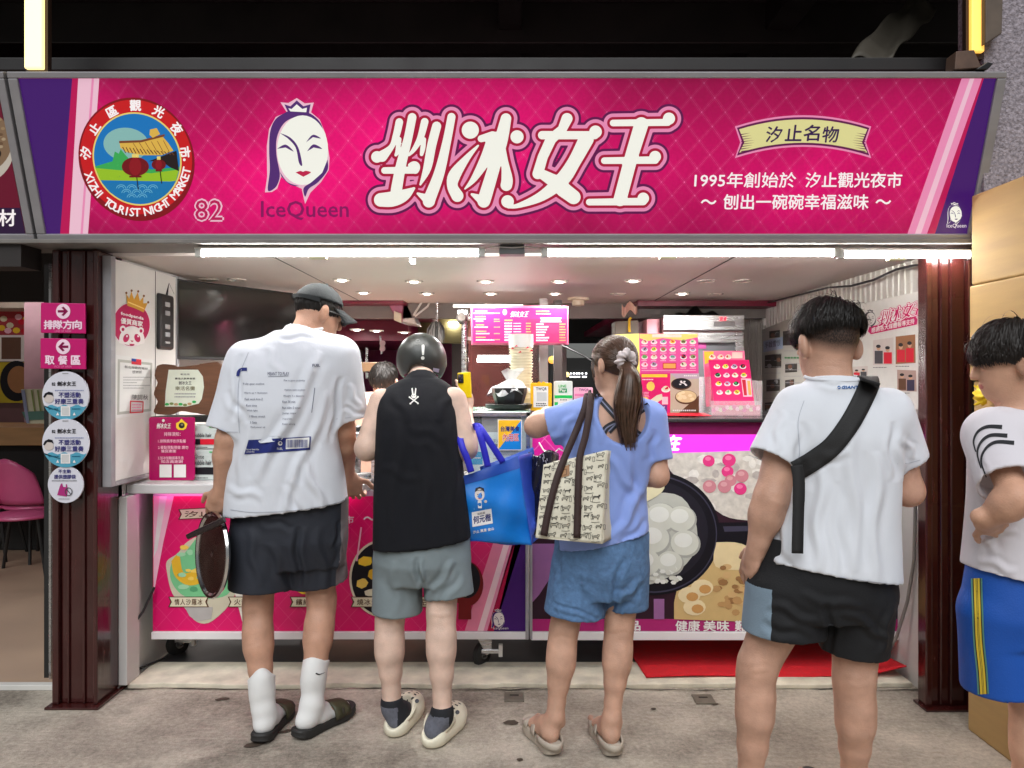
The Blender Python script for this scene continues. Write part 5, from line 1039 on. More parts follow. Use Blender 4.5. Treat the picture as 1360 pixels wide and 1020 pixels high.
cb = MB().tube([(1.885, 3.50, 1.05), (1.88, 3.51, .85), (1.885, 3.53, .6), (1.87, 3.56, .40), (1.84, 3.60, .22), (1.80, 3.62, .12), (1.74, 3.65, .06)], .008, M('grey_cable', S(126, 120, 116), .5), 8).build('wall_cable', smooth=True); tag(cb, 'grey cable running down the white wall beside the right post', 'cable')
pp = MB().tube([P(1013, 405, 5.62), P(1017, 432, 5.62)], .02, WHITE, 8).build('wall_pipe', smooth=True); tag(pp, 'short white pipe on the far end of the right wall', 'pipe')
# ------------------------------------------------------------------ notices and stickers on the left post
def plate(x0, x1, y0, y1, d, lab, arrow, words, cat='sign'):
    t = thing('arrow_sign', lab, cat, P((x0 + x1) / 2, (y0 + y1) / 2, d), 'pink arrow signs on the left post')
    MB().extr([P(x, y, d) for x, y in ((x0, y0), (x1, y0 + 1), (x1, y1), (x0, y1 - 1))], (0, .01, 0), M('plate_pink', S(196, 12, 108), .35, var=.05)).build('plate', t, bevel=.002)
    bd = bring_front(d - .001); cx_, cy_ = (x0 + x1) / 2 + .5, y0 + 11.5
    bd.poly(circ(cx_, cy_, 9.5, 10, 30), INK('disc_pink', (246, 216, 232)), 1); s_ = 1 if arrow == 'r' else -1
    ar = [(-7, -1.6), (1, -1.6), (-2.2, -5), (.6, -6.2), (6.6, 0), (.6, 6.2), (-2.2, 5), (1, 1.6), (-7, 1.6)]
    bd.poly([(cx_ + s_ * a_, cy_ + b_) for a_, b_ in ar], INK('arrow_plum', (130, 6, 70)), 2)
    n = len(words); w_ = (x1 - x0 - 8) / n
    for i, ch in enumerate(words): bd.text(ch, x0 + 4.5 + i * w_ + w_ * .06 * (4 - n) * 2, y0 + 23.5, x0 + 4.5 + (i + 1) * w_ - 1 - w_ * .06 * (4 - n) * 2, y0 + 35, INK('disc_pink', (246, 216, 232)), 1, bold=.035)
    bd.text('PICK UP AREA' if arrow == 'l' else 'LINE UP HERE', x0 + 19, y0 + 36.4, x1 - 18, y0 + 39.4, LP3, 1); bd.build('print', t)
plate(54, 113, 402, 443, 3.30, 'pink sign with a right arrow, upper one on the left post', 'r', '排隊方向')
plate(53.5, 113.5, 449, 490.5, 3.30, 'pink sign with a left arrow, lower one on the left post', 'l', '取餐區')
def roundst(cx_, cy_, r, d, lab, fn):
    t = thing('round_sign', lab, 'sticker', P(cx_, cy_, d), 'round stickers on the left post'); MB().extr([P(x, y, d) for x, y in circ(cx_, cy_, r, r * 1.04, 44)], (0, .008, 0), M('sticker_white', S(216, 216, 226), .35, var=.03)).build('disc', t)
    bd = bring_front(d - .001); fn(bd, cx_, cy_); bd.build('print', t)
def fA(bd, x, y):
    bd.rect(x - 4, y - 30, x + 4, y - 29, IGR, 1).text('82', x - 18, y - 17.5, x - 13.5, y - 13.5, IK, 1, bold=.03).text('剉冰女王', x - 11, y - 19, x + 14, y - 13, IK, 1, bold=.03)
    micro(bd, x - 14, x + 25, y - 7, 1.3, INK('slate', (130, 136, 176)), 1, 2)
    bd.text('不塑活動', x - 9, y - 4.5, x + 20, y + 2.5, INK('indigo', (64, 62, 120)), 1, bold=.03).text('好康三重奏', x - 14, y + 4, x + 24, y + 11, INK('indigo', (64, 62, 120)), 1, bold=.03)
    bd.poly(circ(x - 22, y + 4, 6.5, 5.6, 18), INK('face_pale', (206, 196, 190)), 1).poly([(x - 29.5, y + 2), (x - 27, y - 3), (x - 22, y - 5.4), (x - 17, y - 4), (x - 15.6, y + 1), (x - 18, y - 1), (x - 24, y - 1.5), (x - 27.5, y + 3)], IK, 2)
    pts = [(px, py) for px, py in circ(x, y, 31, 32.2, 60) if py > y + 13]; pts = sorted(pts, key=lambda q: q[0]); wave = [(x + 28 - i * 3.5, y + 13.5 + 1.6 * math.sin(i * 1.3)) for i in range(17)]
    bd.poly(pts + wave, INK('teal', (84, 160, 186)), 1).rect(x - 6, y + 14, x + 6.5, y + 27, IW, 2); bd.rect(x - 4.6, y + 15.4, x + 5, y + 25.6, INK('pale_grey', (206, 206, 206)), 3)
    micro(bd, x - 22, x - 8, y + 17.5, 1.5, INK('deep_teal', (30, 100, 130)), 3, 2); micro(bd, x + 9, x + 20, y + 17.5, 1.5, INK('deep_teal', (30, 100, 130)), 3, 2)
    for dx in (-10, 12): bd.poly([(x + dx - 2, y + 26), (x + dx, y + 22), (x + dx + 2, y + 26)], IW, 3)
roundst(87, 525.5, 31, 3.295, 'upper large round white sticker with teal waves on the left post', fA)
roundst(87, 588.5, 31, 3.288, 'lower large round white sticker with teal waves, above the small one', fA)
def fB(bd, x, y):
    bd.text('不主動', x - 9.5, y - 20, x + 7, y - 15, INK('indigo', (64, 62, 120)), 1, bold=.03).text('提供塑膠袋', x - 15, y - 13, x + 13.5, y - 7.5, INK('indigo', (64, 62, 120)), 1, bold=.03); micro(bd, x - 18, x + 15, y - 5, 1, IDG, 1, 1.6)
    bd.poly([(x - 6, y - 1), (x - 4.4, y - 1.6), (x - 3, y + 3), (x + .5, y + 3.4), (x + .6, y - .5), (x + 2, y - .4), (x + 3, y + 6), (x + 2, y + 16), (x - 11, y + 14), (x - 8, y + 4)], INK('bag_plum', (170, 50, 120)), 1)
    bd.ring(circ(x + 4.5, y + 9.5, 5, 5.6, 20), circ(x + 4.5, y + 9.5, 4, 4.6, 20), IDG, 3).line([(x + 1.4, y + 6), (x + 7.6, y + 13)], 1.1, IDG, 3); micro(bd, x - 9, x + 6, y + 19, 1.2, IGR, 1, 1.6)
roundst(87, 643.5, 23.5, 3.29, 'small round white sticker showing a plum shopping bag', fB)
# ------------------------------------------------------------------ dining room at the far left
struct(MB().box(-9, -2.2, 8.0, 8.1, 0, 2.9, M('dining_wall', S(120, 84, 88), .6, var=.1)).build('wall'))
struct(MB().box(-9, -2.0, 3.7, 8.0, 2.55, 2.6, M('dining_ceiling', S(110, 20, 50), .5)).build('ceiling'))
tl = thing('tube_lamp', 'white tube lamp on the dining room ceiling at the far left', 'lamp', P(30, 378, 6.8)); MB().tube([P(-60, 378, 6.8), P(66, 378, 6.8)], .016, M('lit_tube_dim', (1, 1, 1), .4, emit=30, ecol=(1, .98, .95), var=0), 8).build('tube', tl, smooth=True); MB().box(P(-60, 0, 6.8).x, P(66, 0, 6.8).x, 6.83, 6.88, 2.31, 2.36, WHITE).build('batten', tl)
mb = MB(); mb.box(-9, P(57, 0, 7.6).x, 7.55, 7.95, 2.16, 2.30, M('valance_cream', S(206, 190, 176), .5)); tag(mb.build('wall_unit', bevel=.005), 'long cream box unit high on the dining room wall', 'wall unit')
wpx = bring_front(7.94)
wpx.rect(-60, 405, 35, 445, INK('food_poster_red', (176, 60, 70)), 1).rect(-60, 445, 34, 480, IW, 1).rect(2, 448, 28, 477, INK('news_brown', (110, 80, 66)), 2).rect(-60, 481, 36, 535, INK('mustard', (196, 176, 50)), 1).poly(circ(22, 506, 22, 27, 30), IK, 2).poly(circ(25, 504, 15, 18, 24), INK('noodle', (170, 120, 80)), 3).text('2', 28, 416, 35, 426, IY, 2, bold=.03)
for i in range(9): wpx.poly(circ(random.uniform(0, 33), random.uniform(414, 440), 5, 4, 9), (IRED, LP4, ICR, IY)[i % 4], 2)
o = wpx.build('food_poster'); tag(o, 'faded red and mustard food posters on the dining room wall', 'poster')
struct(MB().box(P(32, 0, 7.2).x, P(62, 0, 7.2).x, 7.2, 7.5, 0, 2.5, M('pink_pillar', S(190, 150, 160), .6)).build('pillar'))
struct(MB().box(P(60, 0, 7.0).x, -2.1, 7.0, 7.1, 0, 2.5, DARK).build('wall'))
wi = thing('leaflet_box', 'pale picture panel with green strokes behind the round stickers', 'panel', P(50, 540, 6.0)); MB().extr([P(28, 517, 6.0), P(75, 516, 6.0), P(75, 562, 6.0), P(36, 563, 6.0)], (0, .02, 0), INK('panel_pale', (206, 206, 180))).build('sheet', wi)
bd = bring_front(5.99); bd.poly([(29, 547), (75, 545), (75, 557), (34, 558)], INK('panel_teal', (90, 130, 120)), 1).poly([(28, 518), (33, 518), (39, 562), (35, 562)], INK('panel_blue', (140, 150, 180)), 1)
for x in (50, 42, 62): bd.line([(x, 518), (x + 4, 546)], 2, INK('sage', (130, 150, 90)), 2)
bd.build('print', wi)
tb = thing('dining_table', 'light brown counter table behind the pink chairs', 'table', P(10, 600, 6.2)); a, c = P(-80, 567, 6.2), P(62, 567, 6.2)
MB().box(a.x, c.x, 6.2, 6.9, .90, 1.05, M('table_brown', S(170, 130, 84), .5, var=.15, vs=4, stretch=(1, 6, 6))).build('top', tb, bevel=.004); MB().box(a.x, c.x, 6.3, 6.8, .02, .90, DARK).build('base', tb)
CHM = M('chair_leg', (.03, .03, .03), .4, metal=.5)
def chair(px, pyseat, d, rot, lab, stool=False):
    z = .45; x = (px - CX) * d / FPX; t = thing('stool' if stool else 'dining_chair', lab, 'stool' if stool else 'chair', (x, d, 0), 'pink plastic chairs in the dining room'); T = Matrix.Translation((x, d, 0)) @ Matrix.Rotation(rot, 4, 'Z')
    MB().lathe([(.004, .455), (.19, .455), (.215, .448), (.22, .435), (.21, .425), (.004, .425)], PINKPL, T @ Matrix.Diagonal((1, .95, 1, 1)), 32).build('seat', t, smooth=True)
    b = MB()
    def back(u, v):
        q = math.pi * (.12 + .76 * u); w_ = 1 - .25 * v ** 2; return T @ Vector((.225 * math.cos(q) * w_ * 1.02, .20 * math.sin(q) + .05 * v, .47 + .36 * v * (1 - .35 * (2 * u - 1) ** 2)))
    if not stool: b.grid(back, 20, 8, PINKPL); b.build('backrest', t, smooth='all', solid=.02)
    for sx in (-1, 1):
        for sy in (-1, 1): MB().tube([T @ Vector((sx * .12, sy * .12, .43)), T @ Vector((sx * .19, sy * .18, .0))], .012, CHM, 8).build('leg', t, smooth=True)
chair(32, 680, 5.6, .3, 'backless pink stool with a round seat nearest the left post', True)
chair(45, 640, 6.05, math.radians(160), 'pink plastic chair with its curved back behind the stickers'); chair(-12, 640, 6.05, math.radians(190), 'pink plastic chair cut by the photo left edge')
sl_ = MB(); sl_.box(-9, -2.08, 3.50, 3.54, .0, .025, M('track_white', S(206, 204, 198), .4)); tag(sl_.build('door_track', bevel=.003), 'white sliding door track on the floor left of the post', 'track')
wpst = MB(); wpst.box(-2.25, -2.215, 3.62, 3.70, .01, 2.0, DARK); wpst.box(-2.215, -2.205, 3.60, 3.62, .01, 2.0, STEEL); wpst.box(-2.17, -2.16, 3.58, 3.60, 1.75, 2.0, STEEL); tag(wpst.build('door_frame'), 'dark door frame with bright edges behind the pink arrow signs', 'door frame')
# ------------------------------------------------------------------ cardboard boxes at the right
def cbox(x0, x1, y0, y1, z0, z1, lab, rot=0.):
    t = thing('cardboard_box', lab, 'box', ((x0 + x1) / 2, (y0 + y1) / 2, z0), 'cardboard boxes stacked by the right post'); c = Vector(((x0 + x1) / 2, (y0 + y1) / 2, 0)); T = Matrix.Translation(c) @ Matrix.Rotation(rot, 4, 'Z') @ Matrix.Translation(-c)
    MB().box(x0, x1, y0, y1, z0, z1, CARD, T).build('carton', t, bevel=.008)
    MB().box(x0 - .0015, x1 + .0015, (y0 + y1) / 2 - .025, (y0 + y1) / 2 + .025, z1 - .12, z1 + .0015, M('brown_tape', S(176, 128, 60), .25), T).build('tape', t)
    return t
cbox(1.885, 2.5, 2.35, 3.115, .0, .86, 'large cardboard box on the ground behind the boy legs')
cbox(1.90, 2.5, 2.37, 3.10, .863, 1.44, 'middle cardboard box behind the boy shoulder', .004)
cbox(1.875, 2.5, 2.36, 3.09, 1.443, 1.83, 'cardboard box at the boy head height', -.006)
cbox(1.885, 2.5, 2.36, 3.09, 1.833, 2.20, 'topmost cardboard box in the stack below the stucco wall', .004)
yb = thing('yellow_bag', 'small yellow plastic bag tucked between the boxes and the post', 'bag', P(1299, 522, 3.06)); b = MB()
b.grid(lambda u, v: P(1294 + 12 * u + 2 * math.sin(v * 9), 511 + 26 * v + 2 * math.sin(u * 8), 3.0) + Vector((0, .05 * math.sin(u * 3.1) * math.sin(v * 3.1) * -1 + .01 * math.sin(v * 20), 0)), 10, 16, M('yellow_film', S(240, 210, 30), .35, var=.1, bump=.4, bs=40)); b.build('sack', yb, smooth='all', solid=.002)
# ------------------------------------------------------------------ people: one skin grown from a distance field, clothes over it
def v3(p): return np.array(p, np.float32)
class Field:
    def __init__(s, lo, hi, h):
        s.lo = v3(lo); s.h = h; s.n = np.ceil((v3(hi) - s.lo) / h).astype(int) + 1
        s.g = np.full(tuple(s.n), .2, np.float32); s.ax = [s.lo[i] + h * np.arange(s.n[i], dtype=np.float32) for i in range(3)]; s.cav = []
    def win(s, lo, hi):
        a = np.clip(np.floor((v3(lo) - s.lo) / s.h).astype(int), 0, s.n); b = np.clip(np.ceil((v3(hi) - s.lo) / s.h).astype(int) + 1, 0, s.n)
        sl = tuple(slice(a[i], b[i]) for i in range(3)); X = s.ax[0][sl[0]][:, None, None]; Y = s.ax[1][sl[1]][None, :, None]; Z = s.ax[2][sl[2]][None, None, :]
        return sl, X, Y, Z
    def put(s, fn, lo, hi, k=.02, op='u'):
        m = .03 + k; sl, X, Y, Z = s.win(v3(lo) - m, v3(hi) + m)
        if 0 in s.g[sl].shape: return s
        d = fn(X, Y, Z); g = s.g[sl]; d = np.broadcast_to(d, g.shape)
        if op == 'u': s.g[sl] = np.minimum(g, d) - (np.maximum(k - np.abs(g - d), 0) ** 2 / (4 * k) if k > 0 else 0)
        else: s.g[sl] = np.maximum(g, -d) + (np.maximum(k - np.abs(g + d), 0) ** 2 / (4 * k) if k > 0 else 0)
        return s
    def cone(s, a, b, r1, r2, k=.02, flat=False, hollow=0., op='u'):
        a, b = v3(a), v3(b); ba = b - a; L2 = float(ba @ ba) + 1e-9; L = math.sqrt(L2); u = ba / L
        def fn(X, Y, Z, e=0., cut=0.):
            px, py, pz = X - a[0], Y - a[1], Z - a[2]; w = px * u[0] + py * u[1] + pz * u[2]; t = np.clip(w / L, 0, 1)
            d = np.sqrt((px - t * ba[0]) ** 2 + (py - t * ba[1]) ** 2 + (pz - t * ba[2]) ** 2) - (r1 + (r2 - r1) * t) + e
            if flat and not cut: d = np.maximum(d, w - L)
            if cut: d = np.maximum(d, (L - cut) - w)
            return d
        R = max(r1, r2); lo, hi = np.minimum(a, b) - R, np.maximum(a, b) + R
        s.put(fn, lo, hi, k, op)
        if hollow: s.cav.append((lambda X, Y, Z: fn(X, Y, Z, .011, hollow), lo, hi))
        return s
    def chain(s, pts, rs, k=.02):
        for i in range(len(pts) - 1): s.cone(pts[i], pts[i + 1], rs[i], rs[i + 1], k)
        return s
    def ell(s, c, r, k=.02, R=None, op='u'):
        c, r = v3(c), v3(r); Rm = np.eye(3, dtype=np.float32) if R is None else np.array(R, np.float32)
        def fn(X, Y, Z):
            x, y, z = X - c[0], Y - c[1], Z - c[2]
            q = [x * Rm[0][i] + y * Rm[1][i] + z * Rm[2][i] for i in range(3)]
            k0 = np.sqrt((q[0] / r[0]) ** 2 + (q[1] / r[1]) ** 2 + (q[2] / r[2]) ** 2); k1 = np.sqrt((q[0] / r[0] ** 2) ** 2 + (q[1] / r[1] ** 2) ** 2 + (q[2] / r[2] ** 2) ** 2) + 1e-6
            return k0 * (k0 - 1) / k1
        m = float(r.max()); return s.put(fn, c - m, c + m, k, op)
    def loft(s, rings, k=.02, yaw=0., bot=None, p=2.0, hollow=0.):
        """rings: (x, y, z, half width, half depth) from low to high; bot = (point, normal) trims the lower end"""
        A = np.array(rings, float); zz = np.linspace(A[0, 2], A[-1, 2], 60)
        B = np.stack([np.interp(zz, A[:, 2], A[:, i]) for i in (0, 1, 3, 4)], 1); ker = np.array([1, 2, 3, 2, 1.]) / 9
        for i in range(4): q = np.pad(B[:, i], 2, mode='reflect', reflect_type='odd'); B[:, i] = np.convolve(q, ker, 'valid')
        cy_, sy_ = math.cos(yaw), math.sin(yaw)
        def fn(X, Y, Z, e=0., inner=False):
            z = np.clip(Z, zz[0], zz[-1]); cx, cy, rx, ry = [np.interp(z, zz, B[:, i]).astype(np.float32) for i in range(4)]
            dx, dy = X - cx, Y - cy; x, y = dx * cy_ + dy * sy_, -dx * sy_ + dy * cy_
            if p == 2.0:
                k0 = np.sqrt((x / rx) ** 2 + (y / ry) ** 2); k1 = np.sqrt((x / rx ** 2) ** 2 + (y / ry ** 2) ** 2) + 1e-6; d = k0 * (k0 - 1) / k1
            else:
                k0 = (np.abs(x / rx) ** p + np.abs(y / ry) ** p) ** (1 / p); d = (k0 - 1) * np.minimum(rx, ry)
            d = d + e
            if bot is not None: h = (X - bot[0][0]) * bot[1][0] + (Y - bot[0][1]) * bot[1][1] + (Z - bot[0][2]) * bot[1][2]
            else: h = zz[0] - Z
            d = np.maximum(d, Z - zz[-1])
            return np.maximum(d, -hollow - h) if inner else np.maximum(d, h)
        m = max(A[:, 3].max(), A[:, 4].max()); lo = [A[:, 0].min() - m, A[:, 1].min() - m, A[0, 2] - .06]; hi = [A[:, 0].max() + m, A[:, 1].max() + m, A[-1, 2]]
        s.put(fn, lo, hi, k)
        if hollow: s.cav.append((lambda X, Y, Z: fn(X, Y, Z, .011, True), lo, hi))
        return s
    def finish(s):
        for fn, lo, hi in s.cav: s.put(fn, lo, hi, 0, 'd')
        return s
    def mesh(s):
        g0 = s.g.copy() if s.cav else None; s.finish(); g = s.g; g[0] = g[-1] = .2; g[:, 0] = g[:, -1] = .2; g[:, :, 0] = g[:, :, -1] = .2
        ins = g < 0; n = s.n - 1; cnt = np.zeros(tuple(n), np.int8)
        for i in (0, 1):
            for j in (0, 1):
                for k in (0, 1): cnt += ins[i:i + n[0], j:j + n[1], k:k + n[2]]
        act = (cnt > 0) & (cnt < 8); I = np.argwhere(act); idx = -np.ones(tuple(n), np.int32); idx[act] = np.arange(len(I))
        acc = np.zeros((len(I), 3)); w = np.zeros(len(I)); off = [(i, j, k) for i in (0, 1) for j in (0, 1) for k in (0, 1)]
        val = {o: g[I[:, 0] + o[0], I[:, 1] + o[1], I[:, 2] + o[2]] for o in off}
        for o in off:
            for ax in range(3):
                if o[ax] == 0:
                    q = list(o); q[ax] = 1; q = tuple(q); a, b = val[o], val[q]; m = (a < 0) != (b < 0); t = np.where(m, a / np.where(m, a - b, 1), 0)
                    pt = np.array(o, float)[None] + np.eye(3)[ax][None] * t[:, None]; acc += pt * m[:, None]; w += m
        V = s.lo + s.h * (I + acc / np.maximum(w, 1)[:, None]); F = []; s.flip = None
        if g0 is not None:      # the inside wall of a hem: moved together with the outside when folds are pressed in
            J = np.minimum(np.round((V - s.lo) / s.h).astype(int), s.n - 1); s.flip = np.where(g0[J[:, 0], J[:, 1], J[:, 2]] < -.0065, -1., 1.)
        Field.last = s.flip
        for ax in range(3):
            a = [slice(1, -1)] * 3; b = [slice(1, -1)] * 3; a[ax] = slice(0, -1); b[ax] = slice(1, None)
            A, B = ins[tuple(a)], ins[tuple(b)]; E = np.argwhere(A != B); base = E + 1; base[:, ax] -= 1
            fl = A[tuple(E.T)]; u, v = (ax + 1) % 3, (ax + 2) % 3
            def cell(du, dv): c = base.copy(); c[:, u] += du; c[:, v] += dv; return idx[tuple(c.T)]
            q = np.stack([cell(-1, -1), cell(0, -1), cell(0, 0), cell(-1, 0)], 1); q[~fl] = q[~fl][:, ::-1]; F.append(q)
        return V, np.concatenate(F)
def gnormals(V, F):
    N = normals(V, F); return N if Field.last is None or len(Field.last) != len(V) else N * Field.last[:, None]
def normals(V, F):
    n = np.cross(V[F[:, 2]] - V[F[:, 0]], V[F[:, 3]] - V[F[:, 1]]); N = np.zeros_like(V)
    for i in range(4): np.add.at(N, F[:, i], n)
    return N / (np.linalg.norm(N, axis=1)[:, None] + 1e-12)
def relax(V, F, it=2, lam=.5):
    for _ in range(it):
        S_ = np.zeros_like(V); c = np.zeros(len(V))
        for i in range(4):
            for j in ((i + 1) % 4, (i + 3) % 4): np.add.at(S_, F[:, i], V[F[:, j]]); np.add.at(c, F[:, i], 1)
        V = V + lam * (S_ / c[:, None] - V)
    return V
def calm(V, F, z0=.17, z1=.78, it=24):
    """even out the long muscles of the legs"""
    for _ in range(it): W_ = relax(V, F, 1, .5); k = np.clip((V[:, 2] - z0) / .06, 0, 1) * np.clip((z1 - V[:, 2]) / .06, 0, 1); V = V + (W_ - V) * k[:, None]
    return V
def creases(V, N, segs, d=3.):
    """segs: (x0, y0, x1, y1, width, depth) in photo pixels; raised where depth > 0, sunk where < 0, with a soft trough beside"""
    px = CX + V[:, 0] / V[:, 1] * FPX; py = CY - (V[:, 2] - CAMZ) / V[:, 1] * FPX; back = np.clip(-N[:, 1] * 2.2, 0, 1); D = np.zeros(len(V))
    for x0, y0, x1, y1, w, a in segs:
        w *= .62; a *= .8
        dx, dy = x1 - x0, y1 - y0; L2 = dx * dx + dy * dy; t = ((px - x0) * dx + (py - y0) * dy) / L2; tc = np.clip(t, 0, 1)
        wob = w * .5 * np.sin(tc * 9 + x0); r = ((px - x0) * dy - (py - y0) * dx) / math.sqrt(L2) + wob; e = np.hypot(r, (t - tc) * math.sqrt(L2)) / w
        fade = np.sin(np.clip(tc, .0, 1) * math.pi) ** .5
        D += a * fade * (np.exp(-e * e) - .55 * np.exp(-((e - 1.7) ** 2)))
    return V + N * (D * back)[:, None]
def soft_folds(V, N, amp, fr, seed, dirv=(1, 0, .35), mask=None):
    r = np.random.default_rng(seed); D = np.zeros(len(V)); dv = np.array(dirv) / np.linalg.norm(dirv)
    for i in range(4):
        q = dv + r.normal(0, .35, 3); q /= np.linalg.norm(q); ph = r.uniform(0, 6.28, 3); f = fr * r.uniform(.6, 1.6)
        warp = .9 * np.sin(V @ r.normal(0, 6, 3) + ph[1]) + .5 * np.sin(V @ r.normal(0, 11, 3) + ph[2]); s_ = np.sin(V @ q * f + warp * 1.3 + ph[0]); D += np.sign(s_) * np.abs(s_) ** 1.5 * .5
    if mask is not None: D = D * mask
    return V + N * (amp * .6 * D)[:, None]
def near(y, d, ry): return zy(y, d - ry)
def to_obj(name, V, F, mats, parent, matfn=None, attr=None):
    me = bpy.data.meshes.new(name); me.vertices.add(len(V)); me.vertices.foreach_set('co', V.astype(np.float32).ravel())
    me.loops.add(F.size); me.loops.foreach_set('vertex_index', F.astype(np.int32).ravel()); me.polygons.add(len(F)); me.polygons.foreach_set('loop_start', np.arange(0, F.size, 4, dtype=np.int32))
    me.update(calc_edges=True)
    for m in (mats if isinstance(mats, (list, tuple)) else [mats]): me.materials.append(m)
    if matfn is not None: me.polygons.foreach_set('material_index', matfn(V[F].mean(1), normals(V, F)[F].mean(1)).astype(np.int32))
    if attr is not None: at_ = me.attributes.new('shave', 'FLOAT', 'POINT'); at_.data.foreach_set('value', attr.astype(np.float32))
    me.polygons.foreach_set('use_smooth', [True] * len(F)); me.validate()
    o = bpy.data.objects.new(name, me); COL.objects.link(o)
    if parent is not None: o.parent = parent; o.matrix_parent_inverse = parent.matrix_basis.inverted()
    return o
def bvh(o): return BVHTree.FromPolygons([v.co.copy() for v in o.data.vertices], [tuple(p.vertices) for p in o.data.polygons])
class Cloth(Board):
    """print that follows the back of a garment"""
    def __init__(s, tree, y=3.): s.tree = tree; s.mb = MB(); s.mb.keepn = True; s.y = y; s.k = 0
    def at(s, xy, layer):
        out = []; c = Vector((0, 0, CAMZ)); s.k += 1
        for x, y in np.asarray(xy, float):
            d = Vector(((x - CX) / FPX, 1, -(y - CY) / FPX)).normalized(); h = s.tree.ray_cast(c, d)
            p = h[0] if h[0] is not None else c + d * (s.y / d.y); n = h[1] if h[0] is not None else Vector((0, -1, 0)); out.append(tuple(p - d * (.0016 + .0006 * layer + s.k * .00001)))
        return np.array(out)
    def rectg(s, q, mat, layer=1, nu=14, nv=5):
        tl, tr, br, bl = [np.array(a, float) for a in q]; pts = [(bl * (1 - i / nu) + br * i / nu) * (1 - j / nv) + (tl * (1 - i / nu) + tr * i / nu) * (j / nv) for j in range(nv + 1) for i in range(nu + 1)]; w = nu + 1
        s.mb.add(s.at(pts, layer), [(j * w + i, j * w + i + 1, (j + 1) * w + i + 1, (j + 1) * w + i) for j in range(nv) for i in range(nu)], mat); return s
# ---- anatomy
def hand(F, wr, d, n, side, curl=(.35, .4, .45, .5), thumb=.6, sc=1., spread=.06, r0=1.):
    """wr wrist, d towards the finger tips, n out of the palm, side +1 right hand, -1 left"""
    d = Vector(d).normalized(); n = Vector(n); n = (n - d * n.dot(d)).normalized(); t = d.cross(n) * side; W_ = Vector(wr); u = .0108 * sc
    F.ell(W_ + d * .045 * sc, (.044 * sc, .05 * sc, .0155 * sc), .012, R=np.array([t, d, n]).T)
    F.ell(W_ + d * .03 * sc + t * .026 * sc + n * .008 * sc, (.018 * sc, .034 * sc, .016 * sc), .012, R=np.array([t, d, n]).T)
    F.cone(W_ - d * .03 * sc, W_ + d * .03 * sc, .024 * sc * r0, .026 * sc, .02)
    for i, (off, ln, rr) in enumerate(((.030, .078, .0090), (.0105, .086, .0092), (-.0095, .080, .0087), (-.028, .062, .0078))):
        p = W_ + d * (.085 - .006 * abs(i - 1)) * sc + t * off * sc; dd = (d + t * spread * (1.3 - i)).normalized(); nn = n; c = curl[i]
        F.cone(W_ + d * .03 * sc + t * off * .75 * sc, p, .0125 * sc, rr * 1.12 * sc, .008)
        for j, fr in enumerate((.44, .32, .24)):
            a = c * (1.0, 1.25, .9)[j]; dd2 = dd * math.cos(a) + nn * math.sin(a); nn = nn * math.cos(a) - dd * math.sin(a); dd = dd2; q = p + dd * ln * fr * sc
            F.cone(p, q, rr * (1.04 - .08 * j) * sc, rr * (.96 - .1 * j) * sc, .003); p = q
    p = W_ + d * .03 * sc + t * .034 * sc + n * .006 * sc; a = (d * .55 + t * .8 + n * .25).normalized(); b = (d * (.9 - .3 * thumb) + t * (.45 - .3 * thumb) + n * thumb * .5).normalized()
    q = p + a * .038 * sc; F.cone(p, q, .0125 * sc, .0105 * sc, .008); F.cone(q, q + b * .028 * sc, .0105 * sc, .0098 * sc, .004); F.cone(q + b * .028 * sc, q + b * .05 * sc, .0098 * sc, .0075 * sc, .004)
def arm(F, sh, el, wr, r=(.050, .041, .040, .026), k=.025):
    sh, el, wr = Vector(sh), Vector(el), Vector(wr); F.cone(sh, el, r[0], r[1], k); F.cone(el, el.lerp(wr, .32), r[1], r[2] * 1.06, k); F.cone(el.lerp(wr, .32), wr, r[2] * 1.06, r[3], k)
def leg(F, hip, kn, an, r=(.085, .058, .036), calf=.062, back=(0, -1, 0), k=.018):
    hip, kn, an = Vector(hip), Vector(kn), Vector(an); b = Vector(back); sd = (an - kn).normalized().cross(b)
    F.cone(hip, kn - (kn - hip) * .06, r[0], r[1], k); q = [kn - (kn - hip) * .06, kn.lerp(an, .06), kn.lerp(an, .20) + b * .010, kn.lerp(an, .36) + b * .012, kn.lerp(an, .60) + b * .006, kn.lerp(an, .82), an]
    F.chain(q, [r[1], r[1] * .93, calf * .97, calf * .96, (calf + r[2]) * .49, r[2] * 1.02, r[2]], k)
    for e in (-1, 1): F.cone(kn + b * (r[1] - .014) + sd * e * .026 - (kn - hip) * .12, kn.lerp(an, .10) + b * (r[1] - .022) + sd * e * .022, .016, .012, .02)      # hamstring cords behind the knee
    F.ell(kn.lerp(an, .27) + b * (calf * .22) + sd * .020, (.030, calf * .62, .085), .03); F.ell(kn.lerp(an, .25) + b * (calf * .22) - sd * .020, (.030, calf * .62, .08), .03)
    F.cone(kn.lerp(an, .66) + b * (r[2] * .45), an + b * (r[2] * .5), .020, .012, .02)
    for e in (-1, 1): F.ell(an + sd * e * (r[2] - .004) + Vector((0, 0, -.02)), (.012, .014, .016), .012)
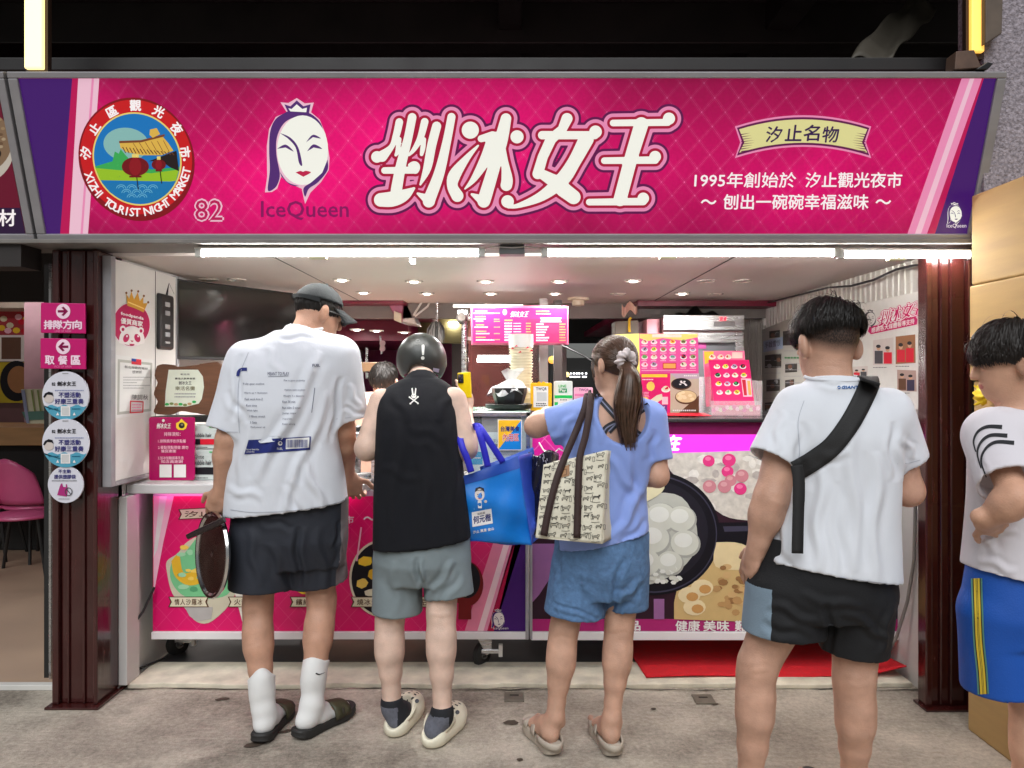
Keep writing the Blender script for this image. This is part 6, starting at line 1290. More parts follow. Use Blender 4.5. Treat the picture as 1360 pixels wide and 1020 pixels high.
def foot(F, heel, toe, z=0., sc=1., toes=True, r=.036, ank=None, mir=1):
    h, t = Vector((heel[0], heel[1], 0)), Vector((toe[0], toe[1], 0)); d = (t - h).normalized(); L = (t - h).length; s_ = Vector((-d.y, d.x, 0)); up = Vector((0, 0, 1)); B = lambda f, l, zz: h + d * (L * f) + s_ * l + up * (z + zz)
    F.ell(B(.12, 0, .030), (.032 * sc, .036 * sc, .034), .02, R=np.array([s_, d, up]).T); F.cone(B(.14, 0, .03), B(.36, .0, .035), .028 * sc, .032 * sc, .02); F.cone(B(.30, 0, .058), B(.64, .0, .028), .034 * sc, .024, .025)
    F.cone(B(.36, -.012, .024), B(.70, -.018, .018), .026 * sc, .020, .02); F.cone(B(.36, .012, .024), B(.70, .02, .018), .026 * sc, .02, .02)
    if toes:
        for i, (l, f0, f1, rr) in enumerate(((1, .72, .97, .013), (.45, .74, .95, .0095), (0, .73, .92, .009), (-.42, .70, .88, .0085), (-.8, .66, .82, .008))):
            F.cone(B(f0, mir * l * .028, .016), B(f1, mir * l * .030, .012), rr * 1.05, rr, .005)
    else: F.ell(B(.76, 0, .02), (.042 * sc, .06, .02), .02, R=np.array([s_, d, up]).T)
    if ank is not None: F.cone(ank, B(.17, 0, .045), r, .034 * sc, .025)
def head(F, c, f, up=(0, 0, 1), s=1., ears=True, jaw=1.):
    """c centre of the skull, f facing"""
    c = Vector(c); f = Vector(f).normalized(); u = Vector(up); u = (u - f * u.dot(f)).normalized(); r = f.cross(u); R = np.array([r, f, u]).T
    at = lambda x, y, z: c + (r * x + f * y + u * z) * s
    F.ell(at(0, -.012, .02), (.074 * s, .094 * s, .088 * s), .01, R=R); F.ell(at(0, .03, -.045), (.062 * s * jaw, .062 * s, .072 * s), .03, R=R); F.ell(at(0, .055, -.088), (.034 * s, .03 * s, .026 * s), .03, R=R)
    F.cone(at(0, .088, .005), at(0, .104, -.033), .008 * s, .013 * s, .014); F.ell(at(0, .085, .018), (.05 * s, .012 * s, .010 * s), .015, R=R)
    F.ell(at(0, .087, -.064), (.022 * s, .010 * s, .006 * s), .006, R=R); F.ell(at(0, .085, -.073), (.019 * s, .010 * s, .006 * s), .006, R=R)
    for e in (-1, 1):
        F.ell(at(e * .030, .090, -.002), (.015 * s, .012 * s, .010 * s), .008, R=R, op='d'); F.ell(at(e * .030, .080, -.002), (.013 * s, .012 * s, .0115 * s), .004, R=R)
        if ears:
            Re = np.array([(r + f * e * .45).normalized(), (f - r * e * .45).normalized(), u]).T; F.ell(at(e * .083, -.010, -.014), (.013 * s, .023 * s, .036 * s), .008, R=Re); F.ell(at(e * .100, .002, -.012), (.009 * s, .012 * s, .022 * s), .006, R=Re, op='d')
    return at, R
SKIN = lambda nm, c, r=.5: M('skin_' + nm, S(*c), r, var=.17, vs=16, bump=.22, bs=210, sss=.1, spec=.35)
def eyemat(at, s=1.):
    """face materials: dark iris and brows on the skin mesh"""
    pts = [(np.array(at(e * .030, .0915, -.002)), .0062 * s) for e in (-1, 1)]; br = [(np.array(at(e * .012, .094, .020)), np.array(at(e * .046, .084, .018))) for e in (-1, 1)]
    lp = np.array(at(0, .093, -.068))
    def fn(C, N):
        m = np.zeros(len(C))
        for p, r in pts: m[np.linalg.norm(C - p, axis=1) < r] = 1
        for a, b in br:
            t = np.clip((C - a) @ (b - a) / ((b - a) @ (b - a)), 0, 1); m[np.linalg.norm(C - a - t[:, None] * (b - a), axis=1) < .0045 * s] = 1
        q = (C - lp) @ np.array([0, 0, 1]); m[(np.linalg.norm(C - lp, axis=1) < .021 * s) & (np.abs(q) < .0075 * s)] = 2
        return m
    return fn
HAIRK = M('hair_black', (.011, .009, .008), .5, var=.3, vs=60, spec=.28); HAIRB = M('hair_brown', (.075, .038, .022), .36, var=.4, vs=50, spec=.5); LIP = M('lips', S(176, 100, 92), .45, var=.05)
def strands(mb, roots, stepfn, n, ln, w, mat, jit=.15, seed=1, taper=True):
    """thin flat locks that follow stepfn(point, dir) over the head"""
    r = np.random.default_rng(seed)
    for p, dv, L in roots:
        p = Vector(p); dv = Vector(dv); st = L / n; pts = [p.copy()]; nr = []
        for i in range(n):
            q, no, dv = stepfn(p, dv, st, i / n); nr.append(no); p = q; pts.append(p.copy())
        nr.append(nr[-1]); vs = []; fs = []; tw = r.uniform(-.5, .5)
        for i, (q, no) in enumerate(zip(pts, nr)):
            t = (pts[min(i + 1, n)] - pts[max(i - 1, 0)]).normalized(); sd = (t.cross(no).normalized() * math.cos(tw) + no * math.sin(tw)); ww = w * (1 - .8 * (i / n) ** 2 if taper else 1); vs += [q - sd * ww, q + sd * ww]
        for i in range(n): fs.append((2 * i, 2 * i + 1, 2 * i + 3, 2 * i + 2))
        mb.add(vs, fs, mat)
def sole(mb, heel, toe, w, th, mat, z0=0.004, flare=1.):
    h, t = Vector((heel[0], heel[1], 0)), Vector((toe[0], toe[1], 0)); d = (t - h).normalized(); L = (t - h).length; s_ = Vector((-d.y, d.x, 0))
    prof = [(0, .0), (.012, .38), (.06, .66), (.16, .78), (.35, .74), (.55, .84), (.72, 1.0), (.86, .92), (.95, .66), (.99, .34), (1, 0)]
    o = [(f, l) for f, l in prof] + [(f, -l) for f, l in prof[-2:0:-1]]; o = spline(o + [o[0]], 3)[:-1]; n = len(o); vs = []
    for k, (zz, q) in enumerate(((z0, .94), (z0 + th * .2, 1.0), (z0 + th * .5, .97), (z0 + th * .8, 1.0), (z0 + th, .95))):
        for f, l in o: lift = .012 * max(0, f - .75) / .25 + .010 * max(0, .15 - f) / .15; vs.append(h + d * (L * (.5 + (f - .5) * (.5 * q + .5))) + s_ * (l * w * q) + Vector((0, 0, zz + lift * flare)))
    fs = [tuple(range(n))[::-1], tuple(range(4 * n, 5 * n))] + [(k * n + i, k * n + (i + 1) % n, (k + 1) * n + (i + 1) % n, (k + 1) * n + i) for k in range(4) for i in range(n)]
    mb.add(vs, fs, mat); return lambda f, l, zz: h + d * (L * f) + s_ * l + Vector((0, 0, zz))
def strap_over(mb, B, f0, f1, w, z0, hgt, mat, skew=0., n=16):
    """a band over the foot from one edge of the sole to the other"""
    def fn(u, v):
        a = math.pi * u; l = -w * math.cos(a); f = f0 + (f1 - f0) * v + skew * (u - .5); return B(f, l, z0 + hgt * (1 - .28 * v) * math.sin(a) ** .7)
    mb.grid(fn, n, 4, mat)
def ribbon3(mb, pts, w, mat, nrm=None, th=0.):
    """flat webbing through 3-D points, lying across nrm"""
    P_ = [Vector(p) for p in pts]; vs = []
    for i, p in enumerate(P_):
        t = (P_[min(i + 1, len(P_) - 1)] - P_[max(i - 1, 0)]).normalized(); no = Vector(nrm[i] if hasattr(nrm[0], '__len__') else nrm); sd = t.cross(no).normalized() * (w[i] if hasattr(w, '__len__') else w) / 2; vs += [p - sd, p + sd]
    mb.add(vs, [(2 * i, 2 * i + 1, 2 * i + 3, 2 * i + 2) for i in range(len(P_) - 1)], mat)
def ring(x0, x1, y, d, ry): a, b = P(x0, y, d), P(x1, y, d); return ((a.x + b.x) / 2, d, a.z, (b.x - a.x) / 2, ry)
def rings(*q): return sorted([ring(*a) for a in q], key=lambda r: r[2])
def zy(y, d): return CAMZ - (y - CY) * d / FPX
WHITE_T = lambda nm, c: M('cotton_' + nm, S(*c), .85, var=.035, vs=5, bump=.26, bs=17, sheen=.15, spec=.2, stretch=(1, 1, .6))
def dome(F, at, R, s, rad, zcut=-9, tilt=0., off=(0, -.012, .02), k=.004):
    """part of an egg shape above a tilted plane in the head's own frame"""
    c = np.array(at(*off), np.float32); r = v3(rad) * s; Rm = np.array(R, np.float32)
    def fn(X, Y, Z):
        x, y, z = X - c[0], Y - c[1], Z - c[2]; q = [x * Rm[0][i] + y * Rm[1][i] + z * Rm[2][i] for i in range(3)]
        k0 = np.sqrt((q[0] / r[0]) ** 2 + (q[1] / r[1]) ** 2 + (q[2] / r[2]) ** 2); k1 = np.sqrt((q[0] / r[0] ** 2) ** 2 + (q[1] / r[1] ** 2) ** 2 + (q[2] / r[2] ** 2) ** 2) + 1e-6
        return np.maximum(k0 * (k0 - 1) / k1, (zcut * s + tilt * q[1]) - q[2])
    F.put(fn, c - r.max(), c + r.max(), k)
def hair(name, parent, at, R, s, rad, mat, n, zroot, length, lift=.012, seed=3, whorl=(.1, -.45, .9), zend=None, w=.0030, base=None, front=0., part=None):
    r = np.random.default_rng(seed); c = Vector(at(0, -.012, .02)); Rm = Matrix([list(q) for q in R]); rd = Vector(rad) * s; wv = Vector(whorl).normalized(); mb = MB(); mb.keepn = True
    roots = []
    while len(roots) < n:
        q = Vector(r.normal(0, 1, 3)).normalized()
        if q.z < zroot(q): continue
        p = c + Rm @ Vector((q.x * rd.x, q.y * rd.y, q.z * rd.z)); dv = (q - wv); dv = (dv - q * dv.dot(q)); dv = (dv.normalized() if dv.length > 1e-3 else Vector((1, 0, 0))) + Vector(r.normal(0, .20, 3))
        roots.append((p, Rm @ dv, length(q) * r.uniform(.86, 1.05) * s))
    lf = [r.uniform(.2, 1.) * lift * s * (2.2 if r.random() < .03 else 1) for _ in range(4096)]; cnt = [0]
    def step(p, dv, st, f):
        if f == 0: cnt[0] += 1
        L = lf[cnt[0] % 4096]; dv = dv.normalized() + Rm @ Vector((0, 0, -.16)); q = p + dv.normalized() * st; l = Rm.transposed() @ (q - c); e = Vector((l.x / rd.x, l.y / rd.y, l.z / rd.z)); m = max(e.length, 1e-4)
        tgt = 1 + (L * (math.sin(math.pi * min(1, f + .1)) * .8 + .12)) / rd.x
        e = e / m * tgt
        q2 = c + Rm @ Vector((e.x * rd.x, e.y * rd.y, e.z * rd.z)); no = (Rm @ Vector((e.x / rd.x, e.y / rd.y, e.z / rd.z))).normalized(); d2 = q2 - p
        return q2, no, d2
    strands(mb, roots, step, 7, 0, w, mat, seed=seed)
    if base is not None:
        V, F_ = base; mb.add(V, [tuple(f) for f in F_], mat)
    return mb.build(name, parent, smooth='all')
TRI = 'person'
# =================================================================== A: tall man in the black cap
A = thing('person', 'tall man in white printed t-shirt, black cap and white socks leaning on the counter', 'person', (-.95, 3.1, 0))
sk = SKIN('tan', (192, 148, 124))
F = Field((-1.45, 2.75, 0), (-.45, 3.62, 1.92), .0048)
at, R = head(F, P(424, 415, 3.27), (.76, .58, -.30), up=(.22, .2, 1), s=1.02)
Aat, AR = at, R
F.cone(P(396, 462, 3.17), P(414, 424, 3.24), .066, .060, .03)
F.loft(rings((328, 440, 660, 3.17, .10), (316, 440, 600, 3.16, .115), (318, 446, 520, 3.15, .12), (330, 452, 470, 3.16, .10), (362, 430, 452, 3.17, .07)), k=.03)
hA1, hA2 = P(350, 690, 3.16), P(414, 686, 3.19)
leg(F, hA1, P(342, 812, 3.16), (-1.005, 3.045, .115), (.085, .061, .035), .061); leg(F, hA2, P(428, 802, 3.22), (-.822, 3.085, .115), (.085, .061, .035), .061)
foot(F, (-1.0, 2.995), (-.985, 3.265), .03, 1.05, False, .037, (-1.005, 3.045, .115)); foot(F, (-.855, 3.03), (-.712, 3.262), .03, 1.05, False, .037, (-.822, 3.085, .115))
arm(F, P(322, 486, 3.13), P(303, 584, 3.07), P(293, 652, 3.10), (.058, .047, .045, .028)); arm(F, P(456, 474, 3.19), P(455, 572, 3.22), P(462, 633, 3.34), (.060, .050, .048, .029))
hand(F, P(293, 652, 3.10), (-.38, .12, -.9), (.3, .9, .15), -1, (.5, .6, .65, .7), .7, 1.05)
hand(F, P(462, 633, 3.34), (.22, .35, -.9), (-.1, .9, .35), 1, (.55, .6, .62, .7), .1, 1.08, .10)
V, Fc = F.mesh(); V = calm(relax(V, Fc, 1, .4), Fc); V = creases(V, normals(V, Fc), [(322, 808, 362, 806, 5, -.0014), (320, 815, 358, 814, 4, -.0008), (404, 800, 446, 795, 5, -.0014), (325, 860, 350, 852, 3, -.0008)]); to_obj('body', V, Fc, [sk, HAIRK, LIP], A, eyemat(at, 1.02))
# short hair under the cap
Fh = Field((-1.05, 3.0, 1.55), (-.6, 3.5, 1.95), .005); dome(Fh, at, R, 1.02, (.079, .099, .090), -.035, .25); Vh, Fq = Fh.mesh(); Nh = normals(Vh, Fq); r_ = np.random.default_rng(1); Vh = Vh + Nh * r_.uniform(-.0015, .002, len(Vh))[:, None]
hair('hair', A, at, R, 1.02, (.078, .098, .089), HAIRK, 900, lambda q: .05 - .3 * (q.y > .3) , lambda q: .05, lift=.003, base=(Vh, Fq), seed=4)
# cap
capM = M('cap_cotton', S(37, 42, 44), .8, var=.10, vs=12, bump=.25, bs=220, sheen=.05)
Fh = Field((-1.1, 2.95, 1.5), (-.5, 3.6, 2.0), .005); dome(Fh, at, R, 1.02, (.088, .110, .104), .024, .10, (0, -.010, .018)); Vh, Fq = Fh.mesh(); Nh = normals(Vh, Fq); Vh = soft_folds(Vh, Nh, .0016, 40, 5)
cap = to_obj('cap', Vh, Fq, capM, A)
bm_ = MB()
def brim(u, v):
    a = (u - .5) * 2.3; rr = .094 + .005 * math.cos(a); L = .078 * v * math.cos(a * .68) ** .7; x = math.sin(a) * .083 * (1 - .10 * v); y = math.cos(a) * .102 - .006 + L; z = .038 + .10 * y * .1 - .060 * (x / .085) ** 2 * (.35 + .65 * v) - .022 * v
    return Vector(at(x, y, z))
bm_.grid(brim, 24, 8, capM); bm_.build('cap_brim', cap, smooth='all', solid=.005)
bt = MB(); bt.tube([at(.0, .088 * 0 - .005, .122), at(0, .0, .128)], .006, capM, 8); bt.build('cap_button', cap, smooth=True)
bk_ = MB(); bk_.box(-.012, .012, -.002, .002, -.011, .011, M('buckle_metal', (.7, .68, .62), .25, metal=1), Matrix.Translation(at(-.052, -.100, .042)) @ Matrix.Rotation(.3, 4, 'Z')); bk_.build('cap_buckle', cap, bevel=.001)
ribbon3(q_ := MB(), [at(x, -.010 - .1135 * math.sqrt(max(0, 1 - (x / .0905) ** 2)), .030) for x in np.linspace(-.086, .086, 13)], .016, M('cap_strap', S(34, 38, 40), .7), [Vector((0, 0, 1)).cross(Vector((1, 0, 0)))] * 13); q_.build('cap_strap', cap, solid=.003)
# glasses
gm = MB(); GM_ = M('glasses_frame', (.02, .02, .022), .3)
for e in (-1, 1):
    c0 = Vector(at(e * .033, .113, -.006)); pts = [c0 + R_ for R_ in [Vector(np.array(R) @ np.array([.026 * math.cos(a), -.004 * abs(math.cos(a)), .021 * math.sin(a)])) for a in np.linspace(0, 2 * math.pi, 18)]]; gm.tube(pts, .0016, GM_, 6, False)
    gm.tube([at(e * .060, .108, .0), at(e * .078, .06, .004), at(e * .084, -.005, .002), at(e * .084, -.02, -.014)], .0017, GM_, 6)
gm.tube([at(-.008, .116, -.002), at(.008, .116, -.002)], .0016, GM_, 6); gm.build('glasses', A, smooth=True)
# t-shirt
F = Field((-1.52, 2.75, .75), (-.45, 3.6, 1.72), .0062)
F.loft(rings((300, 464, 688, 3.165, .165), (302, 458, 640, 3.16, .155), (304, 448, 590, 3.155, .15), (305, 448, 540, 3.15, .15), (310, 458, 490, 3.155, .135), (330, 458, 464, 3.165, .115), (352, 440, 447, 3.18, .095), (366, 428, 440, 3.185, .082)), k=.02, yaw=.05, p=2.4, bot=((P(384, 0, 3.16).x, 3.01, zy(683, 3.01)), (.12, 0, -1)), hollow=.06)
F.cone(P(330, 478, 3.14), P(300, 573, 3.09), .086, .083, .05, True, .07); F.cone(P(450, 474, 3.18), P(464, 557, 3.22), .090, .086, .05, True, .07)
F.cone(P(397, 456, 3.18), P(402, 441, 3.20), .084, .076, .012, True)
V, Fc = F.mesh(); V = relax(V, Fc, 3); N = gnormals(V, Fc)
msk = np.clip((V[:, 2] - .90) / .12, .3, 1)
V = soft_folds(V, N, .0042, 15, 11, (.8, 0, .6), msk); N = gnormals(V, Fc)
V = creases(V, N, [(428, 468, 340, 640, 10, .016), (436, 520, 370, 690, 9, .012), (300, 520, 330, 560, 7, -.008), (452, 500, 440, 590, 6, -.014), (320, 470, 312, 560, 7, -.012), (300, 650, 350, 660, 8, .006), (400, 600, 430, 680, 9, .012), (355, 460, 372, 500, 8, .005), (462, 510, 480, 545, 6, .008), (455, 540, 485, 552, 5, -.006), (330, 560, 315, 660, 9, .009), (380, 640, 400, 690, 8, -.008), (370, 450, 420, 448, 5, -.004)])
TS = to_obj('t_shirt', V, Fc, WHITE_T('white', (216, 220, 228)), A)
col_ = MB(); cpts = []
for i in range(40):
    a = 2 * math.pi * i / 40; cpts.append(Vector(P(402, 441.5, 3.20)) + Vector((.081 * math.cos(a), .078 * math.sin(a), .004 + .010 * math.sin(a) + .012 * math.cos(a))))
col_.tube(cpts + cpts[:1], .0062, WHITE_T('white', (216, 220, 228)), 8, False); col_.build('collar', TS, smooth=True)
tr_ = bvh(TS); cl = Cloth(tr_, 3.0); NV = M('print_shirt_navy', S(22, 36, 112), .7, var=.05); TX = M('print_shirt_text', S(66, 72, 100), .7, var=.05)
cl.line(spline([(316, 499.5), (316.5, 495), (318.5, 492), (322, 490.5), (328, 490.3)], 4), [4.4] * 17, NV)
cl.text('MEANT TO PLAY', 355.5, 494, 384, 498.5, TX); cl.rectg([(356, 500), (383, 499), (383, 499.5), (356, 500.5)], TX)
cl.text('FUEL', 415, 483.5, 425, 487, TX, bold=.03)
for t_, x0, y0, x1 in (('Fully gear outline', 323, 508.5, 351), ('Warm up + Hydration', 324, 520.5, 355), ('Peak work A to Z', 325, 528.5, 349), ('Rest time', 327, 537, 341), ('With light', 328, 544, 342), ('1 Minute stretch', 331, 551.5, 352), ('3 Sets', 332, 559.5, 341), ('Find power up', 333, 566, 352)): cl.text(t_, x0, y0, x1, y0 + 3, TX)
for t_, x0, y0, x1 in (('Fix a pre-activity', 377, 504, 405), ('Hydrate work on phase', 378, 516.5, 405.5), ('Weight 3 x distance', 376, 524.5, 404), ('Rest 30 min', 375, 532, 392), ('Run 60m 5 times', 375, 540, 399), ('Jump rope', 375, 547.5, 393), ('2 Cups of water', 375, 555, 388), ('Finish strong', 375, 562, 392)): cl.text(t_, x0, y0, x1, y0 + 3, TX)
cl.line([(418, 515), (416, 532), (414, 548)], .8, TX)
cl.rectg([(330, 584.5), (413, 579.5), (412, 597.5), (324.5, 603.5)], NV, 1, 20, 6); cl.poly(spline([(343, 585.5), (358, 580), (374, 580), (374, 584), (358, 587.5), (346, 588.5), (343, 585.5)], 3)[:-1], WHITE_T('white', (216, 220, 228)), 2)
cl.rectg([(380, 583), (411, 580.8), (410.5, 594.5), (379.5, 596.5)], PAPER, 2, 10, 4)
x = 381
for i in range(24):
    w_ = random.choice((.4, .6, .9)); cl.rectg([(x, 584), (x + w_, 583.9), (x + w_ - .2, 594.2), (x - .2, 594.5)], NV, 3, 1, 3); x += w_ + random.choice((.4, .5, .8))
    if x > 409: break
cl.poly(circ(372, 589, 3, 3, 14), PAPER, 2).poly(circ(372.4, 588.6, 1.6, 1.6, 10), NV, 3); cl.text('FUEL', 368, 594.5, 375.5, 597.5, PAPER, 2); cl.text('Recover better than', 327, 595.5, 344, 598, PAPER, 2); cl.text('yesterday', 327, 599, 338, 601.5, PAPER, 2)
HS = M('stitch_grey', S(176, 180, 190), .9); cl.line(spline([(306, 677), (340, 680.5), (400, 677), (440, 670), (458, 664)], 6), .8, HS); cl.line([(290, 571), (302, 573.5), (316, 574)], .7, HS); cl.line([(446, 556.5), (465, 554.5), (482, 550)], .7, HS); cl.line(spline([(330, 468), (318, 500), (316, 540), (318, 575)], 5), .7, HS)
cl.build('back_print', TS)
# shorts
F = Field((-1.42, 2.8, .45), (-.5, 3.55, 1.05), .0052)
F.loft(rings((312, 458, 750, 3.18, .125), (306, 462, 715, 3.175, .148), (308, 462, 660, 3.17, .14)), k=.02, hollow=0)
F.cone(P(350, 712, 3.165), P(349, 779, 3.165), .140, .142, .012, True, .08); F.cone(P(415, 706, 3.20), P(422, 771, 3.225), .135, .128, .012, True, .08)
V, Fc = F.mesh(); V = relax(V, Fc, 2); N = gnormals(V, Fc); V = soft_folds(V, N, .004, 16, 21, (.9, 0, -.3)); N = gnormals(V, Fc)
V = creases(V, N, [(394, 700, 398, 785, 7, -.016), (330, 700, 345, 780, 9, .007), (360, 720, 380, 790, 9, .008), (420, 700, 435, 790, 9, .007), (452, 690, 446, 730, 5, -.008), (458, 700, 448, 760, 5, .008), (455, 730, 450, 790, 5, -.008), (345, 690, 390, 700, 7, -.006)])
navy, gryp = M('shorts_navy', S(34, 38, 48), .75, var=.08, bump=.15, bs=200), M('shorts_grey_panel', S(104, 96, 98), .8, var=.08, bump=.15, bs=200)
to_obj('shorts', V, Fc, [navy, gryp], A, lambda C, N_: ((np.abs(np.degrees(np.arctan2(3.21 - C[:, 1], C[:, 0] + .834)) + 10) < 46) & (C[:, 0] > -.82)).astype(int))
# socks and slides
sockM = WHITE_T('sock', (222, 222, 220))
for kn_, an_, hl, to, zt in ((P(342, 812, 3.16), (-1.005, 3.045, .115), (-1.0, 2.995), (-.985, 3.265), .23), (P(428, 802, 3.22), (-.822, 3.085, .115), (-.855, 3.03), (-.712, 3.262), .278)):
    k_, a_ = Vector(kn_), Vector(an_); top = k_.lerp(a_, (k_.z - zt) / (k_.z - a_.z)); F = Field((min(hl[0], to[0]) - .12, hl[1] - .1, 0), (max(hl[0], to[0]) + .12, to[1] + .12, .36), .005)
    F.cone(a_, top, .0425, .055, .01, True, .03); F.ell(a_.lerp(top, .5) + Vector((0, -.012, .02)), (.048, .048, .09), .02); foot(F, hl, to, .030, 1.16, False, .042, a_)
    V, Fc = F.mesh(); V = relax(V, Fc, 2); N = gnormals(V, Fc); V = soft_folds(V, N, .0016, 60, 6, (0, .2, 1)); so_ = to_obj('sock', V, Fc, sockM, A)
    sb = MB(); B = sole(sb, (hl[0] - (to[0] - hl[0]) * .1, hl[1] - (to[1] - hl[1]) * .1), (to[0] + (to[0] - hl[0]) * .10, to[1] + (to[1] - hl[1]) * .1), .058, .032, M('slide_sole', (.022, .021, .02), .65, bump=.2, bs=120)); sd = sb.build('slide', A, smooth=True)
    st_ = MB(); strap_over(st_, B, .54, .80, .055, .030, .064, M('slide_strap', S(66, 64, 44), .6, var=.1, bump=.2, bs=90)); st_.build('strap', sd, smooth='all', solid=.008)
    bb = MB(); bb.lathe([(.010, -.002), (.013, 0), (.010, .003)], M('slide_stud', (.06, .055, .045), .4), Matrix.Translation(B(.66, .056 if hl[0] < -.9 else -.057, .058)) @ Matrix.Rotation(1.4, 4, 'Y'), 16); bb.build('stud', sd, smooth=True)
tk = Cloth(bvh(so_), 3.0); tk.poly(spline([(419, 895), (424, 896.5), (433, 892.5), (425, 895), (420, 893.6), (419, 895)], 3)[:-1], IK); tk.build('sock_mark', so_)
# round dark lid with a chrome rim in his left hand
lid = thing('pan_lid', 'round dark lid with shiny rim and knob in the tall man left hand', 'lid', P(300, 735, 3.13))
T = Matrix.Translation(P(282, 736, 3.09)) @ Vector((-.75, -.66, .06)).to_track_quat('Z', 'Y').to_matrix().to_4x4()
MB().lathe([(.004, -.050), (.04, -.049), (.09, -.040), (.135, -.022), (.158, -.004), (.160, .002)], M('lid_enamel', (.030, .014, .011), .16, var=.2, spec=.7, coat=.5), T, 48).build('dish', lid, smooth=True)
MB().lathe([(.158, -.008), (.170, -.010), (.178, 0), (.174, .010), (.164, .010), (.156, .002)], M('chrome', (.62, .61, .60), .16, metal=1, var=.1), T, 48, True).build('rim', lid, smooth=True)
MB().lathe([(.004, .004), (.018, .0), (.026, -.014), (.030, -.035), (.045, -.046), (.048, -.049)], M('lid_knob', (.02, .014, .012), .15, spec=.8), T, 24).build('knob', lid, smooth=True)
MB().tube([P(298, 690, 2.99), P(285, 697, 2.99), P(262, 707, 3.0), P(249, 713, 3.0)], [.013, .014, .013, .011], M('lid_handle', (.025, .016, .016), .3), 10).build('handle', lid, smooth=True)
# =================================================================== B: person in the black helmet
Bp = thing('person', 'person in black helmet, black sleeveless top and grey shorts holding a yellow phone', 'person', (-.4, 3.05, 0))
skB = SKIN('fair', (212, 182, 165))
F = Field((-.80, 2.72, 0), (-.02, 3.75, 1.78), .0048)
atB, RB = head(F, P(560, 484, 3.46), (.04, .93, -.36), up=(0, .36, 1), s=.98)
F.cone(P(560, 522, 3.27), P(560, 494, 3.41), .060, .056, .03)
F.loft(rings((518, 606, 735, 3.10, .10), (514, 608, 660, 3.12, .11), (508, 606, 580, 3.16, .11), (512, 602, 535, 3.20, .10), (528, 592, 512, 3.25, .075)), k=.03)
kL, kR, aL, aR = P(517, 826, 3.11), P(586, 818, 3.06), (-.492, 3.085, .115), (-.278, 3.005, .115)
leg(F, P(532, 745, 3.10), kL, aL, (.080, .059, .035), .059); leg(F, P(588, 742, 3.08), kR, aR, (.080, .059, .035), .059)
foot(F, (-.478, 3.055), (-.432, 3.285), .022, 1., False, .037, aL); foot(F, (-.318, 2.965), (-.238, 3.18), .022, 1., False, .037, aR)
arm(F, P(508, 534, 3.20), P(488, 595, 3.13), P(496, 575, 3.44), (.058, .050, .046, .03)); arm(F, P(602, 532, 3.20), P(617, 594, 3.15), P(619, 545, 3.40), (.058, .052, .046, .027))
hand(F, P(496, 575, 3.44), (.45, .7, .1), (.2, -.2, -1), -1, (.5, .5, .5, .5), .3, .95); hand(F, P(619, 545, 3.40), (-.02, .12, 1), (-.55, .75, 0), 1, (.25, .5, .6, .75), .3, .95, .04)
V, Fc = F.mesh(); V = calm(relax(V, Fc, 1, .4), Fc); V = creases(V, normals(V, Fc), [(500, 830, 536, 829, 5, -.0014), (568, 822, 604, 820, 5, -.0014), (570, 812, 600, 812, 4, -.0008)]); to_obj('body', V, Fc, [skB, HAIRK, LIP], Bp, eyemat(atB, .98))
Fh = Field((-.62, 3.2, 1.3), (-.2, 3.7, 1.75), .005); dome(Fh, atB, RB, .98, (.078, .097, .090), -.085, .55); Vh, Fq = Fh.mesh(); hair('hair', Bp, atB, RB, .98, (.077, .096, .089), HAIRK, 500, lambda q: -.1, lambda q: .05, lift=.003, base=(Vh, Fq), seed=8)
# helmet
HM = M('helmet_matt_black', (.022, .024, .023), .42, var=.35, vs=14, bump=.06, bs=120, spec=.5)
Fh = Field((-.68, 3.15, 1.25), (-.14, 3.8, 1.85), .005)
dome(Fh, atB, RB, .98, (.117, .138, .126), -.080, .16, (0, -.004, .020), .006)
def _in(X, Y, Z):
    c = np.array(atB(0, -.004, .016), np.float32); r = v3((.102, .124, .112)) * .98; Rm = np.array(RB, np.float32); x, y, z = X - c[0], Y - c[1], Z - c[2]; q = [x * Rm[0][i] + y * Rm[1][i] + z * Rm[2][i] for i in range(3)]
    return (np.sqrt((q[0] / r[0]) ** 2 + (q[1] / r[1]) ** 2 + (q[2] / r[2]) ** 2) - 1) * r[0]
c_ = Vector(atB(0, 0, .02)); Fh.put(_in, v3(c_) - .14, v3(c_) + .14, .004, 'd')
cF = atB(0, .14, -.035); Fh.ell(cF, (.085, .09, .075), .01, R=RB, op='d'); cN = atB(0, -.135, -.088); Fh.ell(cN, (.066, .075, .038), .012, R=RB, op='d')
Vh, Fq = Fh.mesh(); Vh = relax(Vh, Fq, 2); hel = to_obj('helmet', Vh, Fq, HM, Bp)
ed = MB(); epts = []
ct = Cloth(bvh(hel), 3.3); WH = M('print_helmet_white', S(206, 206, 200), .5, var=.15, vs=60)
ct.poly(circ(561.5, 475.5, 2.3, 2.4, 14), WH).line([(561.9, 457.5 + 1.75 * i) for i in range(9)], [2.6, 3.6, 3.7, 3.6, 3.4, 3.2, 3, 2.8, 2.2], WH).poly(circ(560.5, 484.5, 2.6, 1.6, 14), M('print_helmet_grey', S(110, 112, 110), .5)).rectg([(575.5, 488.5), (583.5, 490), (582.5, 495), (574.8, 493)], M('print_helmet_lilac', S(170, 170, 200), .5), 1, 4, 3)
ct.ring(circ(555, 452.5, 3.2, 1.6, 16), circ(555, 452.5, 2.4, 1.0, 16), M('print_helmet_grey', S(110, 112, 110), .5)).text('SPORT', 547, 456, 567, 459, M('print_helmet_dim', S(74, 76, 74), .5))
ct.build('helmet_marks', hel)
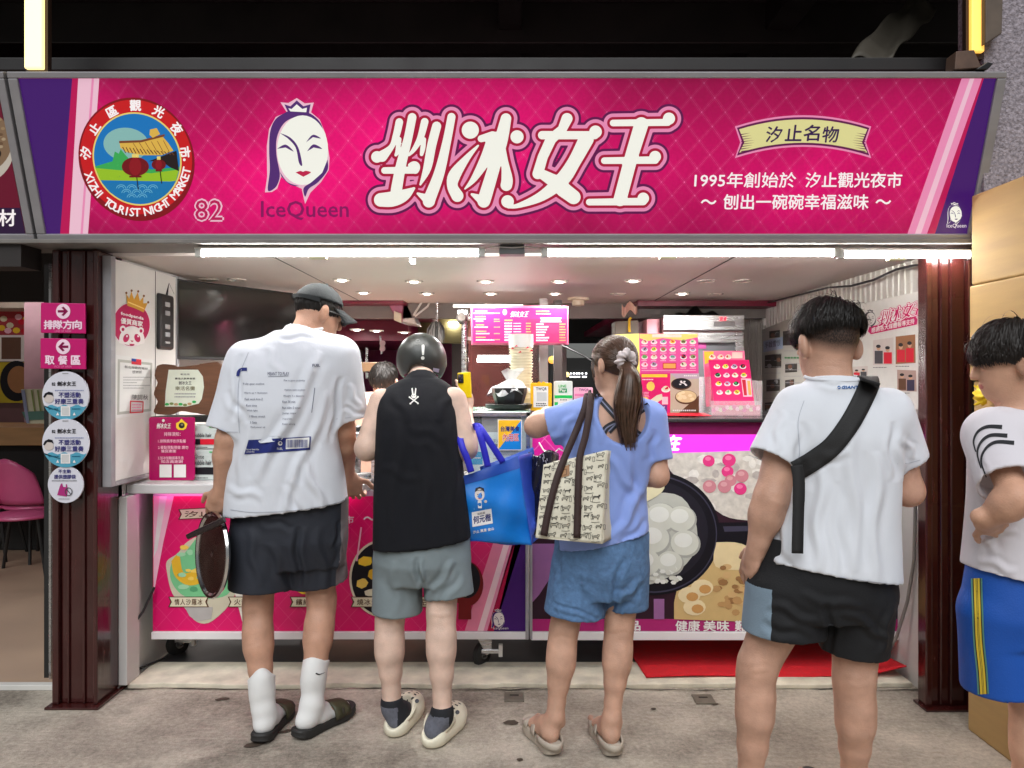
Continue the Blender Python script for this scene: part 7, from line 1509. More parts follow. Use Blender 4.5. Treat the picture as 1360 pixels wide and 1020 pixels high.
for e in (-1, 1): q_ = MB(); q_.lathe([(.016, -.004), (.014, .004), (.004, .006)], M('helmet_stud', (.3, .3, .3), .3, metal=.8), Matrix.Translation(atB(e * .112, .0, .0)) @ Matrix.Rotation(e * math.pi / 2, 4, 'Y'), 14); q_.build('helmet_stud', hel, smooth=True)
# sleeveless top
F = Field((-.85, 2.75, .68), (.05, 3.6, 1.55), .006)
F.loft(rings((495, 627, 742, 3.10, .165), (496, 624, 690, 3.11, .155), (498, 616, 630, 3.13, .145), (499, 611, 580, 3.155, .138), (500, 609, 545, 3.19, .13), (503, 607, 524, 3.225, .115), (520, 598, 510, 3.255, .095), (536, 585, 503, 3.275, .080)), k=.02, p=2.5, bot=((P(560, 0, 3.1).x, 2.95, zy(731, 2.95)), (.11, 0, -1)), hollow=.06)
F.cone(P(560, 514, 3.27), P(560, 504, 3.30), .080, .070, .01, True)
for e, q0, q1 in ((-1, P(500, 541, 3.19), P(478, 541, 3.19)), (1, P(611, 541, 3.19), P(632, 541, 3.19))): F.ell(P(491 if e < 0 else 621, 546, 3.18), (.040, .078, .105), .008, op='d')
V, Fc = F.mesh(); V = relax(V, Fc, 2); N = gnormals(V, Fc); V = soft_folds(V, N, .0035, 14, 31, (1, 0, .2), np.clip((1.42 - V[:, 2]) / .25, .2, 1)); N = gnormals(V, Fc)
V = creases(V, N, [(530, 560, 520, 720, 11, .009), (560, 590, 566, 720, 11, .008), (598, 560, 604, 720, 10, .009), (520, 515, 545, 560, 9, .006), (600, 518, 580, 560, 9, .006), (540, 575, 590, 590, 9, -.005), (505, 620, 560, 640, 9, .005)])
tank = to_obj('sleeveless_top', V, Fc, M('cotton_black', S(21, 22, 27), .9, var=.10, vs=10, bump=.35, bs=17, spec=.25, stretch=(1, 1, .6)), Bp)
ct = Cloth(bvh(tank), 3.1); WL = M('print_top_white', S(214, 214, 208), .7, var=.05)
ct.poly(circ(549.5, 526, 3.4, 3, 16), WL).poly([(547.4, 524), (546.4, 516), (548, 515), (549.3, 523)], WL).poly([(550.4, 523), (551.6, 515), (553, 516.2), (552.2, 524)], WL)
ct.line([(544.5, 528), (554.5, 535)], 1.6, WL).line([(554.5, 527.5), (545.5, 535.5)], 1.6, WL)
for x, y in ((544, 527.5), (555, 527), (545, 536), (555, 535.6)): ct.poly(circ(x, y, 1.3, 1.2, 8), WL)
for x in (548.2, 550.9): ct.poly(circ(x, 525.6, .6, .7, 8), IK, 2)
ct.build('back_print', tank)
# shorts
F = Field((-.78, 2.75, .40), (-.02, 3.45, .98), .006); F.loft(rings((502, 618, 772, 3.10, .12), (496, 626, 745, 3.10, .15), (498, 624, 705, 3.10, .145)), k=.02)
F.cone(P(528, 748, 3.105), P(527, 812, 3.11), .100, .104, .012, True, .07); F.cone(P(592, 744, 3.085), P(597, 791, 3.075), .100, .102, .012, True, .07)
V, Fc = F.mesh(); V = relax(V, Fc, 2); N = gnormals(V, Fc); V = soft_folds(V, N, .0032, 17, 41, (.9, 0, -.4)); N = gnormals(V, Fc); V = creases(V, N, [(552, 740, 562, 800, 6, -.014), (604, 745, 566, 800, 7, .012), (612, 760, 575, 812, 7, -.009), (520, 745, 530, 815, 9, .006), (560, 745, 560, 790, 5, .008)])
to_obj('shorts', V, Fc, M('shorts_slate', S(122, 134, 138), .8, var=.07, vs=14, bump=.28, bs=19), Bp)
# socks and clogs
cream = M('clog_cream', S(228, 222, 200), .55, var=.05, vs=9, bump=.05, bs=60)
for an_, hl, to, kn_ in ((aL, (-.478, 3.055), (-.432, 3.285), kL), (aR, (-.318, 2.965), (-.238, 3.18), kR)):
    a_, k_ = Vector(an_), Vector(kn_); ax = (k_ - a_).normalized(); F = Field((min(hl[0], to[0]) - .1, hl[1] - .1, 0), (max(hl[0], to[0]) + .1, to[1] + .1, .24), .0045); F.cone(a_ - ax * .02, a_ + ax * .022, .040, .041, .01, True, .015); foot(F, hl, to, .022, 1.12, False, .040, a_)
    V, Fc = F.mesh(); V = relax(V, Fc, 1); to_obj('sock', V, Fc, [M('sock_grey', S(96, 98, 108), .9, var=.2, vs=90), M('sock_black', S(26, 28, 34), .85)], Bp, lambda C, N_, a_=a_: ((C[:, 2] > a_.z + .002) | (C[:, 0] > a_.x + .030)).astype(int))
    d = Vector((to[0] - hl[0], to[1] - hl[1], 0)); L = d.length; d.normalize(); s_ = Vector((-d.y, d.x, 0)); up = Vector((0, 0, 1)); Rf = np.array([s_, d, up]).T; H = Vector((hl[0], hl[1], 0)); B = lambda f, l, zz: H + d * (L * f) + s_ * l + up * zz
    F = Field((min(hl[0], to[0]) - .13, hl[1] - .12, -.01), (max(hl[0], to[0]) + .13, to[1] + .12, .16), .0045)
    F.ell(B(.74, 0, .040), (.064, .113, .060), .02, R=Rf); F.ell(B(.22, 0, .032), (.048, .085, .046), .04, R=Rf); F.cone(B(.12, 0, .028), B(.75, 0, .028), .045, .051, .03)
    F.ell(B(.20, 0, .088), (.042, .115, .060), .012, R=Rf, op='d'); F.ell(B(.30, 0, .10), (.040, .09, .055), .012, R=Rf, op='d')
    def fl(X, Y, Z): return Z - .004 + 0 * X + 0 * Y
    F.put(fl, (F.lo[0], F.lo[1], -.02), (F.lo[0] + F.n[0] * F.h, F.lo[1] + F.n[1] * F.h, .004), .002, 'd')
    holes = [(B(.66 + .13 * (i % 3), (-.026, 0, .026)[i // 3], .09 + .01 * (i % 2 == 0))) for i in range(9)]
    V, Fc = F.mesh(); V = relax(V, Fc, 2)
    cg = to_obj('clog', V, Fc, [cream, M('clog_hole', S(40, 38, 34), .8)], Bp, lambda C, N_, holes=holes: (sum(((np.hypot(C[:, 0] - h.x, C[:, 1] - h.y) < .0062) & (C[:, 2] > .06)) for h in holes) > 0).astype(int))
    st_ = MB(); st_.grid(lambda u, v: B(.40 - .42 * math.sin(math.pi * u), .060 * math.cos(math.pi * u), .078 - .035 * math.sin(math.pi * u) + (v - .5) * .018), 20, 2, cream); st_.build('heel_strap', cg, smooth='all', solid=.005)
    ch = MB(); ch.lathe([(.001, .004), (.008, .003), (.009, 0)], M('clog_charm', S(60, 62, 70), .4), Matrix.Translation(B(.62, -.048, .085)) @ Matrix.Rotation(.7, 4, 'X'), 12); ch.build('charm', cg, smooth=True)
ph = thing('phone', 'phone in a bright yellow case held up by the helmeted person', 'phone', P(618, 512, 3.37)); T = Matrix.Translation(P(617, 511, 3.385)) @ Matrix.Rotation(-.5, 4, 'Z') @ Matrix.Rotation(-.06, 4, 'Y')
MB().box(-.034, .034, -.005, .005, -.060, .056, M('phone_yellow', S(238, 206, 20), .35, var=.03), T).build('case', ph, bevel=.004); MB().box(-.029, .0, -.009, -.005, .008, .048, M('phone_camera', (.02, .02, .022), .15, spec=.7), T).build('camera_block', ph, bevel=.003)
b = MB()
for zz in (.036, .018): b.lathe([(.001, .003), (.007, .003), (.008, 0)], M('lens_glass', (.03, .03, .05), .05, spec=.9), T @ Matrix.Translation((-.018, -.009, zz)) @ Matrix.Rotation(math.pi / 2, 4, 'X'), 14)
b.build('lens', ph, smooth=True)
# blue shopping bag on the elbow
bag = thing('shopping_bag', 'blue printed shopping bag hanging from the helmeted person elbow', 'shopping bag', P(665, 722, 3.12))
BLUE, BLUD, BLUS = M('bag_blue', S(10, 116, 200), .42, var=.10, vs=5, bump=.25, bs=18), M('bag_dark_blue', S(24, 70, 160), .45, var=.10, bump=.2, bs=18), M('bag_side_blue', S(60, 92, 196), .4, var=.2, vs=6, bump=.4, bs=14)
qd = [np.array(P(*p)) for p in ((612, 634, 3.10), (688, 606, 3.16), (706, 724, 3.16), (624, 719, 3.10))]
def bagf(u, v):
    p = (qd[0] * (1 - u) + qd[1] * u) * (1 - v) + (qd[3] * (1 - u) + qd[2] * u) * v; w_ = math.sin(u * math.pi) * math.sin(v * math.pi)
    return Vector(p) + Vector((0, -.030 * w_ + .006 * math.sin(u * 9 + v * 7) + .005 * math.sin(v * 14 - u * 4), 0))
b = MB(); b.grid(bagf, 30, 30, BLUE); face_ = b.build('front', bag, smooth='all', solid=.002)
qs = [np.array(P(*p)) for p in ((688, 606, 3.16), (707, 601, 3.34), (716, 690, 3.34), (706, 724, 3.16))]
b = MB(); b.grid(lambda u, v: Vector((qs[0] * (1 - u) + qs[1] * u) * (1 - v) + (qs[3] * (1 - u) + qs[2] * u) * v) + Vector((-.03 * math.sin(u * math.pi) * math.sin(v * 3), 0, 0)), 12, 20, BLUS); b.build('side', bag, smooth='all', solid=.002)
b = MB(); b.grid(lambda u, v: bagf(u, v) + Vector((.07, .20, .02)), 12, 12, BLUD); b.build('back', bag, smooth='all', solid=.002)
b = MB(); b.grid(lambda u, v: Vector(qd[3] * (1 - u) + qd[2] * u) + Vector((.05 * v, .18 * v, .005 * math.sin(u * 8))), 10, 4, BLUD); b.build('base', bag, smooth='all', solid=.002)
b = MB(); b.grid(lambda u, v: bagf(u, v * .13) + Vector((0, -.003, 0)), 24, 3, BLUD); b.build('top_hem', bag, smooth='all')
cb_ = Cloth(bvh(face_), 3.1)
cb_.poly(circ(637, 657, 6.5, 8, 20), INK('face_pale', (226, 206, 196)), 1).poly([(630.5, 654), (631.5, 648.5), (637, 646.5), (642.5, 648.5), (643.6, 654), (641, 651.5), (634, 651.5)], IK, 2)
for x in (634.6, 639.4): cb_.poly(circ(x, 657, .7, .8, 8), IK, 2)
cb_.line([(635, 661.5), (637, 662.4), (639, 661.5)], .6, IRED, 2).poly([(631, 665), (643, 665), (646, 677), (629, 677)], INK('figure_blue', (90, 160, 214)), 1).poly([(634.5, 665), (639.5, 665), (640, 675), (635, 675)], IW, 2).poly(circ(645, 666, 2, 2, 10), INK('face_pale', (226, 206, 196)), 2)
cb_.rectg([(626.5, 680.5), (652.5, 675.5), (654.5, 695), (627.5, 700)], IW, 1, 8, 5); cb_.text('服務處', 0, 0, 0, 0, IDG, 2, quad=[(634, 681.5), (644, 679.5), (644.3, 682.5), (634.3, 684.5)]); cb_.text('何元楷', 0, 0, 0, 0, INK('navy', (30, 40, 110)), 2, bold=.03, quad=[(628.5, 686), (651.5, 682), (652, 691.5), (629, 696)])
cb_.text('汐止 萬里 金山', 0, 0, 0, 0, IW, 2, bold=.02, quad=[(628, 705), (655.5, 700), (656, 703.8), (628.5, 709)])
cb_.build('print', bag)
STR = M('bag_strap_blue', S(40, 40, 190), .5, var=.06)
for pts in ([(668, 614, 3.135), (653, 591, 3.12), (641, 573, 3.12), (635, 566, 3.15), (627, 568, 3.2)], [(648, 620, 3.115), (643, 598, 3.11), (637, 576, 3.115), (633, 566, 3.15), (629, 567, 3.2)], [(626, 627, 3.085), (620, 608, 3.08), (614, 594, 3.085), (611, 580, 3.11), (613, 570, 3.16)]):
    b = MB(); ribbon3(b, [Vector(q) for q in spline([tuple(P(*p)) for p in pts], 5)], .027, STR, (.1, -1, .1)); b.build('handle', bag, smooth=True, solid=.0025)
# =================================================================== C: woman with the ponytail
C_ = thing('person', 'woman with brown ponytail in a scooped blue top, denim shorts and grey sandals', 'person', (.28, 2.9, 0))
skC = SKIN('olive', (194, 154, 132))
F = Field((-.02, 2.55, 0), (.72, 3.62, 1.70), .0046)
atC, RC_ = head(F, P(814, 484, 3.00), (-.62, .74, -.16), up=(0, .1, 1), s=.93)
F.cone(P(820, 545, 2.95), P(815, 508, 2.99), .048, .045, .03)
F.loft(rings((742, 860, 720, 2.96, .115), (748, 852, 660, 2.96, .098), (752, 862, 600, 2.96, .102), (762, 870, 560, 2.96, .098), (776, 862, 540, 2.965, .080), (796, 842, 526, 2.97, .055)), k=.03)
kL, kR, aL, aR = P(748, 842, 2.965), P(822, 838, 2.965), (.168, 2.93, .135), (.388, 2.925, .135)
leg(F, P(768, 735, 2.955), kL, aL, (.088, .056, .032), .054); leg(F, P(830, 735, 2.955), kR, aR, (.088, .056, .032), .054)
foot(F, (.160, 2.895), (.078, 3.11), .042, .92, True, .033, aL, -1); foot(F, (.388, 2.885), (.352, 3.11), .042, .92, True, .033, aR)
arm(F, P(772, 552, 2.97), P(712, 566, 3.05), P(727, 548, 3.40), (.050, .044, .040, .026)); arm(F, P(868, 562, 2.96), P(873, 632, 2.93), P(846, 632, 3.24), (.048, .042, .038, .025))
hand(F, P(727, 548, 3.40), (.3, .9, .05), (0, 0, -1), -1, (.3, .35, .4, .45), .3, .88); hand(F, P(846, 632, 3.24), (-.6, .7, .1), (0, 0, 1), 1, (.5, .5, .5, .5), .3, .88)
V, Fc = F.mesh(); V = calm(relax(V, Fc, 1, .4), Fc); V = creases(V, normals(V, Fc), [(730, 846, 768, 846, 5, -.0014), (803, 840, 842, 842, 5, -.0014)]); bodyC = to_obj('body', V, Fc, [skC, HAIRK, LIP], C_, eyemat(atC, .93)); bt_ = bvh(bodyC)
ct = Cloth(bt_, 2.9); ST1, ST2 = M('strap_black', S(26, 26, 34), .6), M('strap_grey', S(120, 124, 150), .6)
for pts in ([(792, 524), (806, 540), (820, 556), (830, 570)], [(862, 538), (840, 552), (822, 560), (808, 573)], [(818, 556), (836, 568), (858, 584)], [(822, 560), (806, 568), (800, 578)]):
    q = spline(pts, 6); ct.line(q, 8.5, ST1, 2); ct.line(q, 1.8, ST2, 4)
sbx = ct.build('bra_straps', C_)
# hair: combed back to a scrunchie
Fh = Field((.2, 2.75, 1.3), (.62, 3.25, 1.72), .005); dome(Fh, atC, RC_, .93, (.083, .103, .098), -.055, .62); Vh, Fq = Fh.mesh(); Vh = relax(Vh, Fq, 1)
tie = Vector(P(832, 480, 2.905)); Rm = Matrix([list(q) for q in RC_]); cH = Vector(atC(0, -.012, .02)); rH = Vector((.086, .106, .101)) * .93
r = np.random.default_rng(5); mb = MB(); mb.keepn = True; roots = []
while len(roots) < 2600:
    q = Vector(r.normal(0, 1, 3)).normalized()
    if q.z < -.35 + .75 * q.y: continue
    p = cH + Rm @ Vector((q.x * rH.x, q.y * rH.y, q.z * rH.z)); D = (tie - p).length; roots.append((p, tie - p, max(.02, D * 1.08)))
def stepC(p, dv, st, f):
    q = p + (tie - p).normalized() * st; l = Rm.transposed() @ (q - cH); e = Vector((l.x / rH.x, l.y / rH.y, l.z / rH.z)); m = e.length
    if m < 1.02: e = e / m * (1.02 + .02 * r.random())
    q2 = cH + Rm @ Vector((e.x * rH.x, e.y * rH.y, e.z * rH.z)); no = (Rm @ Vector((e.x / rH.x, e.y / rH.y, e.z / rH.z))).normalized(); return q2, no, q2 - p
strands(mb, roots, stepC, 7, 0, .0028, HAIRB, seed=5, taper=False)
mb.add(Vh, [tuple(f) for f in Fq], HAIRB)
hC = mb.build('hair', C_, smooth='all')
mb = MB(); mb.keepn = True; path = [np.array(q) for q in spline([tuple(P(831, 480, 2.895)), tuple(P(836, 498, 2.84)), tuple(P(835, 530, 2.825)), tuple(P(833, 560, 2.828)), tuple(P(836, 598, 2.845))], 6)]; nP = len(path)
for i in range(420):
    a = r.uniform(0, 6.28); rr = math.sqrt(r.uniform(0, 1)); end = r.uniform(.62, 1.0) if i % 3 else r.uniform(.9, 1.02); vs = []; k = r.uniform(0, 6.28); m_ = max(6, int(nP * min(1, end)))
    for j in range(m_):
        f = j / (nP - 1); wd = .016 + .046 * math.sin(min(1, f * 1.25) * math.pi * .62) ** 1.2 * (1 - .72 * max(0, f - .55) / .45); c = path[j] + np.array([math.cos(a) * rr * wd, math.sin(a) * rr * wd * .7, 0]) + np.array([.003 * math.sin(f * 9 + k), 0, 0]); ww = .0026 * (1 - .7 * (j / m_) ** 3); t = np.array([math.cos(a + 1.57), math.sin(a + 1.57), 0]) * ww; vs += [c - t, c + t]
    mb.add(vs, [(2 * j, 2 * j + 1, 2 * j + 3, 2 * j + 2) for j in range(m_ - 1)], HAIRB)
mb.build('ponytail', hC, smooth='all')
sc_ = MB()
def scr(u, v):
    a, b_ = u * 2 * math.pi, v * 2 * math.pi; R0 = .026 + .004 * math.sin(a * 7); r0 = .017 + .004 * math.sin(a * 11 + b_ * 2); ax = Vector((.35, -.8, -.25)).normalized(); e1 = ax.cross(Vector((0, 0, 1))).normalized(); e2 = ax.cross(e1); rad = e1 * math.cos(a) + e2 * math.sin(a)
    return tie + Vector((-.004, -.010, .004)) + rad * (R0 + r0 * math.cos(b_)) + ax * r0 * math.sin(b_)
sc_.grid(scr, 60, 14, M('scrunchie_print', S(206, 196, 196), .75, var=.35, vs=45)); sc_.build('scrunchie', hC, smooth='all')
for pts in ([atC(-.066, .050, .03), atC(-.074, .055, -.01), atC(-.073, .050, -.05), atC(-.070, .046, -.075)], [atC(-.070, .040, .02), atC(-.076, .044, -.02), atC(-.076, .040, -.055)]):
    b = MB(); b.tube(pts, [.004, .004, .003, .001][:len(pts)], HAIRB, 6); b.build('side_lock', hC, smooth=True)
# blue top with a scooped back
F = Field((-.02, 2.6, .62), (.75, 3.4, 1.48), .0056)
F.loft(rings((738, 864, 728, 2.955, .145), (738, 861, 700, 2.955, .135), (742, 858, 650, 2.955, .122), (748, 868, 600, 2.955, .125), (752, 876, 570, 2.955, .122), (758, 876, 548, 2.96, .105), (774, 862, 533, 2.965, .085), (786, 852, 527, 2.968, .07)), k=.02, p=2.3, bot=((P(800, 0, 2.95).x, 2.82, zy(726, 2.82)), (.22, 0, -1)), hollow=.06)
F.cone(P(776, 553, 2.97), P(730, 567, 3.0), .074, .078, .03, True, .05); F.cone(P(862, 556, 2.96), P(872, 612, 2.945), .070, .062, .03, True, .05)
F.ell(P(830, 538, 2.84), (.110, .115, .150), .006, op='d'); F.ell(P(816, 512, 2.97), (.078, .09, .055), .006, op='d')
V, Fc = F.mesh(); V = relax(V, Fc, 2); N = gnormals(V, Fc); V = soft_folds(V, N, .0034, 17, 51, (.7, 0, .7)); N = gnormals(V, Fc)
V = creases(V, N, [(868, 610, 830, 690, 9, .012), (860, 650, 810, 720, 9, .012), (862, 690, 820, 728, 7, -.009), (765, 550, 735, 585, 8, .010), (778, 545, 752, 590, 8, -.009), (870, 570, 862, 610, 7, -.008), (800, 600, 850, 660, 9, .008), (790, 535, 800, 590, 7, .006), (840, 600, 856, 700, 8, -.008)])
topC = to_obj('blue_top', V, Fc, M('cotton_blue', S(132, 156, 220), .85, var=.10, vs=7, bump=.3, bs=19, sheen=.2, stretch=(1, 1, .6)), C_)
# denim shorts
F = Field((.0, 2.6, .36), (.65, 3.35, .92), .0056); F.loft(rings((742, 858, 790, 2.955, .115), (734, 862, 755, 2.955, .142), (738, 861, 705, 2.955, .132)), k=.02)
F.cone(P(768, 752, 2.955), P(763, 814, 2.955), .104, .122, .014, True, .07); F.cone(P(830, 750, 2.955), P(833, 807, 2.955), .092, .082, .014, True, .07)
V, Fc = F.mesh(); V = relax(V, Fc, 2); N = gnormals(V, Fc); V = soft_folds(V, N, .0032, 18, 61, (.8, 0, .5)); N = gnormals(V, Fc); V = creases(V, N, [(828, 740, 808, 825, 7, -.012), (750, 740, 735, 800, 8, .007), (855, 770, 815, 800, 7, .010), (850, 790, 818, 812, 6, -.008), (735, 806, 800, 828, 4, .005), (735, 800, 800, 822, 3, -.004), (745, 720, 742, 770, 5, -.006), (770, 760, 790, 800, 9, .006)])
to_obj('denim_shorts', V, Fc, M('denim', S(84, 118, 158), .85, var=.24, vs=48, bump=.35, bs=60), C_)
sM = M('sandal_taupe', S(178, 168, 154), .65, var=.08, bump=.15, bs=90)
for hl, to, e in (((.160, 2.895), (.078, 3.11), -1), ((.388, 2.885), (.352, 3.11), 1)):
    sb = MB(); dx, dy = to[0] - hl[0], to[1] - hl[1]; B = sole(sb, (hl[0] - dx * .10, hl[1] - dy * .10), (to[0] + dx * .12, to[1] + dy * .12), .046, .040, sM); sd = sb.build('sandal', C_, smooth=True)
    for f0, f1, h_, sk_ in ((.66, .80, .050, .05), (.46, .58, .070, -.10)): b = MB(); strap_over(b, B, f0, f1, .044, .040, h_ - .012, sM, sk_); b.build('strap', sd, smooth='all', solid=.006)
    b = MB(); b.grid(lambda u, v: B(.30 - .36 * math.sin(math.pi * u) ** .8, .043 * math.cos(math.pi * u), .036 + .026 * v), 20, 2, sM); b.build('heel_strap', sd, smooth='all', solid=.006)
# cream tote with dark straps
tote = thing('tote_bag', 'cream canvas tote with small animal print on the woman left shoulder', 'tote bag', P(765, 718, 2.8))
TOT = bpy.data.materials.new('tote_canvas'); TOT.use_nodes = True; nt = TOT.node_tree; Nn = nt.nodes; Ln = nt.links; bb = Nn['Principled BSDF']; tc = Nn.new('ShaderNodeTexCoord'); vz = Nn.new('ShaderNodeTexNoise'); vz.inputs['Scale'].default_value = 9; Ln.new(tc.outputs['Object'], vz.inputs['Vector']); cr = Nn.new('ShaderNodeValToRGB'); cr.color_ramp.elements[0].color = (*S(206, 200, 178), 1); cr.color_ramp.elements[1].color = (*S(228, 224, 206), 1); Ln.new(vz.outputs[0], cr.inputs[0]); Ln.new(cr.outputs[0], bb.inputs['Base Color']); bb.inputs['Roughness'].default_value = .75
nb_ = Nn.new('ShaderNodeTexNoise'); nb_.inputs['Scale'].default_value = 300; Ln.new(tc.outputs['Object'], nb_.inputs['Vector']); bp_ = Nn.new('ShaderNodeBump'); bp_.inputs['Strength'].default_value = .2; bp_.inputs['Distance'].default_value = .005; Ln.new(nb_.outputs[0], bp_.inputs['Height']); Ln.new(bp_.outputs[0], bb.inputs['Normal'])
qd = [np.array(P(*p)) for p in ((722, 617, 2.80), (806, 598, 2.80), (800, 722, 2.74), (711, 714, 2.74))]
def totf(u, v): p = (qd[0] * (1 - u) + qd[1] * u) * (1 - v) + (qd[3] * (1 - u) + qd[2] * u) * v; return Vector(p) + Vector((0, -.022 * math.sin(u * math.pi) * math.sin(v * math.pi) + .005 * math.sin(u * 8 + v * 5), 0))
b = MB(); b.grid(totf, 28, 28, TOT); fr_ = b.build('front', tote, smooth='all', solid=.003)
qs = [np.array(P(*p)) for p in ((806, 598, 2.80), (821, 600, 2.90), (819, 712, 2.86), (800, 722, 2.74))]
b = MB(); b.grid(lambda u, v: Vector((qs[0] * (1 - u) + qs[1] * u) * (1 - v) + (qs[3] * (1 - u) + qs[2] * u) * v) + Vector((-.012 * math.sin(u * math.pi) * math.sin(v * 3), 0, 0)), 10, 20, TOT); b.build('side', tote, smooth='all', solid=.003)
b = MB(); b.grid(lambda u, v: Vector(qd[3] * (1 - u) + qd[2] * u) + Vector((.045 * v, .12 * v, .012 * v)), 10, 4, TOT); b.build('base', tote, smooth='all', solid=.003)
b = MB(); b.grid(lambda u, v: totf(u, v) + Vector((.04, .10, .0)), 12, 12, TOT); b.build('back', tote, smooth='all', solid=.003)
ct = Cloth(bvh(fr_), 2.75); PI_ = M('print_tote_ink', S(60, 58, 52), .7); random.seed(12)
def critter(x, y, s_, kind, fill):
    w_ = .7
    body = spline([(x - 6 * s_, y + 3 * s_), (x - 6 * s_, y - 2 * s_), (x - 2 * s_, y - 3 * s_), (x + 3 * s_, y - 3 * s_), (x + 4 * s_, y - 6 * s_), (x + 5 * s_, y - 4.5 * s_), (x + 7 * s_, y - 6 * s_), (x + 7 * s_, y - 2 * s_), (x + 5 * s_, y - 1 * s_), (x + 5 * s_, y + 3 * s_), (x + 3.6 * s_, y + 3 * s_), (x + 3 * s_, y), (x - 4 * s_, y), (x - 4.6 * s_, y + 3 * s_), (x - 6 * s_, y + 3 * s_)], 2)
    if fill: ct.poly(body[:-1], PI_, 2)
    else: ct.line(body, w_, PI_, 2)
    if kind % 2: ct.line([(x - 6 * s_, y - 1), (x - 8 * s_, y - 4 * s_), (x - 7 * s_, y - 6 * s_)], w_, PI_, 2)
for i in range(9):
    for j in range(6):
        u = (j + .5 + .25 * (i % 2) - .1) / 6.1; v = (i + .5) / 9.1; p = totf(min(.96, u), v); px = CX + p.x / p.y * FPX + random.uniform(-2, 2); py = CY - (p.z - CAMZ) / p.y * FPX + random.uniform(-2, 2); critter(px, py, random.uniform(.48, .75), i + j, (i * 5 + j * 3) % 7 == 0)
        if (i + j) % 2: ct.line([(px - 6, py + 6), (px, py + 6.6), (px + 5, py + 5.8)], .6, PI_, 2)
        else: ct.ring(rrect(px + 6, py - 3, px + 9, py + 4, 1), rrect(px + 6.5, py - 2.5, px + 8.5, py + 3.5, .8), PI_, 2)
random.seed(7)
ct.rectg([(744, 621), (756, 617), (756.5, 631.5), (744.5, 634.5)], M('leather_patch', S(150, 106, 62), .5, var=.15, vs=40), 3, 3, 3); ct.line([(748, 624), (752.5, 623), (752.5, 630), (748.5, 631)], .8, IBR, 5)
ct.build('print', tote)
STP = M('strap_brown', S(54, 36, 34), .7, var=.1, bump=.2, bs=120); v_ = Vector((0, -.006, 0))
for pts in ([P(784, 522, 2.99), P(785, 524, 2.93), P(783, 545, 2.855), P(777, 580, 2.815), P(770, 606, 2.785), P(768, 640, 2.757), P(767, 680, 2.745), P(766, 714, 2.735)], [P(779, 527, 3.02), P(779, 527, 2.94), P(776, 543, 2.88), P(765, 572, 2.86), P(748, 612, 2.795), P(738, 640, 2.765), P(728, 680, 2.74), P(722, 711, 2.732)]):
    b = MB(); ribbon3(b, [Vector(q) + v_ for q in spline([tuple(p) for p in pts], 4)], .026, STP, (0, -1, .05)); b.build('strap', tote, smooth=True, solid=.003)
b = MB(); ribbon3(b, [Vector(q) for q in spline([tuple(P(786, 526, 2.93)), tuple(P(789, 560, 2.87)), tuple(P(791, 602, 2.84))], 5)], .014, STP, (0, -1, .05)); b.build('strap', tote, smooth=True, solid=.003)
# plastic bag hanging by the counter behind the tote
pbg = thing('plastic_bag', 'black and white printed plastic bag hanging between the blue bag and the tote', 'plastic bag', P(720, 640, 3.3))
b = MB(); b.grid(lambda u, v: P(702 + 40 * u, 600 + 100 * v + 4 * math.sin(u * 7), 3.35) + Vector((0, -.06 * math.sin(u * 3.1) + .012 * math.sin(u * 14 + v * 9), 0)), 24, 24, M('bag_black_film', S(40, 38, 44), .25, var=.3, vs=16, bump=.5, bs=22)); fr_ = b.build('sack', pbg, smooth='all', solid=.003)
ct = Cloth(bvh(fr_), 3.3)
for i in range(12): x, y = random.uniform(706, 738), random.uniform(602, 620); ct.line([(x, y), (x + random.uniform(-3, 3), y + random.uniform(3, 7))], random.uniform(.8, 2), IW, 1)
ct.build('print', pbg)
cbl = MB().tube([P(716, 588, 3.6), P(722, 598, 3.55), P(735, 603, 3.5), P(742, 596, 3.55), P(752, 601, 3.5), P(765, 590, 3.55)], .004, WHITE, 6).build('charging_cable', smooth=True); tag(cbl, 'thin white cable looped in front of the pink counter beside the woman', 'cable')
# =================================================================== D: young man with the sling strap
rr_ = np.random.default_rng(77)
D_ = thing('person', 'young man with undercut hair, white t-shirt, black sling strap and black shorts', 'person', (.97, 2.45, 0))
skD = SKIN('warm', (198, 156, 134))
F = Field((.62, 2.05, 0), (1.48, 3.02, 1.80), .0046)
atD, RD = head(F, P(1098, 456, 2.42), (-.22, .93, -.28), up=(-.02, .25, 1), s=1.13)
F.cone(P(1106, 520, 2.38), P(1100, 472, 2.40), .066, .063, .03)
F.loft(rings((1022, 1190, 760, 2.41, .12), (1040, 1190, 690, 2.40, .115), (1046, 1190, 600, 2.40, .115), (1056, 1186, 550, 2.40, .105), (1076, 1150, 515, 2.39, .07)), k=.03)
kL, kR, aL, aR = P(1004, 888, 2.43), P(1134, 906, 2.42), (.775, 2.46, .09), (1.135, 2.50, .09)
leg(F, P(1048, 790, 2.41), kL, aL, (.09, .063, .037), .060); leg(F, P(1140, 792, 2.41), kR, aR, (.09, .064, .037), .061)
foot(F, (.78, 2.42), (.70, 2.66), .018, 1., True, .04, aL, -1); foot(F, (1.125, 2.47), (1.075, 2.74), .018, 1., True, .04, aR)
arm(F, P(1052, 548, 2.40), P(1024, 662, 2.36), P(1004, 732, 2.385), (.060, .050, .048, .029)); arm(F, P(1178, 545, 2.40), P(1206, 652, 2.43), P(1178, 640, 2.74), (.058, .046, .042, .028))
hand(F, P(1004, 732, 2.385), (-.22, .42, -.86), (.92, .2, -.1), -1, (.25, .3, .35, .4), .25, 1.0, .10); hand(F, P(1178, 640, 2.74), (-.6, .7, .1), (0, 0, 1), 1, (.6, .6, .6, .6), .4, 1.0)
V, Fc = F.mesh(); V = calm(relax(V, Fc, 1, .4), Fc)
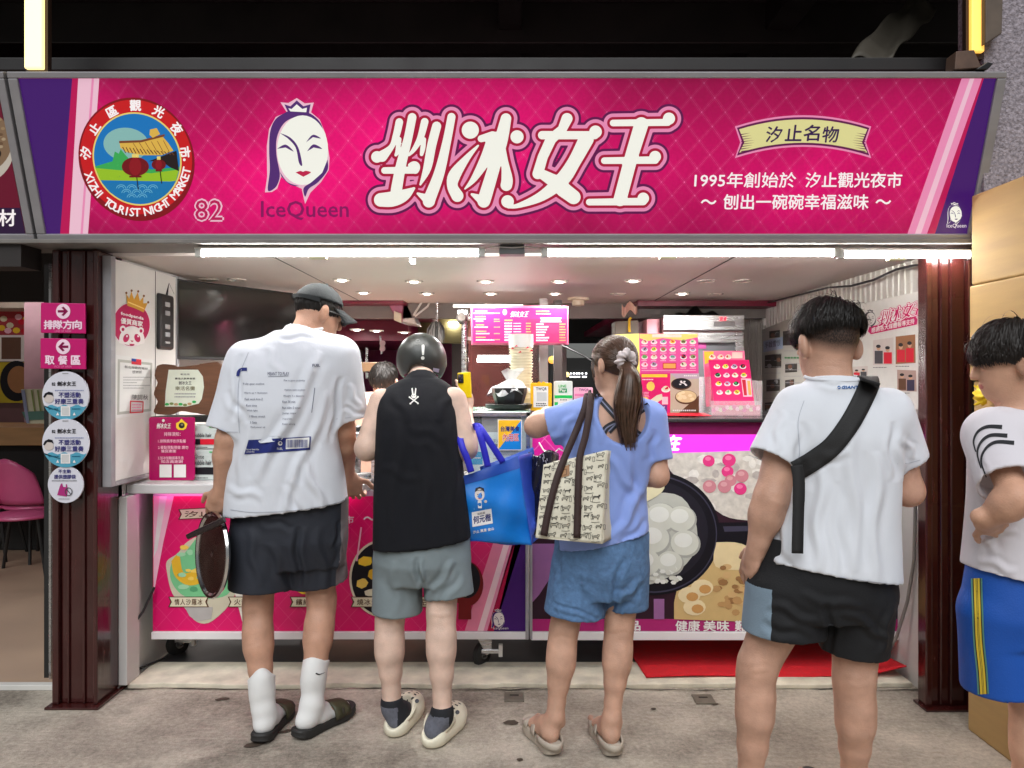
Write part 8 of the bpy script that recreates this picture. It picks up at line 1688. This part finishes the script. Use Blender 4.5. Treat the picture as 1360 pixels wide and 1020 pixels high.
em = eyemat(atD, 1.13); Rn = np.array(RD); cD = np.array(atD(0, 0, 0)); l = (V - cD) @ Rn / 1.13     # clipped sides fade into the neck
rim_ = -.058 + .030 * np.clip(np.abs(l[:, 0]) / .07, 0, 1.3) ** 3; shave = np.clip((l[:, 2] - rim_) / .030, 0, 1) * np.clip((.035 - l[:, 1]) / .02, 0, 1) * (np.linalg.norm(l - np.array([0, -.01, .02]), axis=1) < .118) * np.clip((.083 - np.abs(l[:, 0])) / .006, 0, 1)
nt = skD.node_tree; nn = nt.nodes; bs_ = nn['Principled BSDF']; old = bs_.inputs['Base Color'].links[0].from_socket; at_ = nn.new('ShaderNodeAttribute'); at_.attribute_name = 'shave'; nz_ = nn.new('ShaderNodeTexNoise'); nz_.inputs['Scale'].default_value = 260; ml = nn.new('ShaderNodeMath'); ml.operation = 'MULTIPLY_ADD'; nt.links.new(nz_.outputs[0], ml.inputs[0]); ml.inputs[1].default_value = .5; ml.inputs[2].default_value = .70
m2_ = nn.new('ShaderNodeMath'); m2_.operation = 'MULTIPLY'; m2_.use_clamp = True; nt.links.new(ml.outputs[0], m2_.inputs[0]); nt.links.new(at_.outputs['Fac'], m2_.inputs[1]); mx_ = nn.new('ShaderNodeMix'); mx_.data_type = 'RGBA'; nt.links.new(m2_.outputs[0], mx_.inputs[0]); nt.links.new(old, mx_.inputs[6]); mx_.inputs[7].default_value = (*S(40, 32, 30), 1); nt.links.new(mx_.outputs[2], bs_.inputs['Base Color'])
V = creases(V, normals(V, Fc), [(972, 884, 1030, 886, 6, -.0014), (976, 892, 1026, 895, 5, -.0008), (1108, 905, 1160, 902, 6, -.0014), (1075, 486, 1130, 488, 4, -.0008), (1012, 660, 1045, 664, 5, -.0008)]); to_obj('body', V, Fc, [skD, HAIRK, LIP], D_, em, shave)
Fh = Field((.75, 2.1, 1.4), (1.3, 2.75, 1.85), .005); dome(Fh, atD, RD, 1.13, (.084, .104, .102), .016, -.16, (0, -.010, .020), .006); Vh, Fq = Fh.mesh(); Vh = relax(Vh, Fq, 1); Nh = normals(Vh, Fq); Vh = soft_folds(Vh, Nh, .002, 70, 9)
hair('hair', D_, atD, RD, 1.13, (.086, .106, .103), HAIRK, 6500, lambda q: .22, lambda q: .026 + .085 * max(0, q.z) * rr_.uniform(.6, 1.15), lift=.013, base=(Vh, Fq), seed=14, whorl=(.25, -.5, .85), w=.0017)
# t-shirt
F = Field((.58, 2.0, .68), (1.52, 2.85, 1.62), .0056)
F.loft(rings((1008, 1194, 792, 2.405, .150), (1014, 1191, 740, 2.40, .145), (1028, 1189, 690, 2.40, .14), (1044, 1190, 630, 2.395, .135), (1047, 1194, 580, 2.395, .138), (1048, 1198, 552, 2.395, .126), (1060, 1178, 524, 2.395, .105), (1074, 1150, 508, 2.395, .085)), k=.02, p=2.4, bot=((P(1100, 0, 2.40).x, 2.25, zy(771, 2.25)), (-.17, 0, -1)), hollow=.06)
F.cone(P(1062, 545, 2.40), P(1026, 612, 2.365), .083, .078, .035, True, .06); F.cone(P(1178, 548, 2.40), P(1205, 613, 2.425), .080, .068, .035, True, .06)
F.cone(P(1108, 518, 2.385), P(1108, 503, 2.39), .090, .082, .012, True)
V, Fc = F.mesh(); V = relax(V, Fc, 3); N = gnormals(V, Fc); V = soft_folds(V, N, .0038, 15, 71, (.9, 0, .3), np.clip((1.36 - V[:, 2]) / .25, .2, 1)); N = gnormals(V, Fc)
V = creases(V, N, [(1065, 560, 1062, 640, 10, -.009), (1090, 620, 1085, 760, 12, .012), (1130, 560, 1140, 760, 13, .010), (1165, 600, 1160, 780, 12, .011), (1185, 560, 1190, 640, 8, -.010), (1040, 545, 1030, 600, 8, .006), (1060, 650, 1030, 760, 11, .011), (1110, 640, 1120, 780, 10, -.008), (1070, 610, 1130, 600, 8, .006), (1200, 580, 1215, 610, 7, .007), (1020, 690, 1050, 760, 9, -.008), (1085, 510, 1140, 512, 5, -.003)])
tD = to_obj('t_shirt', V, Fc, WHITE_T('cool_white', (222, 226, 233)), D_); trD = bvh(tD)
col_ = MB(); cpts = [Vector(P(1108, 503.5, 2.39)) + Vector((.086 * math.cos(a), .084 * math.sin(a), .004 + .010 * math.sin(a))) for a in np.linspace(0, 2 * math.pi, 41)]; col_.tube(cpts, .006, WHITE_T('cool_white', (222, 226, 233)), 8, False); col_.build('collar', tD, smooth=True)
ct = Cloth(trD, 2.3); LB = M('print_shirt_blue', S(40, 96, 160), .7); ct.text('GIANT', 1118, 512.5, 1141, 516.2, LB, 1, bold=.04, shear=.2); ct.poly(circ(1114.5, 514.5, 2.4, 2.2, 12), LB, 1).line([(1112.5, 515.5), (1116.5, 513.5)], .7, PAPER, 3)
HS = M('stitch_grey', S(176, 180, 190), .9); ct.line(spline([(1080, 762), (1090, 763), (1100, 765), (1150, 772), (1184, 776)], 6), .9, HS); ct.line([(994, 604), (1020, 615), (1046, 624)], .8, HS); ct.line([(1192, 616), (1208, 615), (1222, 611)], .8, HS); ct.line(spline([(1068, 532), (1060, 560), (1062, 600), (1058, 622)], 5), .8, HS)
ct.build('neck_print', tD)
# sling strap
SL = thing('sling_strap', 'wide black sling strap crossing the back of the white shirt', 'sling strap', P(1100, 600, 2.2)); BKW = M('strap_webbing', (.014, .014, .015), .75, var=.15, bump=.2, bs=300)
ct = Cloth(trD, 2.3); ct.y = 2.26
def slingline(pts, w):
    p = np.array(spline(pts, 8)); t = np.gradient(p, axis=0); t /= np.linalg.norm(t, axis=1)[:, None]; n = np.stack([-t[:, 1], t[:, 0]], 1); rows = []
    for j in range(5): rows.append(p + n * ((j / 4 - .5) * w))
    pts3 = np.concatenate([ct.at(r_, 4) for r_ in rows]); k = len(p); return [(tuple(q)) for q in pts3], [(j * k + i, j * k + i + 1, (j + 1) * k + i + 1, (j + 1) * k + i) for j in range(4) for i in range(k - 1)]
b = MB(); b.keepn = True; vs, fs = slingline([(1156, 505), (1150, 522), (1130, 560), (1106, 592), (1080, 612), (1057, 626)], 27); b.add(vs, fs, BKW); b.build('strap', SL, smooth='all', solid=.004)
b = MB(); ribbon3(b, [Vector(q) for q in spline([tuple(P(1058, 618, 2.255)), tuple(P(1061, 640, 2.248)), tuple(P(1060, 690, 2.240)), tuple(P(1059, 735, 2.238))], 6)], [.036] * 10 + [.034] * 9, BKW, (0, -1, 0)); b.build('tail', SL, smooth='all', solid=.003)
b = MB(); ribbon3(b, [Vector(q) for q in spline([tuple(P(1155, 507, 2.31)), tuple(P(1153, 501, 2.36)), tuple(P(1150, 503, 2.44)), tuple(P(1142, 520, 2.50))], 5)], .060, BKW, [Vector((0, -.9 + .12 * i, .5 + .05 * i)) for i in range(16)]); b.build('shoulder_loop', SL, smooth='all', solid=.004)
# shorts
F = Field((.62, 2.05, .40), (1.40, 2.80, .95), .0042); F.loft(rings((1004, 1184, 815, 2.41, .13), (994, 1190, 785, 2.41, .145), (1004, 1190, 745, 2.41, .14), (1016, 1186, 700, 2.40, .12)), k=.02, yaw=.05)
F.cone(P(1042, 782, 2.41), P(1040, 838, 2.41), .122, .128, .014, True, .08); F.cone(P(1140, 790, 2.41), P(1134, 863, 2.42), .118, .106, .014, True, .08)
V, Fc = F.mesh(); V = relax(V, Fc, 2); N = gnormals(V, Fc); V = soft_folds(V, N, .0034, 16, 81, (.7, 0, .7)); N = gnormals(V, Fc); V = creases(V, N, [(1100, 800, 1105, 875, 8, -.012), (1020, 800, 1090, 830, 9, .008), (1010, 830, 1080, 850, 9, -.007), (1120, 810, 1180, 850, 9, .008), (1060, 790, 1150, 810, 9, .006), (1185, 800, 1170, 870, 7, .008)])
to_obj('shorts', V, Fc, [M('shorts_black', S(15, 16, 20), .8, var=.1, bump=.15, bs=200), M('shorts_blue_grey', S(122, 142, 158), .75, var=.06, bump=.15, bs=200)], D_, lambda C, N_: ((np.abs(np.degrees(np.arctan2(2.41 - C[:, 1], .875 - C[:, 0])) - 8) < 44) & (C[:, 2] < .80) & (C[:, 0] < .95)).astype(int))
for hl, to in (((.78, 2.42), (.70, 2.66)), ((1.125, 2.47), (1.075, 2.74))):
    sb = MB(); dx, dy = to[0] - hl[0], to[1] - hl[1]; B = sole(sb, (hl[0] - dx * .08, hl[1] - dy * .08), (to[0] + dx * .06, to[1] + dy * .06), .046, .018, BLACK); sd = sb.build('flip_flop', D_, smooth=True)
    b = MB(); b.tube([B(.40, .044, .02), B(.58, .030, .055), B(.76, .006, .026)], .006, BLACK, 6); b.tube([B(.40, -.044, .02), B(.58, -.030, .055), B(.76, .006, .026)], .006, BLACK, 6); b.build('thong', sd, smooth=True)
# =================================================================== E: child at the right edge
E_ = thing('person', 'child with bowl cut in striped sleeve shirt and blue shorts, hand on hip', 'person', (1.52, 2.25, 0))
skE = SKIN('child', (206, 160, 134))
F = Field((1.22, 1.80, 0), (1.92, 2.62, 1.72), .0046)
atE, RE = head(F, P(1342, 478, 2.26), (-.93, .30, -.16), up=(-.05, 0, 1), s=.98)
F.cone(P(1352, 552, 2.25), P(1348, 508, 2.26), .052, .05, .03)
F.loft(rings((1296, 1402, 770, 2.25, .105), (1296, 1396, 690, 2.25, .10), (1298, 1396, 610, 2.25, .10), (1312, 1388, 566, 2.25, .085), (1334, 1370, 548, 2.25, .06)), k=.03)
leg(F, P(1340, 810, 2.25), P(1368, 935, 2.27), (1.56, 2.28, .10), (.075, .054, .034), .056); leg(F, P(1385, 810, 2.25), P(1420, 935, 2.24), (1.70, 2.22, .10), (.075, .054, .034), .056)
foot(F, (1.585, 2.26), (1.40, 2.36), .018, .95, True, .034, (1.56, 2.28, .10)); foot(F, (1.725, 2.21), (1.54, 2.30), .018, .95, True, .034, (1.70, 2.22, .10))
arm(F, P(1318, 585, 2.23), P(1350, 662, 2.06), P(1308, 690, 2.12), (.044, .038, .040, .026)); arm(F, P(1378, 585, 2.27), P(1400, 660, 2.30), P(1392, 720, 2.34), (.046, .040, .036, .025))
hand(F, P(1308, 690, 2.12), (.80, .35, -.34), (.45, .75, .1), -1, (.25, .3, .35, .4), .25, .92, .10); hand(F, P(1392, 720, 2.34), (0, .2, -1), (-1, 0, 0), 1, (.4, .4, .4, .4), .3, .9)
V, Fc = F.mesh(); V = calm(relax(V, Fc, 1, .4), Fc); to_obj('body', V, Fc, [skE, HAIRK, LIP], E_, eyemat(atE, .98))
Fh = Field((1.25, 1.98, 1.3), (1.85, 2.55, 1.75), .005); dome(Fh, atE, RE, .98, (.086, .108, .100), -.046, .62, (0, -.008, .020), .006); Vh, Fq = Fh.mesh(); Vh = relax(Vh, Fq, 1)
HE = M('hair_soft_black', (.017, .013, .011), .5, var=.3, vs=60, spec=.3)
hair('hair', E_, atE, RE, .98, (.088, .110, .102), HE, 5500, lambda q: .10, lambda q: (.035 + .09 * max(0, q.z) + .05 * max(0, -q.y)) * rr_.uniform(.75, 1.1), lift=.014, base=(Vh, Fq), seed=24, whorl=(0, -.35, .93), w=.0018)
F = Field((1.20, 1.80, .72), (1.95, 2.6, 1.45), .0056)
F.loft(rings((1281, 1424, 788, 2.25, .135), (1286, 1416, 730, 2.25, .125), (1292, 1406, 660, 2.25, .118), (1294, 1404, 600, 2.25, .116), (1300, 1396, 572, 2.25, .10), (1320, 1384, 552, 2.25, .08), (1332, 1372, 545, 2.25, .065)), k=.02, p=2.3, bot=((P(1340, 0, 2.25).x, 2.13, zy(778, 2.13)), (-.2, 0, -1)), hollow=.06)
F.cone(P(1320, 580, 2.235), P(1343, 645, 2.10), .088, .086, .035, True, .05); F.cone(P(1380, 580, 2.26), P(1396, 640, 2.29), .075, .07, .035, True, .05); F.cone(P(1352, 558, 2.25), P(1351, 547, 2.25), .076, .068, .012, True)
V, Fc = F.mesh(); V = relax(V, Fc, 3); N = gnormals(V, Fc); V = soft_folds(V, N, .0035, 16, 91, (.8, 0, .5)); N = gnormals(V, Fc); V = creases(V, N, [(1290, 640, 1320, 740, 9, .010), (1300, 720, 1350, 700, 8, .009), (1295, 740, 1350, 760, 8, .007), (1300, 600, 1310, 640, 6, -.008)])
tE = to_obj('t_shirt', V, Fc, WHITE_T('child_white', (218, 214, 220)), E_); ct = Cloth(bvh(tE), 2.1); SS = M('sleeve_stripe', S(30, 32, 38), .8)
for pts in ([(1296, 600), (1293, 586), (1299, 573), (1312, 566.5), (1331, 567)], [(1303, 622), (1298, 602), (1303, 587), (1316, 578), (1338, 578.5)], [(1310, 634), (1303, 612), (1309, 596), (1323, 587), (1347, 588)]): ct.line(spline(pts, 8), np.linspace(1.5, 5.5, 33), SS)
ct.build('sleeve_stripes', tE)
F = Field((1.20, 1.9, .36), (1.9, 2.6, .95), .0056); F.loft(rings((1288, 1412, 850, 2.25, .115), (1280, 1420, 815, 2.25, .128), (1286, 1414, 765, 2.25, .118), (1292, 1408, 725, 2.25, .108)), k=.02)
F.cone(P(1322, 812, 2.25), P(1330, 912, 2.26), .100, .108, .014, True, .08); F.cone(P(1380, 812, 2.25), P(1392, 925, 2.24), .100, .10, .014, True, .08)
V, Fc = F.mesh(); V = relax(V, Fc, 2); N = gnormals(V, Fc); V = soft_folds(V, N, .0035, 14, 101, (.9, 0, .2))
shE = to_obj('shorts', V, Fc, M('shorts_royal', S(14, 82, 176), .6, var=.08, bump=.12, bs=200), E_); ct = Cloth(bvh(shE), 2.1)
for off, w_, c_ in ((0, 15, ('stripe_green', (96, 150, 130))), (0, 10.5, ('stripe_dark', (40, 40, 36))), (0, 8, ('stripe_yellow', (232, 200, 60))), (0, 2.2, ('stripe_dark', (40, 40, 36))), (0, 1.0, ('stripe_yellow', (232, 200, 60)))):
    ct.line(spline([(1297, 768), (1298, 800), (1300, 850), (1304, 890), (1306, 922)], 8), w_, M(c_[0], S(*c_[1]), .6), 1)
ct.build('side_stripe', shE)
for hl, to in (((1.585, 2.26), (1.40, 2.36)), ((1.725, 2.21), (1.54, 2.30))):
    sb = MB(); dx, dy = to[0] - hl[0], to[1] - hl[1]; B = sole(sb, (hl[0] - dx * .08, hl[1] - dy * .08), (to[0] + dx * .06, to[1] + dy * .06), .042, .018, BLACK); sd = sb.build('flip_flop', E_, smooth=True); b = MB(); strap_over(b, B, .5, .75, .042, .018, .055, BLACK); b.build('strap', sd, smooth='all', solid=.006)
# =================================================================== F: staff member at the back
Fp = thing('person', 'staff member with dark hair bending over behind the counter in the kitchen', 'person', (-.9, 5.2, 0))
F = Field((-1.25, 4.9, 0), (-.5, 5.6, 1.65), .007)
atF, RF = head(F, P(509, 505, 5.12), (-.25, -.86, -.55), up=(0, -.5, 1), s=1.0)
F.cone((-.88, 5.24, 1.27), P(509, 520, 5.17), .056, .052, .03); F.loft([(-.88, 5.27, .80, .15, .10), (-.88, 5.26, 1.0, .15, .11), (-.88, 5.25, 1.2, .18, .10), (-.88, 5.24, 1.30, .12, .07)], k=.03)
for e in (-1, 1): leg(F, (-.88 + e * .09, 5.27, .85), (-.88 + e * .09, 5.28, .46), (-.88 + e * .09, 5.30, .10), (.09, .06, .036), 1., (0, 1, 0)); foot(F, (-.88 + e * .09, 5.34), (-.88 + e * .10, 5.10), .01, 1., False, .036, (-.88 + e * .09, 5.30, .10)); arm(F, (-.88 + e * .19, 5.25, 1.24), (-.88 + e * .23, 5.18, .98), (-.88 + e * .14, 4.98, 1.06), (.05, .04, .038, .026)); hand(F, (-.88 + e * .14, 4.98, 1.06), (-e * .5, -.8, 0), (0, 0, -1), -e, (.4, .4, .4, .4), .3, .95)
V, Fc = F.mesh(); V = calm(relax(V, Fc, 1, .4), Fc); to_obj('body', V, Fc, [SKIN('staff', (226, 180, 158)), HAIRK, LIP], Fp, eyemat(atF))
Fh = Field((-1.1, 4.9, 1.25), (-.6, 5.4, 1.7), .006); dome(Fh, atF, RF, 1., (.086, .106, .102), .0, .42); Vh, Fq = Fh.mesh(); hair('hair', Fp, atF, RF, 1., (.085, .105, .101), HAIRK, 900, lambda q: .1, lambda q: .09, lift=.012, base=(Vh, Fq), seed=31)
F = Field((-1.2, 4.95, .75), (-.55, 5.5, 1.35), .008); F.loft([(-.88, 5.27, .78, .185, .135), (-.88, 5.26, 1.0, .18, .135), (-.88, 5.25, 1.2, .205, .125), (-.88, 5.24, 1.30, .14, .09), (-.88, 5.24, 1.325, .09, .075)], k=.02)
for e in (-1, 1): F.cone((-.88 + e * .17, 5.25, 1.25), (-.88 + e * .225, 5.20, 1.05), .075, .066, .03, True, .05)
V, Fc = F.mesh(); V = relax(V, Fc, 2); N = gnormals(V, Fc); V = soft_folds(V, N, .004, 15, 5); to_obj('t_shirt', V, Fc, M('staff_shirt', S(120, 20, 70), .8, var=.1), Fp)
F = Field((-1.2, 5.0, .05), (-.55, 5.55, .95), .009)
for e in (-1, 1): F.cone((-.88 + e * .085, 5.27, .85), (-.88 + e * .095, 5.29, .12), .105, .07, .02, True, .05)
F.loft([(-.88, 5.27, .78, .17, .125), (-.88, 5.27, .92, .165, .12)], k=.02)
V, Fc = F.mesh(); V = relax(V, Fc, 2); to_obj('trousers', V, Fc, M('staff_trousers', S(30, 32, 40), .8, var=.1), Fp)
